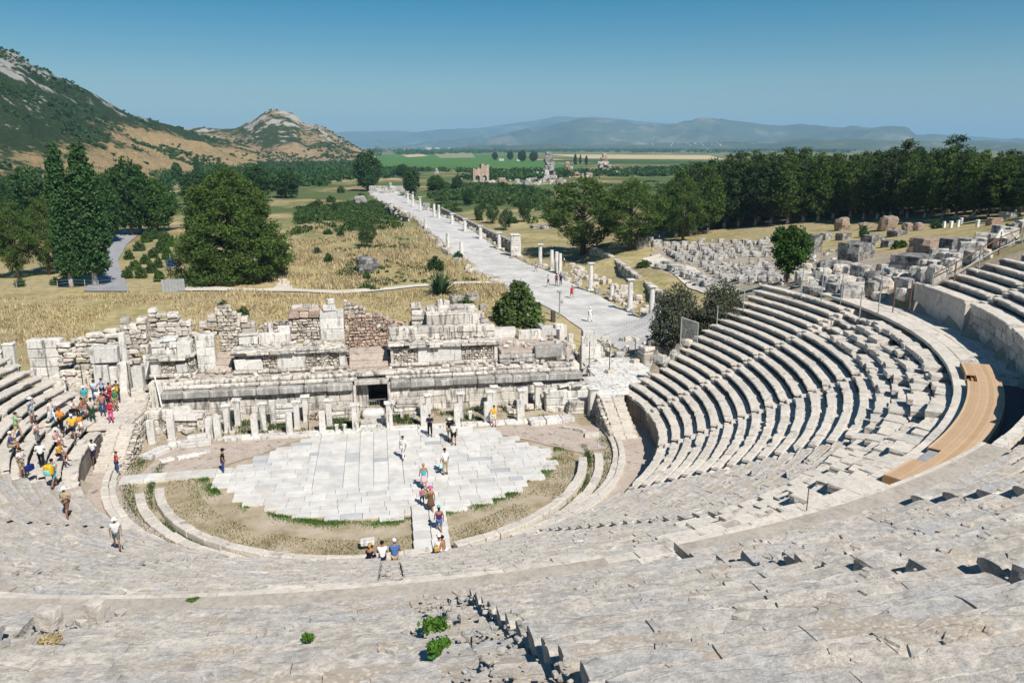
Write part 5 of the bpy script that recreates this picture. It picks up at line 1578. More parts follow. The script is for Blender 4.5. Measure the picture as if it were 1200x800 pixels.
ruin(1014, 268, 13, 8, 'brick', 'low brick stump between two taller lumps before the forest', seed=13, rough=0.25, sq=0.5)
ruin(1040, 270, 18, 18, 'brick', 'tallest orange brick lump before the dark forest', seed=14, rough=0.25, sq=0.55)
ruin(1063, 270, 10, 10, 'brick', 'small pink lump right of the tallest brick lump', seed=15, rough=0.25, sq=0.5)
ruin(1076, 270, 10, 10, 'brick', 'small pink lump, last one before the white stubs', seed=16, rough=0.25, sq=0.5)
ruin(1165, 263, 20, 9, 'brick', 'long low brick wall stump by the triangular sign', seed=17, rough=0.2, dep=0.4)
ruin(1168, 290, 24, 14, 'brick', 'dark brick wall piece right behind the triangular sign', seed=18, rough=0.12, dep=0.5)
ruin(1183, 256, 18, 9, 'field_stone', 'pile of white slabs at the forest edge at the far right', seed=19, rough=0.15)
ruin(978, 320, 38, 17, 'grey_rock', 'long rounded grey boulder lying across the top of the seats', seed=20, sq=0.5, dep=0.45, rz=-0.4)
ruin(1030, 331, 34, 15, 'grey_rock', 'long cracked grey boulder before the grey block', seed=21, sq=0.6, dep=0.5, rz=-0.3)
ruin(958, 331, 22, 10, 'field_stone', 'flat pale boulder left of the long rounded one', seed=22, sq=0.6, dep=0.6)
ruin(1024, 345, 18, 18, 'field_stone', 'white cube block in the rubble above the top seats', seed=23, sq=0.85)
ruin(952, 345, 20, 12, 'field_stone', 'pale squared block at the corner of the top seats', seed=24, sq=0.85)
for px, py in [(1106, 267), (1114, 267), (1122, 266), (1126, 263), (1145, 266)]:
    p = on_ground(px, py); m = MB(); m.box((0, 0, 0.4), (0.35, 0.35, 1.0), 0.2, 0.05, 0.05)
    tag(m.build('marker_stone', M['white'], loc=tuple(p)), 'white painted marker stone at the forest edge', 'marker', 'white markers at the forest edge')
# rubble between the top seats and the blocks
for k in range(70):
    px = rnd.uniform(925, 1075); py = rnd.uniform(318, 352) + (px - 1000) * 0.06
    if px < 950 and py > 345: continue
    p = on_ground(px, py)
    R = math.hypot(p[0], p[1])
    put(rnd.choice(blk_mesh if k % 2 else rub_mesh), 'fallen_stone', p, rnd.uniform(0.6, 1.7), rnd.uniform(0, 3), 'one of the fallen stones littering the ground above the top right seats', 'stone', 'fallen stones above the right seats')
# loose stones in the excavated strip beside the street
for k in range(70):
    px = rnd.uniform(668, 758); t = (px - 668) / 90
    py = 312 + t * 38 + rnd.uniform(-2, 22) * (0.5 + t * 0.5)
    p = on_ground(px, py)
    put(rnd.choice(rub_mesh), 'fallen_stone', p, rnd.uniform(0.4, 1.3), rnd.uniform(0, 3), 'one of the stones scattered in the dug strip right of the street', 'stone', 'stones scattered beside the street')
# kerb blocks of the street, right and left
def along(pl, n, name, label, group, s0, s1, side):
    P = np.array(pl); s = np.concatenate([[0], np.cumsum(np.hypot(np.diff(P[:, 0]), np.diff(P[:, 1])))])
    for k in range(n):
        u = s[-1] * ((k + rnd.uniform(0, .9)) / n) ** 1.3
        x, y = np.interp(u, s, P[:, 0]), np.interp(u, s, P[:, 1])
        x += side * rnd.uniform(0.2, 1.3)
        put(rnd.choice(blk_mesh if rnd.random() < .6 else rub_mesh), name, (x, y, gzn(x, y)), rnd.uniform(s0, s1), rnd.uniform(0, 3), label, 'stone', group)
along(sr[1:-1], 90, 'kerb_block', 'one of the rough stones along the right edge of the street', 'stones on the right street edge', 0.6, 1.2, 1)
along(sl[3:-1], 70, 'kerb_block', 'one of the rough stones along the left edge of the street', 'stones on the left street edge', 0.7, 1.4, -1)

# columns of the street
def column(px, py, top, label, cap=True, rad_=0.30, mat='marble'):
    p = at_z(px, py, 0.0); z0 = 0.05
    h = px_size(p, py - top) * 1.03
    root = empty('column', (p[0], p[1], z0), 0, label, 'column', 'columns along the marble street')
    m = MB(); m.lathe((0, 0, 0), [(rad_, 0.2), (rad_ * 1.0, h * 0.4), (rad_ * 0.88, h - (0.4 if cap else 0))], 12); m.build('shaft', M[mat], root, smooth=False)
    m = MB(); m.box((0, 0, 0.06), (rad_ * 2.7, rad_ * 2.7, 0.16), 0, 0.02); m.lathe((0, 0, 0.12), [(rad_ * 1.25, 0), (rad_ * 1.3, 0.06), (rad_ * 1.05, 0.12)], 12); m.build('base', M[mat], root)
    if cap:
        m = MB(); m.lathe((0, 0, h - 0.42), [(rad_ * 0.9, 0), (rad_ * 1.0, 0.12), (rad_ * 1.45, 0.3)], 12); m.box((0, 0, h - 0.05), (rad_ * 2.9, rad_ * 2.9, 0.12), 0, 0.02); m.build('capital', M[mat], root)
for a in [(763, 374.5, 336, 'nearest column at the right street end by the olive bush', True), (738, 364, 328, 'capped column second from the olive bush', True), (717, 351, 336, 'short column stump between two tall columns on the right', False),
          (692, 340.5, 309, 'lone tall column right of the pedestrians', True), (656, 323, 298, 'right column of the close trio before the pine shade', False), (652, 321, 296, 'middle column of the close trio before the pine shade', False), (646.5, 318, 294, 'left column of the close trio before the pine shade', False),
          (633, 313, 287, 'column with spreading capital just left of the trio', True), (608, 299.5, 276, 'slim column against the thick double pillar', False), (585, 291.5, 273, 'column in front of the dark low wall, right part', True), (563, 282.5, 265, 'column in front of the dark low wall, centre part', True),
          (545, 275, 257, 'column left of the dark low wall centre', True), (530, 266.5, 251, 'column near the left part of the dark low wall', True), (514.5, 257, 241, 'right one of a column pair by the start of the low wall', False), (509, 255.5, 240, 'left one of a column pair by the start of the low wall', False),
          (492.5, 247, 231.5, 'far column before the green scrub', True), (484, 242, 229, 'far slim column, left of the scrub', False), (478, 238, 225, 'farthest capped column on the right street side', True),
          (525, 292.5, 274, 'grey slim column on the left street side', False), (541, 299.5, 284, 'white column stump on the left street side', False), (499, 274.5, 257, 'white slim column farthest on the left street side', False)]:
    column(*a[:3], a[3], a[4], 0.34 if a[1] > 300 else 0.42)
p = at_z(603, 299.5, 0); m = MB(); r = random.Random(3)
for k in range(4): m.box((0, 0, 0.5 + k * 0.98), (1.5, 1.2, 0.97), 0, 0.04, 0.04, 0, r)
m.box((0, 0, 4.1), (1.8, 1.5, 0.3), 0, 0.04, 0.03, 0, r)
tag(m.build('gate_pillar', M['marble'], loc=(p[0], p[1], 0)), 'thick white pillar at the end of the dark low wall', 'pillar')
# the long low wall with openings beside the street
root = empty('pillared_wall', (0, 0, 0), 0, 'long low wall of stone posts and rail along the right of the street', 'wall')
A, B = at_z(517, 251, 0), at_z(603, 295.5, 0)
m = MB(); m2 = MB(); n = 26; ang = math.atan2(B[1] - A[1], B[0] - A[0]); L = math.hypot(B[0] - A[0], B[1] - A[1])
for k in range(n + 1):
    q = A + (B - A) * k / n
    m.box((q[0], q[1], 0.8), (0.7, 0.6, 2.0), ang, 0.05, 0.05, 0, r)
q = (A + B) / 2; m2.box((q[0], q[1], 1.95), (L, 0.7, 0.32), ang, 0.05, 0.0)
m.build('post', M['rubble'], root); m2.build('rail', M['field_stone'], root)
m = MB(); m.box((0, 0, 0.6), (L, 0.25, 1.6), 0, 0.03); o = m.build('infill', M['podium_dark'], root, loc=(q[0] + 0.5 * math.sin(ang), q[1] - 0.5 * math.cos(ang) + 1.2, 0)); o.rotation_euler = (0, 0, ang)
# low white walls at the harbour end
for k, (px, py, w, h, lb) in enumerate([(444, 227, 22, 9, 'low white wall with two square holes at the far street end'), (466, 226, 18, 8, 'white slab wall across the far street end'), (480, 232, 10, 7, 'white stub at the far right street end'), (458, 224, 3, 10, 'white upright stone at the far street end'), (500, 246, 8, 8, 'pale blocks under the far scrub on the right of the street')]):
    p = at_z(px, py, 0); W, Hh = px_size(p, w), px_size(p, h); m = MB(); r = random.Random(k)
    courses(m, -W / 2, W / 2, 0, 1.0, 0, Hh, (0.7, 1.0), (1.2, 2.2), r, 0.05, 0.05, 0.2, dropout=0.08)
    tag(m.build('ruin_wall', M['field_stone'], loc=(p[0], p[1], 0)), lb, 'wall')
# rubble wall and boulders left of the street
m = MB(); r = random.Random(6)
A, B = at_z(458, 247, 0), at_z(482, 264, 0); n = 40
for k in range(220):
    f = r.random(); q = A + (B - A) * f; h = (3.2 if f > 0.2 else 2.0) * r.random()
    m.box((q[0] - r.uniform(0.4, 1.6), q[1] + r.uniform(-.5, .5), h), (r.uniform(.7, 1.5), r.uniform(.6, 1.2), r.uniform(.5, 1.0)), r.uniform(0, 3), 0.08, 0.1, 0, r)
tag(m.build('rubble_wall', M['rubble']), 'collapsed rubble wall on the left edge of the street', 'wall')
ruin(430, 320, 24, 20, 'grey_rock', 'tall grey boulder standing in the dry field left of the street', 'boulder', seed=31, sq=0.5, rough=0.25, name='boulder')
ruin(422, 240, 14, 11, 'field_stone', 'pale boulder by the far trees left of the street end', 'boulder', seed=32, sq=0.5, rough=0.2, name='boulder')
for k, (px, py, w, h, lb) in enumerate([(536, 357, 16, 12, 'grey lichen block in weeds behind the stage, left one'), (553, 353, 14, 11, 'grey lichen block in weeds behind the stage, right one'), (548, 364, 12, 6, 'flat pale block in front of the lichen blocks'), (566, 363, 9, 8, 'small pale stone left of the leafy shrub tree'), (600, 303, 6, 3, 'lone white stone in the field'), (640, 268, 12, 5, 'white slab pile under the dark pine, left'), (628, 267, 12, 4, 'white slab pile in the open left of the dark pine')]):
    ruin(px, py, w, h, 'field_stone', lb, 'stone', seed=40 + k, sq=0.7, rough=0.15, name='stone_block')
# far ruins on the plain
p = at_z(563, 215, 0); W, Hh = px_size(p, 19), px_size(p, 23)
root = empty('brick_ruin', (p[0], p[1], 0), 0.1, 'far brick ruin with two arched openings on the plain', 'ruin')
m = MB(); 
def arch_wall(m, W, H, D, arcs):
    xs = np.linspace(-W / 2, W / 2, 37)
    for a, b in zip(xs[:-1], xs[1:]):
        xc = (a + b) / 2; lo = 0
        for c, w, zs in arcs:
            if abs(xc - c) < w: lo = zs + math.sqrt(w * w - (xc - c) ** 2)
        top = H * (0.80 + 0.2 * fbm(xc * 0.5, 1, 0, 3) + (0.12 if xc > 0 else -0.05))
        if top > lo: m.box((xc, 0, (lo + top) / 2), (b - a, D, top - lo), 0, 0.01)
arch_wall(m, W, Hh, 4.0, [(-W * .22, W * .15, Hh * .28), (W * .22, W * .15, Hh * .28)])
m.build('arches', M['brick'], root)
m = MB(); r = random.Random(2)
for k in range(30): m.box((r.uniform(-W * .8, W * .8), r.uniform(-4, -2), r.uniform(0, 1.0)), (r.uniform(.8, 2), 1.2, r.uniform(.8, 2)), r.uniform(0, 3), 0.1, 0.1, 0, r)
m.build('rubble', M['field_stone'], root)
def far_tower(px, py, w, h, label, seed, mat='grey_rock'):
    p = at_z(px, py, 0); W, Hh = px_size(p, w), px_size(p, h)
    root = empty('tower_ruin', (p[0], p[1], 0), 0, label, 'ruin')
    m = MB(); r = random.Random(seed); z = 0
    k = 0
    while z < Hh:
        f = 1 - 0.6 * (z / Hh) ** 1.2; hh = Hh / 9
        m.box((r.uniform(-.1, .1) * W, r.uniform(-.5, .5), z + hh / 2), (W * f * r.uniform(.8, 1.05), W * f * .7, hh * 1.02), r.uniform(-.2, .2), 0.2, 0.3, 0, r); z += hh; k += 1
    m.build('core', M[mat], root)
    m = MB()
    for q in range(5): m.box((r.uniform(-.5, .5) * W, -W * .4, r.uniform(0, .6) * Hh), (W * .35, W * .2, Hh * .16), r.uniform(-.3, .3), 0.2, 0.3, 0, r)
    m.build('facing', M['field_stone'], root)
far_tower(643, 213, 15, 34, 'tall grey ruined tower with a pointed top far on the plain', 3)
far_tower(707, 203, 13, 20, 'square far ruin of reddish and white masonry right of the tower', 4, 'brick')
far_tower(665, 202, 9, 12, 'small rounded far ruin between the two towers', 5, 'brick')
far_tower(512, 206, 5, 8, 'small white far ruin among dark bushes', 6, 'field_stone')
for k in range(62):
    px = rnd.gauss(625, 44); py = 214 + rnd.uniform(-8, 5) - (px - 620) * 0.07
    p = at_z(px, py, 0.0)
    put(rnd.choice(rub_mesh + blk_mesh), 'fallen_stone', p, px_size(p, rnd.uniform(2.0, 6.0)), rnd.uniform(0, 3), 'one of the far white stones strewn between the brick arches and the towers', 'stone', 'far white stones on the plain')

for k, (px, py, w, h) in enumerate([(538, 213, 7, 5), (588, 214, 9, 6), (602, 210, 6, 5), (618, 217, 9, 5), (676, 206, 8, 5), (690, 208, 8, 6), (722, 205, 7, 5), (735, 203, 6, 4), (655, 216, 8, 5), (628, 207, 6, 6)]):
    ruin(px, py, w, h, 'brick' if k % 3 else 'field_stone', ['low brown ruin left of the far brick arches', 'low brown ruin just right of the brick arches', 'small pale ruin stub behind the white stones', 'brown lump among the far white stones', 'pale low ruin right of the tall grey tower', 'brown low wall between tower and square ruin', 'brown stump right of the square far ruin', 'last pale stub on the right of the far ruins', 'brown lump below the tall grey tower', 'pointed brown stump left of the tall grey tower'][k], seed=70 + k, rough=.25, sq=.55)
rnd = random.Random(88); m = MB()
for k in range(240):
    px = rnd.uniform(762, 1000); py = 290 + rnd.uniform(-8, 44) + max(0, px - 900) * .14
    if 760 < px < 850 and py > 312: continue
    p = on_ground(px, py); R = math.hypot(p[0], p[1])
    if R < 37 and p[1] < 12: continue
    sz = rnd.uniform(.2, .75); m.rock((p[0], p[1], p[2] + sz * .12), (sz, sz * rnd.uniform(.5, .9), sz * rnd.uniform(.4, .8)), rnd.randrange(6), 3, .2, .6, rnd.uniform(0, 3))
tag(m.build('rubble', M['field_stone']), kind='stuff')

# displaced slabs on the outer rows of the lower right seats
slab_mesh = []
for k in range(7):
    m = MB(); rr = random.Random(400 + k); m.rock((0, 0, 0), (1, 1, 1), 60 + k, 5, 0.055, 0.93); slab_mesh.append(m.mesh('slab', M['seat']))
rnd = random.Random(90)
for i in range(15, N_LOW):
    R = R_WALL + i * TREAD + 0.4; z = Z_WALL + i * RISE
    a = -9.0
    while a > (-94 if i == N_LOW - 1 else -72):
        L = rnd.uniform(0.7, 1.5); da = math.degrees(L / R)
        am = a - da / 2
        if all(abs(am - g_) > 0.6 for g_ in LOW_G) and rnd.random() < 0.93:
            t = math.radians(am)
            o = bpy.data.objects.new('displaced_slab', rnd.choice(slab_mesh)); COL.objects.link(o)
            o.location = ((R + rnd.uniform(-.16, .16)) * math.cos(t), (R + rnd.uniform(-.16, .16)) * math.sin(t), z - 0.13 + rnd.uniform(-.07, .09))
            o.scale = (rnd.uniform(.7, 1.0), L * rnd.uniform(.82, .97), rnd.uniform(.24, .34))
            o.rotation_euler = (rnd.uniform(-.07, .07), rnd.uniform(-.09, .09), t + rnd.uniform(-.14, .14))
            tag(o, 'one of the shifted flat stones on the broken outer rows below the timber deck', 'slab', 'shifted slabs of the outer right rows')
        a -= da
# big dark-sided blocks along the stepped edge in the foreground right
for k in range(1, 15):
    if k in (4, 9): continue
    R = R_LIP + k * UPT + 0.42; t = math.radians(-80.0) + (0.26 + rnd.uniform(-.12, .06)) / R
    z = Z_LIP + k * UPR
    m = MB(); m.rock((0, 0, 0), (rnd.uniform(.62, .85), rnd.uniform(.5, .8), 0.54), 80 + k, 7, 0.09, 0.86)
    o = m.build('edge_block', M['seat_near'], loc=(R * math.cos(t), R * math.sin(t), z - 0.22 + rnd.uniform(-.05, .03))); o.rotation_euler = (rnd.uniform(-.1, .1), rnd.uniform(-.12, .12), t + rnd.uniform(-.25, .25))
    tag(o, 'one of the big dark-sided blocks in the stepped line at lower right', 'block', 'dark sided blocks at lower right')
for k, (R, a, s, lb) in enumerate([(37.0, -99.6, (.5, .36, .18), 'loose pale slab on the walk at the left, first of three'), (37.1, -97.6, (.5, .4, .18), 'loose pale slab on the walk, middle of three'), (37.1, -95.8, (.55, .4, .18), 'loose pale slab on the walk, right of three'), (36.9, -90.5, (.55, .4, .16), 'loose pale slab at the head of the worn path, left of two'), (36.9, -88.3, (.7, .4, .16), 'loose pale slab at the head of the worn path, right of two'), (39.6, -97.9, (.34, .3, .34), 'dark upright block in the notch at lower left'), (40.7, -98.2, (.3, .34, .34), 'pointed dark block at lower left by the frame edge')]):
    t = math.radians(a); z = Z_LIP + (R - R_LIP) * UPR / UPT if R > 38 else Z_DIAZ
    m = MB(); m.rock((0, 0, 0), s, 95 + k, 6, 0.08, 0.82); o = m.build('loose_block', M['seat'], loc=(R * math.cos(t), R * math.sin(t), z + s[2] * 0.35)); o.rotation_euler = (0, 0, t + rnd.uniform(-.4, .4))
    tag(o, lb, 'block')
# tumbled blocks between the end of the upper tier and the grey ruins
for k in range(60):
    px = rnd.uniform(1062, 1215); py = 345 - (px - 1062) * 0.42 + rnd.uniform(-24, 0)
    p = on_ground(px, py)
    put(rnd.choice(blk_mesh if k % 3 else rub_mesh), 'fallen_stone', p, rnd.uniform(0.6, 1.6), rnd.uniform(0, 3), 'one of the tumbled stones beside the sloping handrail at the right edge', 'stone', 'tumbled stones beside the handrail')

p = at_z(766, 426, 1.7); W, Hh = px_size(p, 36), px_size(p, 23); m = MB(); r = random.Random(3)
courses(m, -W / 2, W / 2, -.6, 1.2, -.2, Hh, (.32, .5), (.5, 1.3), r, .05, .06, .15); o = m.build('ruin_block', M['ashlar'], loc=tuple(p)); o.rotation_euler = (0, 0, .2)
tag(o, 'squat block of coursed masonry behind the right terrace', 'ruin')
m = MB(); m.rock((0, 0, .28), (1.3, .8, .6), 52, 6, .15, .6); tag(m.build('stone_block', M['field_stone'], loc=(p[0] - .1, p[1], p[2] + Hh - .02)), 'grey stone lying on top of the squat masonry block', 'stone')
slabset('block_stack', [(18.9, 13.6, 0.9, 2.0, 1.2, 1.8), (18.9, 13.6, 2.4, 1.9, 1.1, 1.1, .05), (18.7, 13.7, 3.7, 1.3, .9, 1.5, -.05)], M['marble'], 'stacked white blocks of a broken corner beside the right terrace', 'blocks', loc=(18.9, 13.6, 0))
slabset('stone_post', [(16.9, 13.4, 2.6, .45, .45, 3.2)], M['marble'], 'left one of two slender stone posts at the right wing', 'post', loc=(16.9, 13.4, 1))
slabset('stone_post', [(18.0 - .1, 12.6, 2.6, .42, .42, 3.0)], M['marble'], 'right one of two slender stone posts at the right wing', 'post', loc=(17.9, 12.6, 1))
rnd = random.Random(55)
for k in range(46):
    px, py = rnd.uniform(700, 812), rnd.uniform(396, 428)
    p = on_ground(px, py)
    if inpoly(p[0], p[1], TERR_R): continue
    put(rnd.choice(rub_mesh + blk_mesh), 'fallen_stone', p, rnd.uniform(0.35, 1.0), rnd.uniform(0, 3), 'one of the stones scattered behind the right terrace below the olive bush', 'stone', 'stones behind the right terrace')

# grit and flakes of stone lying on the worn treads in the foreground
rnd = random.Random(321)
m = MB()
def tread_z(R): return Z_LIP + int((R - R_LIP) / UPT) * UPR
def grit(mb, n, R0_, R1_, a0, a1, s0, s1, zf, flat=.45):
    for _ in range(n):
        R = rnd.uniform(R0_, R1_); a = rnd.uniform(a0, a1); t = math.radians(a)
        if mnoise.noise(Vector((R * math.cos(t) * .7, R * math.sin(t) * .7, 5))) < rnd.uniform(-.35, .35): continue
        s = s0 + (s1 - s0) * rnd.random() ** 3
        v, f = rock_shape(500 + rnd.randrange(6), 2, .18, .7)
        v = v * np.array([s, s * rnd.uniform(.5, .9), s * rnd.uniform(.3, .6) * flat * 2]) / 2
        c, q = math.cos(rnd.uniform(0, 6)), 0; q = math.sqrt(max(0, 1 - c * c))
        o = v.copy(); o[:, 0] = v[:, 0] * c - v[:, 1] * q; o[:, 1] = v[:, 0] * q + v[:, 1] * c
        mb.add(o + np.array([R * math.cos(t), R * math.sin(t), zf(R) - .01]), f)
grit(m, 5200, 38.9, 48.5, -103, -70, .03, .22, tread_z)
grit(m, 600, 38.9, 47.0, -89.8, -87.6, .03, .11, lambda R: tread_z(R) - .1)
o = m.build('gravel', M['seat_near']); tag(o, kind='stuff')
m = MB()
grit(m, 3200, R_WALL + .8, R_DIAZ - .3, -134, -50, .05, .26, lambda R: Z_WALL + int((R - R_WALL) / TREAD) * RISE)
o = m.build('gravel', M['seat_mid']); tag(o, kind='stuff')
# ------------------------------------------------------------------ vegetation
def quad_mesh(name, V, mats):
    """V: (n, 4, 3) loose leaf faces"""
    n = len(V)
    me = bpy.data.meshes.new(name)
    me.vertices.add(n * 4); me.vertices.foreach_set('co', np.asarray(V, np.float32).reshape(-1))
    me.loops.add(n * 4); me.loops.foreach_set('vertex_index', np.arange(n * 4, dtype=np.int32))
    me.polygons.add(n); me.polygons.foreach_set('loop_start', np.arange(0, n * 4, 4, dtype=np.int32)); me.polygons.foreach_set('loop_total', np.full(n, 4, dtype=np.int32))
    for m in (mats if isinstance(mats, (list, tuple)) else [mats]): me.materials.append(m)
    me.update(calc_edges=True)
    return me

def leaves(rs, centres, radii, per, size, squash=0.75, shell=0.45, up=0.0, slim=0.55):
    """leaf-sized faces spread through clumps"""
    C = np.repeat(np.asarray(centres, float), per, axis=0); Rr = np.repeat(np.asarray(radii, float), per)
    n = len(C)
    d = rs.normal(size=(n, 3)); d /= np.linalg.norm(d, axis=1, keepdims=True)
    r = Rr * (shell + (1 - shell) * rs.random(n)) * (0.75 + 0.4 * rs.random(n))
    P = C + d * r[:, None] * np.array([1, 1, squash])
    a = rs.normal(size=(n, 3)) + d * 0.5 + np.array([0, 0, up]); a /= np.linalg.norm(a, axis=1, keepdims=True)
    b = np.cross(a, rs.normal(size=(n, 3))); b /= np.linalg.norm(b, axis=1, keepdims=True)
    s = (size * (0.6 + 0.8 * rs.random(n)))[:, None]
    a = a * s; b = b * s * slim
    return np.stack([P - a * 0.5, P + b * 0.5, P + a * 0.6, P - b * 0.5], 1)

def limbs(mb, rs, h, r, tips, base_f=0.0, lean=(0, 0)):
    mb.tube([(0, 0, -0.3), (lean[0] * .3, lean[1] * .3, h * .35), (lean[0] * .7, lean[1] * .7, h * .7), (lean[0], lean[1], h)], [r * 1.25, r * .9, r * .6, r * .2], 7)
    for t in tips:
        z = max(h * 0.18, t[2] * 0.72); k = z / h
        mb.tube([(lean[0] * k, lean[1] * k, z * 0.92), ((t[0] + lean[0] * k) * .5, (t[1] + lean[1] * k) * .5, (t[2] + z) * 0.49), t], [r * .36, r * .22, r * .08], 5)

TREE_KINDS = {}
def make_kind(kind, seed, h, w, mat, per, nclump, size, prof, clump_r, trunk_r, lime=0.0, squash=0.7, bare=0.2, slim=0.5):
    """meshes of one tree: prof gives the crown's half width (0..1) against height (0..1)"""
    rs = np.random.RandomState(seed)
    cs, rr = [], []
    tt = np.linspace(0, 1, 200); wgt = np.interp(bare + (1 - bare) * tt, [p[0] for p in prof], [p[1] for p in prof]) ** 1.3 + 0.05
    cdf = np.cumsum(wgt); cdf /= cdf[-1]
    fs = np.interp((np.arange(nclump) + rs.rand(nclump)) / nclump, cdf, tt)
    for k in range(nclump):
        f = bare + (1 - bare) * fs[k]
        R = w / 2 * np.interp(f, [p[0] for p in prof], [p[1] for p in prof])
        cr = clump_r * (0.7 + 0.6 * rs.rand())
        q = max(0.0, R - cr * 0.35) * math.sqrt(rs.rand() * 0.65 + 0.35)
        a = k * 2.39996 + rs.rand() * 0.9
        lump = 0.80 + 0.35 * mnoise.noise(Vector((math.cos(a) * 1.2 + seed, math.sin(a) * 1.2, f * 3)))
        cs.append((q * lump * math.cos(a), q * lump * math.sin(a), h * f - cr * 0.3)); rr.append(cr)
    lv = leaves(rs, cs, rr, per, size, squash, 0.35, 0.15, slim)
    crown = quad_mesh('crown', lv, M[mat])
    mb = MB()
    idx = rs.permutation(nclump)[:min(14, nclump)]
    limbs(mb, rs, h * 0.93, trunk_r, [cs[i] for i in idx])
    trunk = mb.mesh('trunk', M['bark'], True)
    lm = None
    if lime:
        mb = MB(); mb.tube([(0, 0, -0.1), (0, 0, lime * 0.5), (0, 0, lime)], [trunk_r * 1.34, trunk_r * 1.2, trunk_r * 1.08], 8); lm = mb.mesh('whitewash', M['limed'], True)
    return (crown, trunk, lm, h, w)

def tree(kind_meshes, p, H, W, label, cat='tree', group=None, rz=None, name='tree', rnd=random.Random(1)):
    crown, trunk, lm, h, w = kind_meshes
    root = empty(name, tuple(p), rnd.uniform(0, 6.28) if rz is None else rz, label, cat, group)
    root.scale = (W / w, W / w, H / h)
    for nm, me in (('trunk', trunk), ('crown', crown), ('whitewash', lm)):
        if me is None: continue
        o = bpy.data.objects.new(nm, me); COL.objects.link(o); o.parent = root
    return root

P_PINE = [(0, .3), (.2, .75), (.38, 1.0), (.6, .85), (.8, .55), (.92, .3), (1, .06)]
P_ROUND = [(0, .25), (.2, .6), (.45, 1.0), (.72, 1.0), (.9, .72), (1, .35)]
P_POP = [(0, .3), (.1, .75), (.3, 1.0), (.6, .9), (.8, .62), (.93, .35), (1, .06)]
P_CONE = [(0, .6), (.15, 1.0), (.4, .8), (.7, .45), (.9, .2), (1, .04)]
P_PAR = [(0, .1), (.25, .5), (.42, .95), (.62, 1.0), (.82, .75), (1, .25)]
K = {}
for k in range(5): K['pine%d' % k] = make_kind('pine', 10 + k, 13, 7.5, 'pine' if k % 2 else 'pine2', 85, 58, 0.50, P_PINE, 1.15, 0.22, 1.3, 0.62, 0.20, 0.3)
for k in range(2): K['bigpine%d' % k] = make_kind('pine', 30 + k, 16, 14, 'pine', 150, 95, 0.50, P_PAR, 1.55, 0.36, 0, 0.55, 0.14, 0.3)
K['wide'] = make_kind('pine', 40, 18, 19, 'pine', 190, 300, 0.50, [(0, .85), (.12, 1.0), (.35, 1.0), (.6, .8), (.8, .55), (.95, .25), (1, .1)], 1.55, 0.5, 0, 0.6, 0.07, 0.3)
for k in range(2): K['poplar%d' % k] = make_kind('poplar', 50 + k, 24, 6.5, 'poplar', 120, 120, 0.46, P_POP, 1.15, 0.34, 3.4, 1.1, 0.12, 0.75)
for k in range(3): K['broad%d' % k] = make_kind('broad', 60 + k, 9, 8, ['broad', 'dark_broad', 'dark_broad'][k], 110, 55, 0.42, P_ROUND, 1.25, 0.25, 0, 0.8, 0.18, 0.7)
for k in range(3): K['olive%d' % k] = make_kind('olive', 70 + k, 5, 5, ['olive', 'dark_broad', 'olive'][k], 130, 34, 0.26, P_ROUND, 0.8, 0.16, 0, 0.8, 0.22, 0.4)
K['cone'] = make_kind('cone', 80, 16, 7, 'pine2', 110, 70, 0.45, P_CONE, 1.2, 0.25, 0, 0.6, 0.08, 0.3)
K['olivebush'] = make_kind('olivebush', 75, 5, 6, 'olive', 130, 60, 0.26, [(0, .8), (.3, 1.0), (.6, .9), (.85, .55), (1, .2)], 0.8, 0.16, 0, 0.8, 0.03, 0.4)
K['roundtree'] = make_kind('roundtree', 66, 9, 7, 'broad', 120, 60, 0.40, [(0, .2), (.3, .5), (.55, 1.0), (.8, 1.0), (.94, .7), (1, .4)], 1.1, 0.22, 0, 0.8, 0.30, 0.7)
K['fig'] = make_kind('fig', 85, 5.2, 7, 'fig', 70, 50, 0.44, [(0, .6), (.2, 1.0), (.55, .85), (.8, .45), (1, .12)], 0.72, 0.10, 0, 0.9, 0.05, 0.6)
for k in range(3): K['bush%d' % k] = make_kind('bush', 90 + k, 2.2, 3, ['scrub', 'dark_broad', 'broad'][k], 70, 16, 0.30, [(0, .9), (.4, 1.0), (.8, .6), (1, .2)], 0.55, 0.05, 0, 0.8, 0.05, 0.6)

def at_px(kind, px, py, top, wpx, label, cat='tree', group=None, name='tree', dz=0.0, seed=None):
    p = on_ground(px, py); p[2] = gzn(p[0], p[1]) + dz
    H = px_size(p, (py - top)) * 0.95; W = px_size(p, wpx)
    return tree(K[kind], p, H, W, label, cat, group, name=name, rnd=random.Random(int(px * 7 + py)))

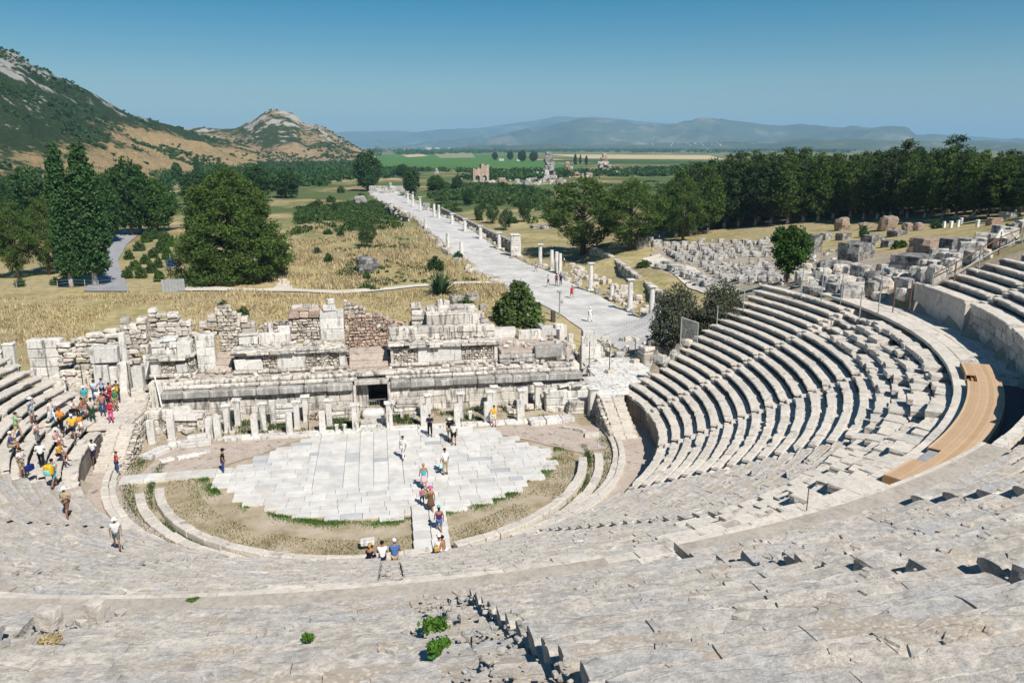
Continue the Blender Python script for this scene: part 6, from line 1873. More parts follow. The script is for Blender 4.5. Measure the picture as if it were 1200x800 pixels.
# by the car park on the left
at_px('poplar0', 84, 337, 164, 40, 'tall slender poplar with whitewashed trunk, left of the pair', name='poplar')
at_px('poplar1', 112, 335, 161, 48, 'tall slender poplar with whitewashed trunk, right of the pair', name='poplar')
at_px('wide', 276, 329, 192, 158, 'huge broad dark pine standing by the dirt path', name='pine_tree')
for a in [('bigpine0', 22, 326, 232, 62, 'dark pine at the left edge under the taller trees'), ('bigpine1', 58, 322, 226, 60, 'dark spreading pine directly left of the poplars'), ('cone', 4, 300, 186, 34, 'dark pointed conifer at the very left edge'), ('bigpine1', -30, 330, 215, 70, 'dark pine mostly cut by the left frame edge')]:
    at_px(*a, name='pine_tree')
for a in [('broad0', 185, 272, 210, 52, 'bright green round tree right of the car park'), ('broad1', 155, 276, 186, 62, 'tall olive green tree behind the flagpole'), ('broad2', 128, 285, 205, 44, 'dark tree squeezed right of the poplars'), ('broad1', 38, 268, 196, 54, 'dark broad tree behind the left pines'),
          ('broad2', 20, 258, 205, 46, 'deep green tree at the left edge beneath the hill'), ('broad1', 232, 240, 200, 44, 'dark tree peeking over the left shoulder of the huge pine'), ('broad2', 300, 236, 193, 56, 'dark tree behind the top of the huge pine'), ('broad1', 262, 232, 190, 40, 'dark tree behind the huge pine, middle one'), ('broad2', 335, 232, 200, 40, 'low dark tree right behind the huge pine'),
          ('broad1', 431, 224, 176, 40, 'tall dark leafy tree left of the far street end'), ('broad2', 482, 230, 196, 24, 'narrow dark tree at the far street end'), ('broad1', 472, 208, 192, 20, 'round grey green tree behind the far street end'), ('broad0', 511, 224, 205, 26, 'round green bushy tree right of the far street end'), ('broad2', 536, 224, 206, 16, 'small dark tree left of the brick arches'), ('broad2', 549, 241, 220, 16, 'small dark tree above the start of the low wall'),
          ('olive1', 561, 258, 239, 15, 'first of the small round trees behind the low wall'), ('olive1', 577, 262, 238, 20, 'second small round tree behind the low wall'), ('olive1', 593, 270, 243, 20, 'third and nearest small round tree behind the low wall'), ('olive1', 615, 260, 231, 21, 'small round tree standing apart in the straw field'),
          ('olive1', 430, 289, 262, 26, 'small dark tree alone in the dry grass left of the street'), ('broad0', 208, 214, 190, 16, 'small tree at the straw field under the hill'), ('broad1', 232, 208, 184, 9, 'thin upright tree at the straw field')]:
    at_px(*a)
at_px('bigpine0', 683, 298, 203, 118, 'large spreading dark pine right of the street with pedestrians in its shade', name='pine_tree')
at_px('bigpine1', 738, 293, 206, 104, 'large dark pine just right of the spreading one', name='pine_tree')
at_px('bigpine0', 800, 283, 205, 62, 'broad pine at the left corner of the forest', name='pine_tree')
at_px('fig', 607, 381, 325, 76, 'bright leafy shrub tree growing behind the right part of the stage', name='shrub_tree')
at_px('olivebush', 792, 404, 330, 84, 'grey green olive bush at the street end beside the lower seats', name='olive_tree')
at_px('olivebush', 845, 384, 326, 72, 'grey green olive bush at the top left of the lower seats', name='olive_tree')
at_px('roundtree', 922, 331, 262, 50, 'small bright tree with a pale trunk above the seats', name='small_tree')

# the pine forest on the right
rnd = random.Random(123)
base = [(770, 280), (800, 278), (850, 268), (900, 263), (950, 259), (1000, 257), (1050, 256), (1100, 255), (1150, 254), (1200, 253), (1260, 252)]
tops = [(770, 215), (800, 196), (830, 190), (860, 184), (900, 180), (950, 182), (985, 184), (1020, 182), (1050, 176), (1080, 180), (1110, 176), (1150, 182), (1200, 182), (1260, 180)]
n_f = 0
for row in range(4):
    px = 772 + row * 7
    while px < 1262:
        by = np.interp(px, [b[0] for b in base], [b[1] for b in base]); tp = np.interp(px, [b[0] for b in tops], [b[1] for b in tops])
        p = on_ground(px, by)
        H = px_size(p, by - tp) * (1.0 + rnd.uniform(-.09, .05))
        d = np.array([p[0] - _C[0], p[1] - _C[1]]); d /= np.linalg.norm(d)
        q = d * (row * 8.0 + rnd.uniform(-2.5, 2.5))
        x, y = p[0] + q[0], p[1] + q[1]
        if abs(px - 1052) < 9 and row == 1: H *= 1.2
        if abs(px - 1108) < 9 and row == 1: H *= 1.2
        tree(K['pine%d' % rnd.randrange(5)], (x, y, gzn(x, y)), H, H * rnd.uniform(.60, .78), 'one of the tall dark pines with whitewashed trunks in the wood at the right' , 'tree', 'pines of the wood on the right', name='pine_tree', rnd=rnd)
        n_f += 1
        px += rnd.uniform(15, 21)

# countable bushes
for k, a in enumerate([('bush1', 510, 318, 300, 24, 'dark spiky shrub in the dry grass, upper of two'), ('bush0', 940, 322, 310, 16, 'low shrub under the small bright tree'), ('bush2', 1054, 291, 280, 20, 'round bright green bush among the ruin blocks'), ('bush1', 1012, 278, 264, 14, 'dark bush at the brick stumps'), ('bush1', 1097, 268, 258, 18, 'dark bush by the white markers'),
          ('bush2', 755, 312, 304, 22, 'flat green bush on the terrace track'), ('bush0', 430, 330, 318, 14, 'weedy bush beside the tall grey boulder'), ('bush0', 385, 308, 296, 14, 'lone round bush in the dry field'), ('bush1', 400, 226, 218, 12, 'dark bush in the reddish field'), ('bush0', 372, 297, 289, 12, 'small bush in the dry field further left'), ('bush0', 262, 366, 350, 16, 'green bush behind the ruined walls of the stage'), ('bush0', 285, 372, 358, 18, 'green bush right of the pointed rubble wall'), ('bush0', 545, 362, 348, 24, 'weeds growing over the lichen blocks'),
          ('bush1', 537, 304, 294, 14, 'dark bush on the left street edge'), ('bush1', 1180, 270, 262, 12, 'low bush at the far right forest edge'), ('bush0', 24, 336, 324, 14, 'grey bush at the fence on the far left'), ('bush0', 65, 334, 324, 14, 'pale grey bush under the poplars')]):
    at_px(*a, cat='bush', name='bush')
for px, py in [(152, 300), (163, 290), (172, 280), (182, 276), (193, 280), (158, 312), (170, 305), (180, 298), (190, 292), (165, 322), (178, 316), (186, 310), (197, 300), (150, 322), (200, 285), (187, 326)]:
    at_px('bush%d' % rnd.choice([0, 2, 0]), px, py + 4, py - 8 - rnd.uniform(0, 6), rnd.uniform(12, 22), 'one of the green bushes on the stony slope beside the car park', 'bush', 'bushes on the slope by the car park', 'bush')

for k in range(44):
    px, py = (rnd.uniform(500, 700), rnd.uniform(216, 262)) if k < 26 else (rnd.uniform(345, 455), rnd.uniform(228, 278))
    if 430 < px < 660 and py > 213 + (px - 430) * .45: continue
    at_px('bush%d' % rnd.randrange(3), px, py, py - rnd.uniform(5, 10), rnd.uniform(10, 20), 'one of the green bushes dotted over the plain on both sides of the far street', 'bush', 'bushes on the plain', 'bush')
# agave and yucca rosettes
def rosette(px, py, top, n, label, seed, mat='agave', droop=0.3):
    p = on_ground(px, py); H = px_size(p, py - top); rs = random.Random(seed); m = MB()
    for k in range(n):
        a = rs.uniform(0, 6.28); e = rs.uniform(0.3, 1.45); L = H * rs.uniform(.8, 1.05); c = (math.cos(a) * math.cos(e), math.sin(a) * math.cos(e), math.sin(e))
        w = H * 0.055; sx, sy = -math.sin(a) * w, math.cos(a) * w
        q = [tuple(c[i] * L * f - (0, 0, droop * L * f * f * (1.2 - math.sin(e)))[i] for i in range(3)) for f in (0.03, .4, .75, 1)]
        V = []
        for t, ww in zip(q, (0.7, 1, .6, .05)): V += [(t[0] - sx * ww, t[1] - sy * ww, t[2]), (t[0], t[1], t[2] - w * .5 * ww), (t[0] + sx * ww, t[1] + sy * ww, t[2])]
        m.add(V, [[i * 3 + j, i * 3 + j + 1, i * 3 + j + 4, i * 3 + j + 3] for i in range(3) for j in range(2)])
    tag(m.build('yucca', M[mat], loc=tuple(p)), label, 'plant')
rosette(517, 345, 313, 60, 'spiky yucca by the dirt path, the lower plant', 3)
rosette(511, 318, 299, 46, 'spiky dark agave in the dry grass above the yucca', 4)

def scatter(name, poly, n, size, hgt, mat, per, seed, thr=-1.0, freq=0.05, flat=True, spread=1.0, leaf_sz=None):
    """ground cover: low leaf clumps scattered over a patch of the land, as one mass"""
    rs = np.random.RandomState(seed); P = [on_ground(*q) for q in poly]
    poly = [(q[0], q[1]) for q in P]; xs = [q[0] for q in P]; ys = [q[1] for q in P]
    cs, rr = [], []
    tries = 0
    while len(cs) < n and tries < n * 30:
        tries += 1
        x, y = rs.uniform(min(xs), max(xs)), rs.uniform(min(ys), max(ys))
        if not inpoly(x, y, poly): continue
        if mnoise.noise(Vector((x * freq, y * freq, seed))) < thr: continue
        s = size * (0.6 + 0.8 * rs.rand())
        cs.append((x, y, gzn(x, y) + hgt * 0.35)); rr.append(s)
    lv = leaves(rs, cs, rr, per, leaf_sz or size * 0.45, hgt / size * 0.6, 0.3, 0.3, 0.6)
    o = bpy.data.objects.new(name, quad_mesh(name, lv, M[mat])); COL.objects.link(o)
    return tag(o, kind='stuff')
scatter('scrub', [(345, 275), (350, 242), (440, 236), (462, 250), (470, 268), (400, 272)], 520, 1.6, 1.1, 'scrub', 45, 1, -0.3, 0.06)
scatter('scrub', [(395, 322), (420, 300), (470, 322), (440, 340), (395, 338)], 160, 0.8, 0.45, 'scrub', 40, 2, 0.0, 0.12)
scatter('scrub', [(345, 330), (350, 275), (480, 280), (560, 330), (480, 335)], 160, 0.6, 0.45, 'scrub', 30, 3, 0.15, 0.10)
scatter('scrub', [(500, 248), (505, 222), (560, 216), (640, 222), (640, 245), (560, 238)], 520, 2.8, 2.0, 'scrub', 45, 4, -0.4, 0.03)
scatter('scrub', [(300, 222), (205, 214), (260, 194), (420, 192), (430, 206), (380, 218)], 620, 4.6, 5.0, 'dark_broad', 60, 5, -0.45, 0.02)
scatter('scrub', [(440, 210), (440, 198), (520, 200), (700, 202), (820, 196), (820, 205), (640, 212)], 420, 4.5, 4.0, 'dark_broad', 40, 6, -0.2, 0.012)
scatter('scrub', [(620, 262), (640, 222), (760, 212), (820, 222), (760, 240), (700, 262)], 150, 2.0, 1.2, 'scrub', 35, 7, 0.0, 0.03)
scatter('scrub', [(0, 250), (0, 200), (60, 196), (210, 202), (205, 240), (100, 260)], 420, 4.0, 4.5, 'dark_broad', 50, 8, -0.4, 0.02)
scatter('treeline', [(440, 183), (500, 178.2), (600, 177.2), (640, 177.6), (650, 179), (560, 180)], 240, 11, 9, 'dark_broad', 26, 9, -0.3, 0.004, leaf_sz=5)
scatter('treeline', [(600, 178), (640, 176.2), (850, 176.0), (1000, 177), (1000, 179.5), (800, 179.6)], 520, 14, 13, 'dark_broad', 26, 10, -0.35, 0.003, leaf_sz=6)
scatter('treeline', [(400, 180.4), (430, 177.5), (640, 175.4), (1000, 175.2), (1000, 176), (640, 177)], 420, 22, 13, 'dark_broad', 22, 11, -0.3, 0.002, leaf_sz=9)
for k, (px, py, tp, w) in enumerate([(674, 194, 180, 5), (680, 193, 181, 3.5), (687, 194, 182, 4.5)]):
    at_px('poplar0', px, py, tp, w, ['thick far poplar between the ruined towers, left of three', 'thin far poplar between the ruined towers', 'right one of three far poplars by the square ruin'][k], name='poplar')
for k, (px, py, tp, w, lb) in enumerate([(580, 188, 178, 9, 'far tree at the plain field edge, leftmost of the clump'), (598, 188, 177, 9, 'far dark tree in the clump before the plain'), (612, 190, 176, 12, 'tallest far tree of the clump on the plain'), (625, 190, 177, 12, 'far tree at the right of the clump on the plain')]):
    at_px('broad1', px, py, tp, w, lb)

# scrub on the hill sides
def hill_scrub(G, n, seed, s0, s1, cond, mat='dark_broad'):
    rs = np.random.RandomState(seed); cs, rr = [], []
    nu, nv = G.shape[:2]
    while len(cs) < n:
        i, j = rs.randint(nu), rs.randint(nv // 2 + 4)
        p = G[i, j] + rs.uniform(-3, 3, 3) * np.array([1, 1, 0])
        if not cond(p, rs): continue
        s = rs.uniform(s0, s1); cs.append((p[0], p[1], p[2] + s * .25)); rr.append(s)
    o = bpy.data.objects.new('scrub', quad_mesh('scrub', leaves(rs, cs, rr, 26, s1 * 0.55, 0.65, 0.3, 0.2, 0.7), M[mat])); COL.objects.link(o)
    tag(o, kind='stuff')
hill_scrub(HILL1, 3600, 1, 0.9, 2.8, lambda p, rs: mnoise.noise(Vector((p[0] * .012, p[1] * .012, 1))) + .6 * mnoise.noise(Vector((p[0] * .04, p[1] * .04, 3))) + p[2] / 260 > rs.uniform(.15, .45))
hill_scrub(HILL2, 1300, 2, 1.0, 2.8, lambda p, rs: mnoise.noise(Vector((p[0] * .012, p[1] * .012, 5))) + .6 * mnoise.noise(Vector((p[0] * .04, p[1] * .04, 7))) > rs.uniform(.1, .4))

# grass: dry tufts on the bank, short green blades in the orchestra
def blades(name, pts, h, w, mat, seed, lean=0.5):
    rs = np.random.RandomState(seed); P = np.array(pts); n = len(P)
    a = rs.uniform(0, 6.283, n); hh = h * (0.5 + rs.rand(n)); d = np.stack([np.cos(a), np.sin(a), np.zeros(n)], 1); s = np.stack([-np.sin(a), np.cos(a), np.zeros(n)], 1)
    ww = (w * (0.6 + .8 * rs.rand(n)))[:, None]; L = (lean * hh * rs.rand(n))[:, None]
    top = P + np.array([0, 0, 1]) * hh[:, None] + d * L
    V = np.stack([P - s * ww, P + s * ww, top + s * ww * .4, top - s * ww * .4], 1)
    o = bpy.data.objects.new(name, quad_mesh(name, V, M[mat])); COL.objects.link(o); return tag(o, kind='stuff')
_pathp = [on_ground(px_, py_) for px_, py_ in [(206, 339), (300, 340.5), (330, 340), (400, 343), (450, 339.5), (500, 334.5), (560, 332), (590, 331)]]
_ps = np.concatenate([np.linspace(a[:2], b[:2], 30) for a, b in zip(_pathp[:-1], _pathp[1:])])
def near_path(x, y, d=1.9): return ((_ps[:, 0] - x) ** 2 + (_ps[:, 1] - y) ** 2).min() < d * d
rs = np.random.RandomState(4)
pts = []
while len(pts) < 30000:
    x, y = rs.uniform(-52, 16), rs.uniform(14.5, 55)
    k = mnoise.noise(Vector((x * .13, y * .13, 3)))
    if x > -20 and y < 15.2: continue
    if k < rs.uniform(-.3, .4) or near_path(x, y): continue
    pts.append((x, y, gzn(x, y) - .03))
blades('grass', pts, 0.30, 0.06, 'dry', 5, 0.8)
pts = []
while len(pts) < 26000:
    px, py = rs.uniform(335, 640), rs.uniform(262, 345)
    p = on_ground(px, py) if False else None
    x, y = rs.uniform(-20, 30), rs.uniform(50, 150)
    if 21.5 - (y - 46) * .085 - 1.5 < x: continue
    if mnoise.noise(Vector((x * .1, y * .1, 8))) < rs.uniform(-.2, .5) or near_path(x, y): continue
    pts.append((x, y, gzn(x, y) - .03))
blades('grass', pts, 0.5, 0.08, 'dry', 6, 0.8)
pts = []
while len(pts) < 16000:
    a = rs.uniform(-185, 0); q_ = rs.rand(); R = (14.3 if q_ < .5 else 15.9) + rs.normal() * (.14 if q_ < .5 else .3)
    t = math.radians(a); x, y = -0.45 + R * math.cos(t), (-2.6 if q_ < .5 else -1.4) + R * math.sin(t)
    if y > 1.2 or mnoise.noise(Vector((x * .5, y * .5, 2))) < rs.uniform(-.5, .4): continue
    pts.append((x, y, 0))
blades('grass', pts, 0.10, 0.016, 'scrub', 7, 0.9)
pts = []
while len(pts) < 9000:
    a = rs.uniform(-178, -4); t = math.radians(a); R = 12.05 + abs(rs.normal()) * .35
    x, y = R * math.cos(t), R * math.sin(t)
    if y > -3 or mnoise.noise(Vector((x * .6, y * .6, 6))) < rs.uniform(-.3, .4): continue
    pts.append((x, y, 0))
blades('grass', pts, 0.10, 0.016, 'weed', 8, 0.9)
pts = []
while len(pts) < 7000:
    x, y = rs.uniform(-12, 14), rs.uniform(3.2, 6.8)
    if mnoise.noise(Vector((x * .45, y * .6, 9))) < rs.uniform(0.0, .4): continue
    pts.append((x, y, -.02))
blades('grass', pts, 0.20, 0.02, 'scrub', 9, 0.9)
pts = []
while len(pts) < 15000:
    a = rs.uniform(-178, -2); t = math.radians(a); R = rs.uniform(11.6, 16.4)
    x, y = -.4 + R * math.cos(t), -2.6 + R * math.sin(t)
    if y > -2.5 or x * x + y * y < 147 or math.hypot(x + .4, y + 3) > 13.3 or mnoise.noise(Vector((x * .5, y * .5, 12))) < rs.uniform(-.5, .5): continue
    pts.append((x, y, 0.01))
blades('grass', pts[:9000], 0.07, 0.014, 'dry', 10, 0.9)
blades('grass', pts[9000:], 0.07, 0.014, 'scrub', 11, 0.9)
# weeds in the foreground stairs
for k, (px, py, s, lb) in enumerate([(510, 741, .20, 'clump of green weeds in the worn stairway, upper one'), (516, 766, .16, 'clump of green weeds in the worn stairway, lower one'), (362, 751, .08, 'tiny green weed in the grey foreground seats'), (228, 708, .16, 'low weed on the lip at the lower left'), (60, 756, .16, 'dry weed beside the dark notches at lower left')]):
    r = ray(px, py); t = 3.0
    while t < 60:
        p = _C + r * t; R = math.hypot(p[0], p[1])
        if p[2] < Z_LIP + (R - R_LIP) * UPR / UPT - 0.05: break
        t += 0.02
    rs2 = np.random.RandomState(k)
    lv = leaves(rs2, [(rs2.uniform(-s, s) * .6, rs2.uniform(-s, s) * .5, s * .25 + .05) for _ in range(14)], [s * .45] * 14, 40, 0.07, 0.8, 0.2, 0.6, 0.6)
    o = bpy.data.objects.new('weed', quad_mesh('weed', lv, M['weed' if k != 4 else 'dry'])); COL.objects.link(o); o.location = tuple(p); tag(o, lb, 'weed')
# ------------------------------------------------------------------ people
def surf(x, y):
    R = math.hypot(x, y); a = math.degrees(math.atan2(y, x)); a = a - 360 if a > 90 else a
    if R_WALL - 0.05 <= R < R_DIAZ and A_LEFT < a < a_end_right(R): return Z_WALL + int((R - R_WALL) / TREAD) * RISE
    if inpoly(x, y, TERR_R) or inpoly(x, y, TERR_L): return Z_TERR
    if 16.2 < abs(x) < 18.9 and -2.3 < y < 1.7: return max(0.0, math.ceil((y + 2.2) / 3.9 * 9) * Z_TERR / 9)
    if y > 40: return 0.10
    return 0.11 if R < 12.2 and y < 2.1 else 0.05
def stand_at(px, py):
    r = ray(px, py); t = 10.0
    while t < 400:
        p = _C + r * t
        if p[2] < surf(p[0], p[1]): return np.array([p[0], p[1], surf(p[0], p[1])])
        t += 0.02
    return p

WORK = bpy.data.scenes.new('workbench')
def skin_mesh(verts, edges, radii, sub=1):
    me = bpy.data.meshes.new('tmp'); me.from_pydata(verts, edges, [])
    o = bpy.data.objects.new('tmp', me); WORK.collection.objects.link(o)
    md = o.modifiers.new('s', 'SKIN'); md.use_smooth_shade = True
    lay = me.skin_vertices[0].data if me.skin_vertices else None
    if lay is None:
        me.attributes.new('skin', 'FLOAT', 'POINT')
    for i, r in enumerate(radii):
        lay[i].radius = r if hasattr(r, '__len__') else (r, r)
        lay[i].use_root = (i == 0)
    if sub: o.modifiers.new('u', 'SUBSURF').levels = sub
    WORK.view_layers[0].update(); dg = WORK.view_layers[0].depsgraph
    ev = o.evaluated_get(dg)
    m2 = ev.to_mesh()
    V = np.array([v.co[:] for v in m2.vertices]); Fq = [list(p.vertices) for p in m2.polygons]
    ev.to_mesh_clear()
    bpy.data.objects.remove(o); bpy.data.meshes.remove(me)
    return V, Fq

_cl = {}
def cloth(c, rough=0.85):
    k = tuple(round(x, 3) for x in c)
    if k not in _cl: _cl[k] = plain('cloth', c, rough, 0.1, 0.05, 9)
    return _cl[k]
SKIN = {'l': plain('skin_light', (0.52, 0.29, 0.19), 0.6, 0.3), 't': plain('skin_tanned', (0.36, 0.18, 0.11), 0.6, 0.3), 'd': plain('skin_dark', (0.14, 0.07, 0.045), 0.6, 0.3)}
EYE = plain('eye_dark', (0.02, 0.015, 0.012), 0.3, 0.5)
HAIR = {'dark': (0.018, 0.013, 0.010), 'brown': (0.07, 0.035, 0.018), 'blond': (0.42, 0.26, 0.10), 'red': (0.28, 0.05, 0.03), 'grey': (0.30, 0.29, 0.28)}
W_, BK, NV, BE, DN = (0.74, 0.74, 0.73), (0.012, 0.012, 0.014), (0.015, 0.02, 0.06), (0.40, 0.33, 0.22), (0.04, 0.08, 0.20)

def joints(pose, r):
    J = {}
    sit = pose.startswith('sit')
    hz = 0.50 if sit else 0.92
    lean = 0.10 if 'lean' in pose else (0.03 if not sit else 0.07)
    for s, n in ((-1, 'r'), (1, 'l')):
        J['hip' + n] = (0.09 * s * -1, 0.0, hz)
        if sit:
            J['kn' + n] = (-0.12 * s, 0.40, hz + 0.03); J['an' + n] = (-0.12 * s, 0.42 + (0.05 * s), 0.09)
        elif 'walk' in pose:
            d = 0.22 * s
            J['kn' + n] = (-0.09 * s, d * 0.75 + 0.05, 0.50); J['an' + n] = (-0.09 * s, d * 1.1 - (0.06 if s < 0 else 0), 0.10 if s > 0 else 0.15)
        else:
            J['kn' + n] = (-0.11 * s, 0.02, 0.50); J['an' + n] = (-0.12 * s, -0.01, 0.09)
        ax = J['an' + n]; J['to' + n] = (ax[0] * 1.15, ax[1] + 0.16, ax[2] - 0.05)
        dz = hz - 0.92
        sh = (-0.185 * s, lean, 1.40 + dz); J['sh' + n] = sh
        arm = pose.split('_')[1] if '_' in pose else 'down'
        if arm == 'mixed': arm = 'down' if s > 0 else 'bent'
        if arm == 'down': e, w = (-0.25 * s, lean - 0.02, 1.12 + dz), (-0.25 * s, lean + 0.09 + (0.1 * s if 'walk' in pose else 0), 0.88 + dz)
        elif arm == 'bent': e, w = (-0.27 * s, lean - 0.04, 1.13 + dz), (-0.10 * s, lean + 0.22, 1.22 + dz)
        elif arm == 'camera': e, w = (-0.27 * s, lean + 0.12, 1.22 + dz), (-0.07 * s, lean + 0.24, 1.48 + dz)
        elif arm == 'out': e, w = (-0.42 * s, lean + 0.05, 1.34 + dz), (-0.62 * s, lean + 0.14, 1.38 + dz)
        elif arm == 'wave': e, w = ((-0.30 * s, lean + .08, 1.20 + dz), (-0.38 * s, lean + .22, 1.44 + dz)) if s < 0 else ((-0.25 * s, lean, 1.13 + dz), (-0.12 * s, lean + .2, 1.02 + dz))
        elif arm == 'lap': e, w = (-0.24 * s, lean + 0.06, 1.13 + dz), (-0.10 * s, lean + 0.30, 1.02 + dz)
        else: e, w = (-0.34 * s, lean - 0.06, 1.14 + dz), (-0.17 * s, lean + 0.05, 0.98 + dz)   # hands on hips
        J['el' + n], J['wr' + n] = e, w
    dz = hz - 0.92
    J['pel'] = (0, 0, 0.98 + dz); J['wai'] = (0, lean * .4, 1.12 + dz); J['che'] = (0, lean, 1.32 + dz); J['nb'] = (0, lean, 1.45 + dz); J['nk'] = (0, lean + .01, 1.50 + dz)
    J['h1'] = (0, lean + .03, 1.57 + dz); J['h2'] = (0, lean + .03, 1.65 + dz); J['h3'] = (0, lean + .02, 1.72 + dz)
    return J

def person(px, py, label, face=0, pose='stand_down', top=W_, sleeve=0.5, low=('trousers', NV), hair='dark', hat=None, skin='t', H=1.72, long_hair=False, group=None, pos=None, shoes=(0.05, 0.04, 0.035), dz=0.0, topless=False):
    p = stand_at(px, py) if pos is None else np.array(pos, float)
    r = random.Random(int(px * 13 + py * 7))
    J = joints(pose, r)
    sit = pose.startswith('sit')
    root = empty('person', (p[0], p[1], p[2] + dz), math.radians(face), label, 'person', group)
    k = H / 1.76
    root.scale = (k, k, k)
    names = ['pel', 'wai', 'che', 'nb', 'nk', 'h1', 'h2', 'h3', 'hipr', 'knr', 'anr', 'tor', 'hipl', 'knl', 'anl', 'tol', 'shr', 'elr', 'wrr', 'shl', 'ell', 'wrl']
    rad_ = [0.125, 0.115, 0.135, 0.07, 0.052, 0.066, 0.092, 0.062, 0.092, 0.06, 0.04, 0.034, 0.092, 0.06, 0.04, 0.034, 0.066, 0.042, 0.028, 0.066, 0.042, 0.028]
    ed = [('pel', 'wai'), ('wai', 'che'), ('che', 'nb'), ('nb', 'nk'), ('nk', 'h1'), ('h1', 'h2'), ('h2', 'h3'), ('pel', 'hipr'), ('hipr', 'knr'), ('knr', 'anr'), ('anr', 'tor'), ('pel', 'hipl'), ('hipl', 'knl'), ('knl', 'anl'), ('anl', 'tol'), ('che', 'shr'), ('shr', 'elr'), ('elr', 'wrr'), ('che', 'shl'), ('shl', 'ell'), ('ell', 'wrl')]
    ix = {n: i for i, n in enumerate(names)}
    V, Fq = skin_mesh([J[n] for n in names], [(ix[a], ix[b]) for a, b in ed], rad_)
    m = MB(); m.add(V, Fq, 0)
    for s, n in ((-1, 'r'), (1, 'l')):                       # palm, four fingers and a thumb
        w = np.array(J['wr' + n]); e = np.array(J['el' + n]); d = w - e; d /= np.linalg.norm(d)
        side = np.cross(d, (0, 0, 1.0)) if abs(d[2]) < .9 else np.array([0, 1.0, 0]); side /= np.linalg.norm(side); nrm = np.cross(side, d)
        m.tube([w - d * .01, w + d * .04, w + d * .085], [.026, .036, .030], 6, 0, True, 0.5)
        for q, ln in zip((-.026, -.009, .009, .026), (.055, .072, .076, .066)):
            b = w + d * .08 + side * q; m.tube([b, b + d * ln * .55 + nrm * .006, b + d * ln + nrm * .022], [.0085, .0075, .006], 5)
        b = w + d * .02 + side * .028; m.tube([b, b + d * .03 + side * .022, b + d * .065 + side * .026], [.011, .009, .007], 5)
    h = np.array(J['h2'])
    m.tube([h + (0, .085, .02), h + (0, .108, -.015), h + (0, .088, -.025)], [.010, .016, .008], 5)                    # nose
    for s in (-1, 1):
        m.box(h + (s * .092, .0, .0), (.016, .035, .055), 0, .006)
        m.box(h + (s * .033, .088, .018), (.022, .012, .010), 0, .003, 0, 1)
    m.box(h + (0, .084, -.050), (.045, .012, .009), 0, .003, 0, 1)
    m.build('body', [SKIN[skin], EYE], root, smooth=True)
    # top
    if top is not None:
        ns = ['wai', 'pel', 'che', 'nb', 'shr', 'shl']; rr = [0.142, 0.148, 0.158, 0.085, 0.085, 0.085]
        pts = [list(J[n]) for n in ns]; pts[1][2] -= 0.03; pts[3][2] -= 0.01
        eds = [(0, 1), (0, 2), (2, 3), (2, 4), (2, 5)]
        if sleeve > 0:
            for n, si in (('r', 4), ('l', 5)):
                a, b = np.array(J['sh' + n]), np.array(J['el' + n]); w = np.array(J['wr' + n])
                q = a + (b - a) * min(1, sleeve * 1.25)
                pts.append(list(q)); rr.append(0.060); eds.append((si, len(pts) - 1))
                if sleeve > 0.9: pts.append(list(b + (w - b) * .9)); rr.append(0.042); eds.append((len(pts) - 2, len(pts) - 1))
        V, Fq = skin_mesh(pts, eds, rr)
        m = MB(); m.add(V, Fq); m.build('shirt', cloth(top), root, smooth=True)
    # bottoms
    kind, col = low
    if kind == 'skirt' and not sit:
        m = MB(); a = J['pel']; m.lathe((0, 0, 0), [(0.25, 0.48), (0.22, 0.68), (0.165, 0.92), (0.145, a[2] + .04)], 12, squash=(1, .75)); m.build('skirt', cloth(col), root, smooth=True)
    elif kind == 'dress' and not sit:
        m = MB(); m.lathe((0, 0, 0), [(0.27, 0.50), (0.22, 0.75), (0.165, 1.0), (0.16, 1.2), (0.19, 1.33)], 12, squash=(1, .72)); m.build('dress', cloth(col), root, smooth=True)
    else:
        ns = ['pel', 'hipr', 'hipl']; pts = [list(J[n]) for n in ns]; rr = [0.135, 0.108, 0.108]; eds = [(0, 1), (0, 2)]
        for n, si in (('r', 1), ('l', 2)):
            kn, an, hp = np.array(J['kn' + n]), np.array(J['an' + n]), np.array(J['hip' + n])
            if kind == 'trousers':
                pts += [list(kn), list(kn + (an - kn) * .92)]; rr += [0.074, 0.062]; eds += [(si, len(pts) - 2), (len(pts) - 2, len(pts) - 1)]
            else:
                pts.append(list(hp + (kn - hp) * .85)); rr.append(0.092); eds.append((si, len(pts) - 1))
        V, Fq = skin_mesh(pts, eds, rr)
        m = MB(); m.add(V, Fq); m.build('trousers' if kind == 'trousers' else 'shorts', cloth(col), root, smooth=True)
    for n in 'rl':
        a, t = np.array(J['an' + n]), np.array(J['to' + n]); m = MB()
        m.tube([a + (0, -.05, -.03), a + (0, .02, -.02), t + (0, -.03, .0), t + (0, .03, -.005)], [.040, .050, .044, .028], 7); m.build('shoe', cloth(shoes), root, smooth=True)
    # hair and hat
    m = MB(); c = h + np.array([0, -.012, .012])
    m.lathe(c + (0, -.004, -.04), [(.088, 0), (.105, .04), (.103, .075), (.078, .115), (.03, .132)], 12, squash=(.95, 1.05))
    if long_hair: m.tube([c + (0, -.06, .02), c + (0, -.095, -.06), c + (0, -.10, -.17)], [.085, .075, .04], 8)
    hm = m.build('hair', cloth(HAIR[hair], .6), root, smooth=True)
    hm.modifiers.clear()
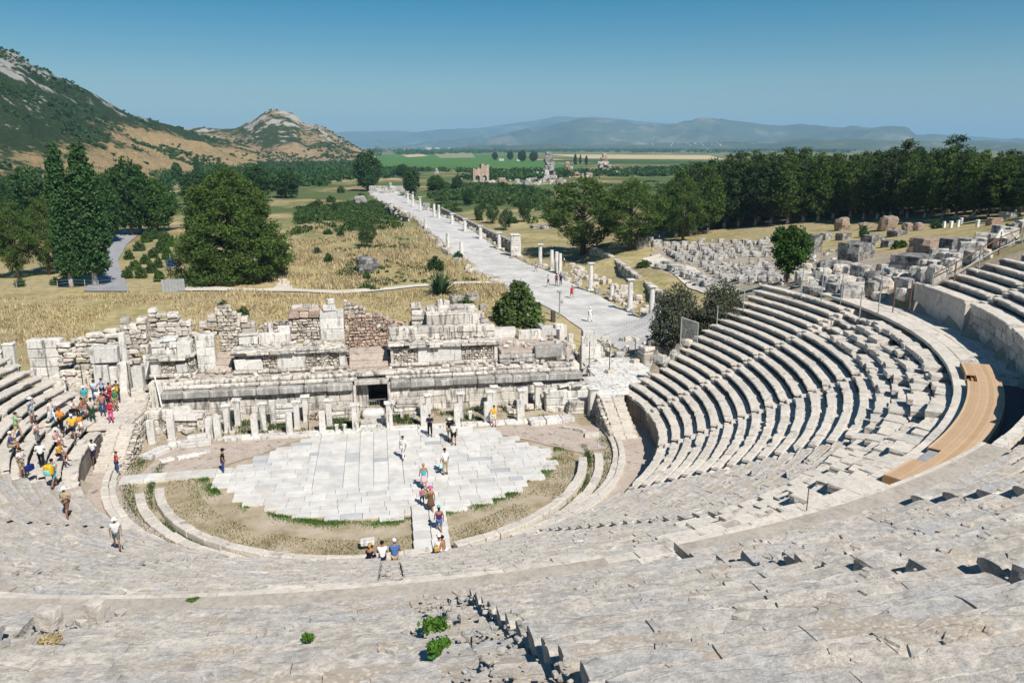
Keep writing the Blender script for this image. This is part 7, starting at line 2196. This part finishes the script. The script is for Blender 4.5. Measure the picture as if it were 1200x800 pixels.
    if hat is not None:
        col, style = hat
        m = MB(); b = h + np.array([0, -.005, .05])
        if style == 'cap': m.lathe(b, [(.108, -.02), (.112, .02), (.098, .07), (.05, .105), (.01, .112)], 12, squash=(.95, 1.08)); m.box(b + (0, .15, -.008), (.13, .12, .014), 0, .006)
        else: m.lathe(b, [(.20, -.025), (.205, -.01), (.12, .005), (.112, .05), (.095, .085), (.04, .10)], 14, squash=(.95, 1.05))
        m.build('cap' if style == 'cap' else 'hat', cloth(col), root, smooth=True)
    return root, J, k

def bag(pr, name, label, off, size, col, mat2=None, strap=True):
    """a bag worn or carried: a thing of its own, placed at the carrier"""
    root, J, k = pr
    o = np.array(off) * k; a = root.rotation_euler[2]
    x = root.location[0] + o[0] * math.cos(a) - o[1] * math.sin(a); y = root.location[1] + o[0] * math.sin(a) + o[1] * math.cos(a)
    e = empty(name, (x, y, root.location[2] + o[2]), a, label, 'bag')
    m = MB(); m.rock((0, 0, 0), size, 3, 6, 0.04, 0.72); m.build('sack', cloth(col), e, smooth=True)
    m = MB()
    if name == 'backpack':
        m.rock((0, -size[1] * .5, -size[2] * .18), (size[0] * .75, size[1] * .5, size[2] * .45), 5, 5, .04, .7); m.build('pocket', cloth(mat2 or col), e, smooth=True)
        m = MB()
        for s in (-1, 1): m.tube([(s * size[0] * .3, size[1] * .45, size[2] * .45), (s * size[0] * .32, size[1] * .5 + .18, size[2] * .5), (s * size[0] * .34, size[1] * .5 + .2, size[2] * .1), (s * size[0] * .34, size[1] * .4, -size[2] * .35)], .014, 5)
        m.build('strap', cloth(BK), e)
    else:
        m.tube([(-size[0] * .3, 0, size[2] * .4), (-size[0] * .2, 0, size[2] * .85), (size[0] * .2, 0, size[2] * .85), (size[0] * .3, 0, size[2] * .4)], .010, 5); m.build('handle', cloth(mat2 or col), e)
    return e

RED, YEL, ORA, TUR, PNK, GRN, KHA, LBL, PUR, BRN = (0.45, 0.02, 0.03), (0.70, 0.45, 0.04), (0.70, 0.27, 0.03), (0.05, 0.42, 0.50), (0.65, 0.10, 0.25), (0.25, 0.55, 0.30), (0.45, 0.38, 0.24), (0.36, 0.50, 0.66), (0.09, 0.02, 0.13), (0.16, 0.09, 0.06)
P_ = person
# on the orchestra floor
P_(262, 555, 'man in black T-shirt, jeans and dark cap alone at the left tip of the paving', -80, 'stand_down', BK, .5, ('trousers', DN), 'dark', (BK, 'cap'))
a = P_(473, 538, 'person all in white with dark hair walking across the blue grey slabs', 150, 'walk_down', W_, .9, ('trousers', W_), 'dark')
P_(504, 511, 'man in navy T-shirt and black trousers holding a phone by a pier', 170, 'stand_bent', NV, .5, ('trousers', BK), 'brown')
a = P_(532, 521, 'person in white shirt and dark shorts with a grey backpack by the right piers', 165, 'stand_mixed', W_, .5, ('shorts', BK), 'dark', None); bag(a, 'backpack', 'grey backpack worn by the person in the white shirt at the piers', (0, -.22, 1.25), (.30, .18, .42), (.2, .2, .22))
P_(527, 516, 'person in a white brimmed hat half hidden behind the grey backpack', 190, 'stand_down', BK, .5, ('shorts', BE), 'brown', (W_, 'hat'))
P_(579, 499, 'woman in bright yellow top and white shorts between the right piers', 175, 'stand_hips', YEL, .3, ('shorts', W_), 'brown', None, 'l', 1.66, True)
a = P_(522, 556, 'tall person in long white shirt and beige trousers on the right half of the paving', 20, 'stand_down', W_, .9, ('trousers', BE), 'dark', None, 't', 1.82); bag(a, 'carrier_bag', 'pale blue carrier bag held by the tall person in white', (-.27, .05, .62), (.24, .10, .30), (.45, .70, .80))
P_(497, 573, 'blond woman in turquoise tank top and pink and white skirt walking to the stage', 5, 'walk_out' if False else 'walk_down', TUR, 0, ('skirt', (0.70, 0.45, 0.50)), 'blond', None, 't', 1.70)
P_(495, 592, 'small child in blue shorts between the two women on the paving', 15, 'walk_down', (0.4, .12, .2), .4, ('shorts', DN), 'dark', None, 't', 1.15)
a = P_(505, 601, 'woman in a brown dress and pink hat carrying a green bag', 5, 'walk_down', None, 0, ('dress', BRN), 'brown', (PNK, 'hat'), 't', 1.64); bag(a, 'carrier_bag', 'green carrier bag beside the woman in the brown dress', (-.2, .25, 1.15), (.2, .12, .5), (.35, .60, .12))
P_(515, 626, 'woman in purple tank top, denim shorts and teal cap on the white path', 5, 'walk_down', PUR, 0, ('shorts', (0.08, .16, .32)), 'dark', ((0.10, .50, .48), 'cap'), 't', 1.68, True)
# sitting below, on the first row
def seat_pos(px, py):
    p = stand_at(px, py); R = math.hypot(p[0], p[1]); t = math.atan2(p[1], p[0]); Rn = R_WALL + 0.22
    return (Rn * math.cos(t), Rn * math.sin(t), Z_WALL - 0.405)
P_(421, 662, 'woman in a black tank top seated leftmost of the three on the front row', -25, 'sit_lap', BK, 0, ('trousers', NV), 'blond', None, 't', 1.66, True, pos=seat_pos(421, 662))
P_(443, 662, 'man in white T-shirt seated in the middle of the three on the front row', 0, 'sit_lap', W_, .55, ('shorts', NV), 'dark', None, 't', 1.74, pos=seat_pos(443, 662))
P_(467, 662, 'man in blue polo and white cap seated rightmost of the three', 0, 'sit_lap', (0.07, .15, .36), .55, ('shorts', BE), 'grey', (W_, 'cap'), 't', 1.76, pos=seat_pos(467, 662))
a = P_(541, 648, 'person in white T-shirt and white cap bending at the kerb right of the white path', 30, 'sit_lap', W_, .55, ('trousers', (0.05, .12, .40)), 'dark', (W_, 'cap'), 't', 1.7, pos=seat_pos(541, 648)); bag(a, 'shoulder_bag', 'yellow shoulder bag of the person in white cap at the kerb', (-.24, -.05, .72), (.30, .14, .24), (.55, .36, .10))
P_(571, 650, 'tanned woman with bare shoulders and white wrap dress raising one hand', 60, 'sit_wave', None, 0, ('shorts', W_), 'dark', None, 't', 1.68, pos=seat_pos(571, 650))
# on the street
P_(642.5, 335, 'pedestrian in white top and black shorts on the street, left of a pair', 100, 'walk_down', W_, .5, ('shorts', BK), 'dark')
P_(652, 333.5, 'pedestrian in a dark red top on the street', 170, 'stand_down', (.22, .04, .04), .5, ('trousers', BK), 'dark'); P_(657, 334, 'pedestrian in black beside the one in dark red', 180, 'stand_down', BK, .5, ('trousers', NV), 'brown')
P_(670, 348, 'woman in a bright red dress walking alone down the street', 190, 'walk_down', None, 0, ('dress', RED), 'dark', None, 't', 1.7)
P_(691, 376, 'person in white with a dark bag where the street meets the ruins', 200, 'walk_down', W_, .5, ('trousers', W_), 'dark', (W_, 'hat'))
P_(628, 319, 'distant pedestrian in white at the shady edge of the street', 90, 'walk_down', W_, .5, ('shorts', BE), 'dark')
P_(661, 312, 'distant visitor in white standing in the shade of the big pine', 90, 'stand_down', W_, .5, ('trousers', NV), 'dark'); P_(689, 300, 'distant visitor in red standing in the shade of the big pine', 90, 'stand_down', RED, .5, ('trousers', NV), 'dark')
# the crowd at the left end
a = P_(74, 446, 'visitor all in white with a sun hat standing before the low pale slab', -80, 'stand_camera', W_, .9, ('trousers', W_), 'dark', (W_, 'hat'), pos=(-24.3, 9.6, 1.95)); bag(a, 'shoulder_bag', 'red shoulder bag of the visitor in white by the pale slab', (-.25, .05, .95), (.26, .12, .22), RED)
P_(112, 470, 'visitor in white top with blue shoulders at the back of the crowd', -150, 'stand_bent', (0.55, .64, .72), .4, ('trousers', DN), 'dark')
P_(121, 468, 'man in light blue polo and navy trousers behind the woman in red', 190, 'stand_camera', LBL, .55, ('trousers', NV), 'dark')
P_(130, 473, 'woman in a long dark red dress in the middle of the crowd', 185, 'stand_bent', None, 0, ('dress', (.36, .015, .03)), 'dark', None, 't', 1.68)
a = P_(139, 471, 'visitor in dark top at the right end of the crowd', 170, 'stand_camera', (.06, .06, .05), .5, ('trousers', (.05, .05, .05)), 'dark'); bag(a, 'backpack', 'yellow backpack at the right end of the crowd', (0, .2, 1.12), (.32, .18, .44), YEL)
P_(109, 493, 'visitor in cream top and dark green trousers at the front of the crowd', 200, 'stand_bent', (.55, .52, .45), .3, ('trousers', (.02, .07, .04)), 'dark', None, 'd')
a = P_(122, 491, 'woman in orange print top and blue jeans at the front of the crowd', 190, 'stand_mixed', (.45, .22, .14), .3, ('trousers', DN), 'brown', None, 't', 1.66); bag(a, 'backpack', 'dark small backpack on the woman in blue jeans', (0, -.2, 1.22), (.26, .14, .34), BK)
P_(131, 495, 'woman in red top and bright pink trousers at the head of the stairs', 175, 'stand_bent', (.50, .03, .06), .4, ('trousers', PNK), 'dark', None, 't', 1.66)
P_(21, 514, 'man in pale green T-shirt and khaki shorts with arms spread wide', -60, 'walk_out', GRN, .5, ('shorts', KHA), 'dark', None, 'l')
P_(39, 499, 'man in light blue shirt, white hat and grey shorts on the left seats', -120, 'stand_camera', LBL, .5, ('shorts', (.3, .31, .30)), 'grey', (W_, 'hat'))
a = P_(61, 496, 'person in white shirt and white trousers with a white bag on the left seats', -100, 'walk_down', W_, .5, ('trousers', (0.62, .68, .74)), 'dark'); bag(a, 'carrier_bag', 'white carrier bag held by the person in white on the left seats', (.26, .1, .72), (.3, .1, .34), W_)
P_(73, 506, 'woman in orange top and black trousers stepping down the left seats', 190, 'walk_bent', ORA, .4, ('trousers', BK), 'red', None, 't', 1.68)
P_(85, 488, 'man in white shirt leaning over on the left seats above the woman in orange', -90, 'sit_lap', W_, .5, ('trousers', BK), 'dark', dz=.0); P_(96, 487, 'woman sitting with bare legs stretched out at the top of the left seats', -90, 'sit_lap', (.42, .16, .08), .4, ('shorts', (.25, .25, .32)), 'dark')
P_(88, 521, 'person in yellow T-shirt, white cap and navy shorts near the wall of the orchestra', -170, 'walk_hips', YEL, .5, ('shorts', NV), 'dark', (W_, 'cap'))
a = P_(27, 558, 'man in white polo and beige shorts at the lower left edge of the crowd', -110, 'stand_bent', W_, .5, ('shorts', BE), 'dark'); bag(a, 'holdall', 'navy blue holdall hanging from the man in the white polo', (-.12, .38, .50), (.5, .24, .34), (.015, .03, .16))
P_(50, 549, 'man in white shirt and black trousers seen from behind on the left seats', 20, 'walk_bent', W_, .6, ('trousers', BK), 'dark', None, 'd')
a = P_(64, 571, 'person in turquoise shorts under a huge bright backpack', -20, 'walk_bent', (.30, .60, .60), .4, ('shorts', TUR), 'dark'); bag(a, 'backpack', 'huge yellow and turquoise backpack on the left seats', (0, -.24, 1.18), (.46, .30, .60), YEL, (.20, .60, .60))
P_(70, 541, 'person with red hair and yellow top seated beside the turquoise shorts', -100, 'sit_lap', YEL, .4, ('shorts', BK), 'red', None, 't'); P_(66, 524, 'person in pink scarf and white hat seated above the red haired one', -110, 'sit_lap', (.62, .42, .46), .5, ('shorts', W_), 'dark', (W_, 'hat'))
P_(111, 543, 'man in white shirt and dark blue shorts climbing the stairs at the left', 165, 'walk_hips', W_, .5, ('shorts', NV), 'dark', None, 'd')
P_(138, 556, 'woman in red top and blue jeans at the foot of the left stairs', -60, 'stand_bent', (.42, .03, .03), .3, ('trousers', DN), 'brown', None, 't', 1.62)
P_(80, 607, 'man in khaki shirt, brown shorts and white hat with a camera on the left seats', 170, 'walk_bent', KHA, .6, ('shorts', BRN), 'grey', (W_, 'hat'))
P_(138, 643, 'child in white T-shirt, patterned shorts and white hat on the lower left rows', -160, 'walk_down', W_, .5, ('shorts', (.12, .16, .15)), 'dark', (W_, 'hat'), 't', 1.5)
P_(45, 523, 'visitor in pale pink shirt and grey trousers between the white figures on the left seats', -90, 'stand_bent', (.66, .48, .46), .5, ('trousers', (.2, .2, .22)), 'dark')
P_(101, 479, 'visitor in turquoise shirt behind the seated pair at the left', 170, 'stand_down', TUR, .5, ('shorts', BE), 'brown', (W_, 'hat')); P_(117, 481, 'visitor in white shirt and beige trousers deep inside the crowd', 185, 'stand_bent', W_, .5, ('trousers', BE), 'grey')
P_(126, 482, 'visitor in purple shirt behind the pink trousers', 180, 'stand_camera', PUR, .5, ('trousers', NV), 'dark', None, 'l'); P_(137, 484, 'visitor in green shirt and white cap right of the pink trousers', 160, 'stand_down', (.06, .24, .09), .5, ('shorts', BE), 'brown', (W_, 'cap'))
P_(13, 531, 'visitor in dark blue shirt seated at the far left frame edge', -70, 'sit_lap', (.04, .08, .22), .5, ('shorts', BE), 'grey', (W_, 'cap')); P_(95, 508, 'child in orange T-shirt and white shorts above the yellow shirt', -160, 'walk_down', ORA, .5, ('shorts', W_), 'dark', None, 't', 1.3)
bpy.data.scenes.remove(WORK)
slabset('white_block', [(-1.15, -15.2, 0.42, 0.75, 0.5, 0.25, .05)], M['marble'], 'small white block lying on the inner kerb above the seated trio', 'block', loc=(-1.15, -15.2, 0.3))
# ------------------------------------------------------------------ fences, signs, posts
def rail_post(p, h, label, mat='galv', r=0.035, name='iron_post', group=None, lean=(0, 0), bent=False):
    m = MB(); pts = [(0, 0, -.2), (lean[0] * .8, lean[1] * .8, h * .85)] + ([(lean[0] - .08, lean[1], h * .97), (lean[0] - .28, lean[1], h)] if bent else [(lean[0], lean[1], h)])
    m.tube(pts, r, 6); return tag(m.build(name, M[mat], loc=tuple(p)), label, 'post', group)
def top_of(p, px): return px_size(p, px) * 1.03
def any_surface(px, py):
    r = ray(px, py); t = 10.0
    while t < 300:
        p = _C + r * t; R = math.hypot(p[0], p[1]); a = math.degrees(math.atan2(p[1], p[0])); a = a - 360 if a > 90 else a
        z = gzn(p[0], p[1])
        if R_WALL < R < R_DIAZ and a < a_end_right(R): z = surf(p[0], p[1])
        elif R_DIAZ <= R < R_LIP and a < 2: z = Z_DIAZ
        elif R >= R_LIP and a < a_end_up(R): z = Z_LIP + int((R - R_LIP) / UPT) * UPR
        if inpoly(p[0], p[1], TERR_R) or inpoly(p[0], p[1], TERR_L): z = max(z, Z_TERR)
        if p[2] < z: return p
        t += 0.05
    return p
for k, (px, py, tp) in enumerate([(939, 346, 312), (962, 352, 312), (985, 356, 322), (1007, 372, 337), (1029, 367, 315), (1046, 366, 331), (1065, 366, 329), (871, 364, 336)]):
    p = any_surface(px, py); rail_post(p, top_of(p, py - tp), ['thin post at the top of the lower seats, ' + w for w in ('first from the small tree', 'second from the small tree', 'third from the small tree', 'middle one of the row', 'tall grey one right of the middle', 'short rusty one between two taller ones', 'last rusty one before the panelled wall', 'curved one beside the olive bush')][k], 'rust' if k in (5, 6) else 'galv', 0.045, bent=k == 7)
# sloping handrail beside the upper tier
root = empty('handrail', tuple(any_surface(1091, 343)), 0, 'sloping metal handrail climbing beside the upper seats at the right edge', 'railing')
o0 = np.array(root.location); pts = []
for px, py, tp, mt in [(1091, 343, 304, 'galv'), (1118, 329, 303, 'rust'), (1147, 312, 281, 'galv'), (1170, 299, 280, 'rust'), (1197, 287, 255, 'galv'), (1222, 274, 244, 'rust')]:
    p = any_surface(px, py); h = 1.35; pts.append((p, h))
    m = MB(); m.tube([p - o0 + (0, 0, -.3), p - o0 + (0, 0, h)], 0.05, 6); m.build('post', M[mt], root)
m = MB()
for (a, h), (b, h2) in zip(pts[:-1], pts[1:]): m.tube([a - o0 + (0, 0, h * .93), b - o0 + (0, 0, h2 * .93)], 0.04, 6, cap=False)
m.build('rail', M['rust'], root)
m = MB()
for (a, h), (b, h2) in zip(pts[:-1], pts[1:]): m.tube([a - o0 + (0, 0, h * .35), b - o0 + (0, 0, h2 * .35)], 0.04, 6, cap=False)
m.build('rail', M['galv'], root)
def warning(px, py, label, s, ph):
    p = any_surface(px, py); root = empty('warning_sign', tuple(p), math.radians(-10), label, 'sign')
    m = MB(); m.tube([(0, 0.03, -.2), (0, 0.03, ph)], 0.03, 6); m.build('pole', M['rust'], root)
    m = MB(); z = ph - s * .2
    m.add([(-s / 2, 0, z), (s / 2, 0, z), (0, 0, z + s * .87), (-s / 2, -.02, z), (s / 2, -.02, z), (0, -.02, z + s * .87)], [[0, 2, 1], [3, 4, 5], [0, 1, 4, 3], [1, 2, 5, 4], [2, 0, 3, 5]])
    b = m.build('panel', M['white'], root)
    m = MB(); m.box((0, -.024, z + s * .40), (s * .10, .006, s * .30), 0, .002); m.box((0, -.024, z + s * .15), (s * .10, .006, s * .09), 0, .002); m.build('mark', M['iron'], b)
warning(1170, 296, 'white triangular warning sign beside the sloping handrail', .85, 1.25)
warning(830, 378, 'white triangular warning sign at the olive bush by the lower seats', .85, 1.3)
# mesh gate and props at the olive bush
p = any_surface(797, 405); q = any_surface(817, 401)
root = empty('mesh_gate', tuple(p), math.atan2(q[1] - p[1], q[0] - p[0]), 'grey wire mesh gate panel at the bottom of the olive bush', 'gate')
L = math.hypot(q[0] - p[0], q[1] - p[1]); hh = top_of(p, 33)
m = MB(); m.tube([(0, 0, -.1), (0, 0, hh)], .05, 6); m.tube([(L, 0, -.1), (L, 0, hh * .8)], .05, 6); m.tube([(0, 0, hh), (L, 0, hh * .8)], .04, 6); m.tube([(0, 0, .1), (L, 0, .1)], .04, 6); m.build('frame', M['galv'], root)
m = MB()
for k in range(1, 14): m.tube([(L * k / 14, 0, .1), (L * k / 14, 0, hh * (1 - .2 * k / 14))], .010, 4, cap=False)
for k in range(1, 14): m.tube([(0, 0, hh * k / 14), (L, 0, hh * k / 14 * .82)], .010, 4, cap=False)
m.build('mesh', M['galv'], root)
p = any_surface(830, 383); rail_post(p, top_of(p, 30), 'leaning grey pole beside the triangular sign at the olive bush', lean=(-1.3, 0), r=.05)
p = any_surface(840, 380); rail_post(p, top_of(p, 22), 'short upright pole right of the leaning one at the olive bush', r=.05)
p = any_surface(945, 600); rail_post(p, top_of(p, 33), 'thin iron rod standing on the broken rows below the deck', 'iron', 0.018)
# posts in stone feet on both terraces
for px, py, tp, bent, w in [(690, 444, 400, False, 'dark post in a stone foot at the right stage corner'), (714, 437, 402, True, 'bent post in a stone foot on the right terrace, middle one'), (744, 425, 396, True, 'bent post at the back of the right terrace'), (73, 432, 402, False, 'dark post behind the visitor in white at the left'), (98, 456, 424, True, 'bent post on the left terrace behind the crowd'), (154, 470, 424, False, 'tall dark post in a stone foot right of the crowd')]:
    p = any_surface(px, py); root = empty('iron_post', tuple(p), 0, w, 'post', 'posts in stone feet on the side terraces'); h = top_of(p, py - tp)
    m = MB(); m.tube([(0, 0, .1), (0, 0, h * .85)] + ([(-.08, 0, h * .97), (-.3, 0, h)] if bent else [(0, 0, h)]), .04, 6); m.build('pole', M['iron'], root)
    m = MB(); m.box((0, 0, .16), (.6, .6, .36), .3, .03, .02); m.build('foot', M['seat'], root)
p = at_y(191, 481, 6.4); q = at_y(181, 440, 7.6); m = MB(); m.tube([(0, 0, 0), tuple(q - p)], .05, 6); tag(m.build('white_pole', M['white'], loc=tuple(p)), 'white pole leaning against the left end of the stage wall', 'pole')
# street furniture by the street
p = at_z(655.5, 374.5, 0); root = empty('lamp_post', tuple(p), 0, 'slim grey lamp post with a small lantern standing on the street', 'lamp post'); h = top_of(p, 33)
m = MB(); m.tube([(0, 0, 0), (0, 0, h * .95)], .09, 8); m.build('pole', M['galv'], root)
m = MB(); m.box((0, 0, h * .98), (.55, .45, .22), 0, .05); m.box((.3, 0, h * .62), (.3, .25, .4), 0, .04); m.build('lantern', M['galv'], root)
p = at_z(648, 378, 0.3); m = MB(); m.box((0, 0, .7), (.5, .5, 1.5), 0, .05); tag(m.build('litter_bin', M['iron'], loc=tuple(p)), 'dark litter bin beside the leafy shrub tree', 'bin')
# car park on the left: barrier pole, sign, fence
p = on_ground(147, 272); root = empty('flagpole', tuple(p), 0, 'white pole with a red top by the car park', 'pole'); h = top_of(p, 29)
m = MB(); m.tube([(0, 0, 0), (0, 0, h * .8)], .16, 8); m.build('shaft', M['white'], root); m = MB(); m.tube([(0, 0, h * .8), (0, 0, h)], .18, 8); m.build('tip', M['red'], root)
p = on_ground(208, 334); root = empty('info_sign', tuple(p), math.radians(15), 'blue and red information sign on grey posts by the huge pine', 'sign'); h = top_of(p, 36)
m = MB()
for s in (-.6, .6): m.tube([(s, 0, -.2), (s, 0, h)], .05, 6)
m.build('post', M['galv'], root)
m = MB(); m.box((-.2, -.08, h * .72), (2.0, .08, 1.1), 0, .01); b = m.build('panel', M['blue'], root)
m = MB(); m.box((.35, -.125, h * .72), (.5, .008, .8), 0, .002); m.build('stripe', M['red'], b)
root = empty('board_fence', tuple(on_ground(192, 342)), math.radians(4), 'short grey board fence at the blue sign', 'fence'); m = MB(); m2 = MB()
for k in range(7): m.box((k * .42, 0, .8), (.40, .06, 1.8), 0, .01, .01)
m.build('board', M['galv'], root)
for k in (0, 1): m2.box((1.26, .06, .4 + k * .9), (2.9, .06, .1), 0, .01)
m2.build('rail', M['galv'], root)
root = empty('wire_fence', tuple(on_ground(4, 338)), 0, 'low wire fence on leaning posts along the field at the left', 'fence'); o0 = np.array(root.location); prev = None; m2 = MB()
for px in range(4, 200, 16):
    p = on_ground(px, 339 + (px % 3)); m = MB(); m.tube([p - o0 + (0, 0, -.2), p - o0 + (.05, 0, 1.5)], .05, 5); m.build('post', M['galv'], root)
    if prev is not None:
        for z in (.5, 1.0, 1.4): m2.tube([prev - o0 + (0, 0, z), p - o0 + (0, 0, z)], .012, 4, cap=False)
    prev = p
m2.build('wire', M['galv'], root)
# parked white van at the forest edge, far houses on the plain
def house(px, py, w, h, label, col, k):
    p = at_z(px, py, 0); W, Hh = px_size(p, w), px_size(p, h); root = empty('house', tuple(p), .2, label, 'house')
    m = MB(); m.box((0, 0, Hh * .35), (W, W * .6, Hh * .7), 0, .05); m.build('wall', M['white'], root)
    m = MB(); z = Hh * .7; m.add([(-W * .55, -W * .36, z), (W * .55, -W * .36, z), (W * .55, W * .36, z), (-W * .55, W * .36, z), (-W * .5, 0, Hh), (W * .5, 0, Hh)], [[0, 1, 5, 4], [2, 3, 4, 5], [1, 2, 5], [3, 0, 4], [3, 2, 1, 0]]); m.build('roof', M['brick'], root)
    m = MB()
    for s in (-.3, 0, .3): m.box((s * W, -W * .301, Hh * .38), (W * .12, .1, Hh * .2), 0, .01)
    m.build('window', M['iron'], root)
for k, (px, py, w, h, lb) in enumerate([(502, 175.5, 7, 3.0, 'far white farmhouse with a red roof, left one on the plain'), (512, 175.3, 5, 2.4, 'far small red roofed house on the plain'), (526, 175.2, 4, 2.2, 'far white house right of the red roofed pair'), (587, 188.5, 6, 2.6, 'far white shed at the edge of the green field'), (607, 189, 4, 2.4, 'far small white shed below the clump of trees')]):
    house(px, py, w, h, lb, None, k)
rnd = random.Random(5)
for k in range(18):
    px = rnd.gauss(822, 30); py = 169.5 + rnd.uniform(-2.2, 1.2); p = at_d(px, py, 4600 + rnd.uniform(-200, 0))
    m = MB(); s = rnd.uniform(5, 9); m.box((0, 0, -s * .1), (s, s * .8, s * 1.0), rnd.uniform(0, 3), .3); tag(m.build('house', M['ashlar'], loc=tuple(p)), 'one of the tiny far white houses of the village under the mountain', 'house', 'far village under the mountain')
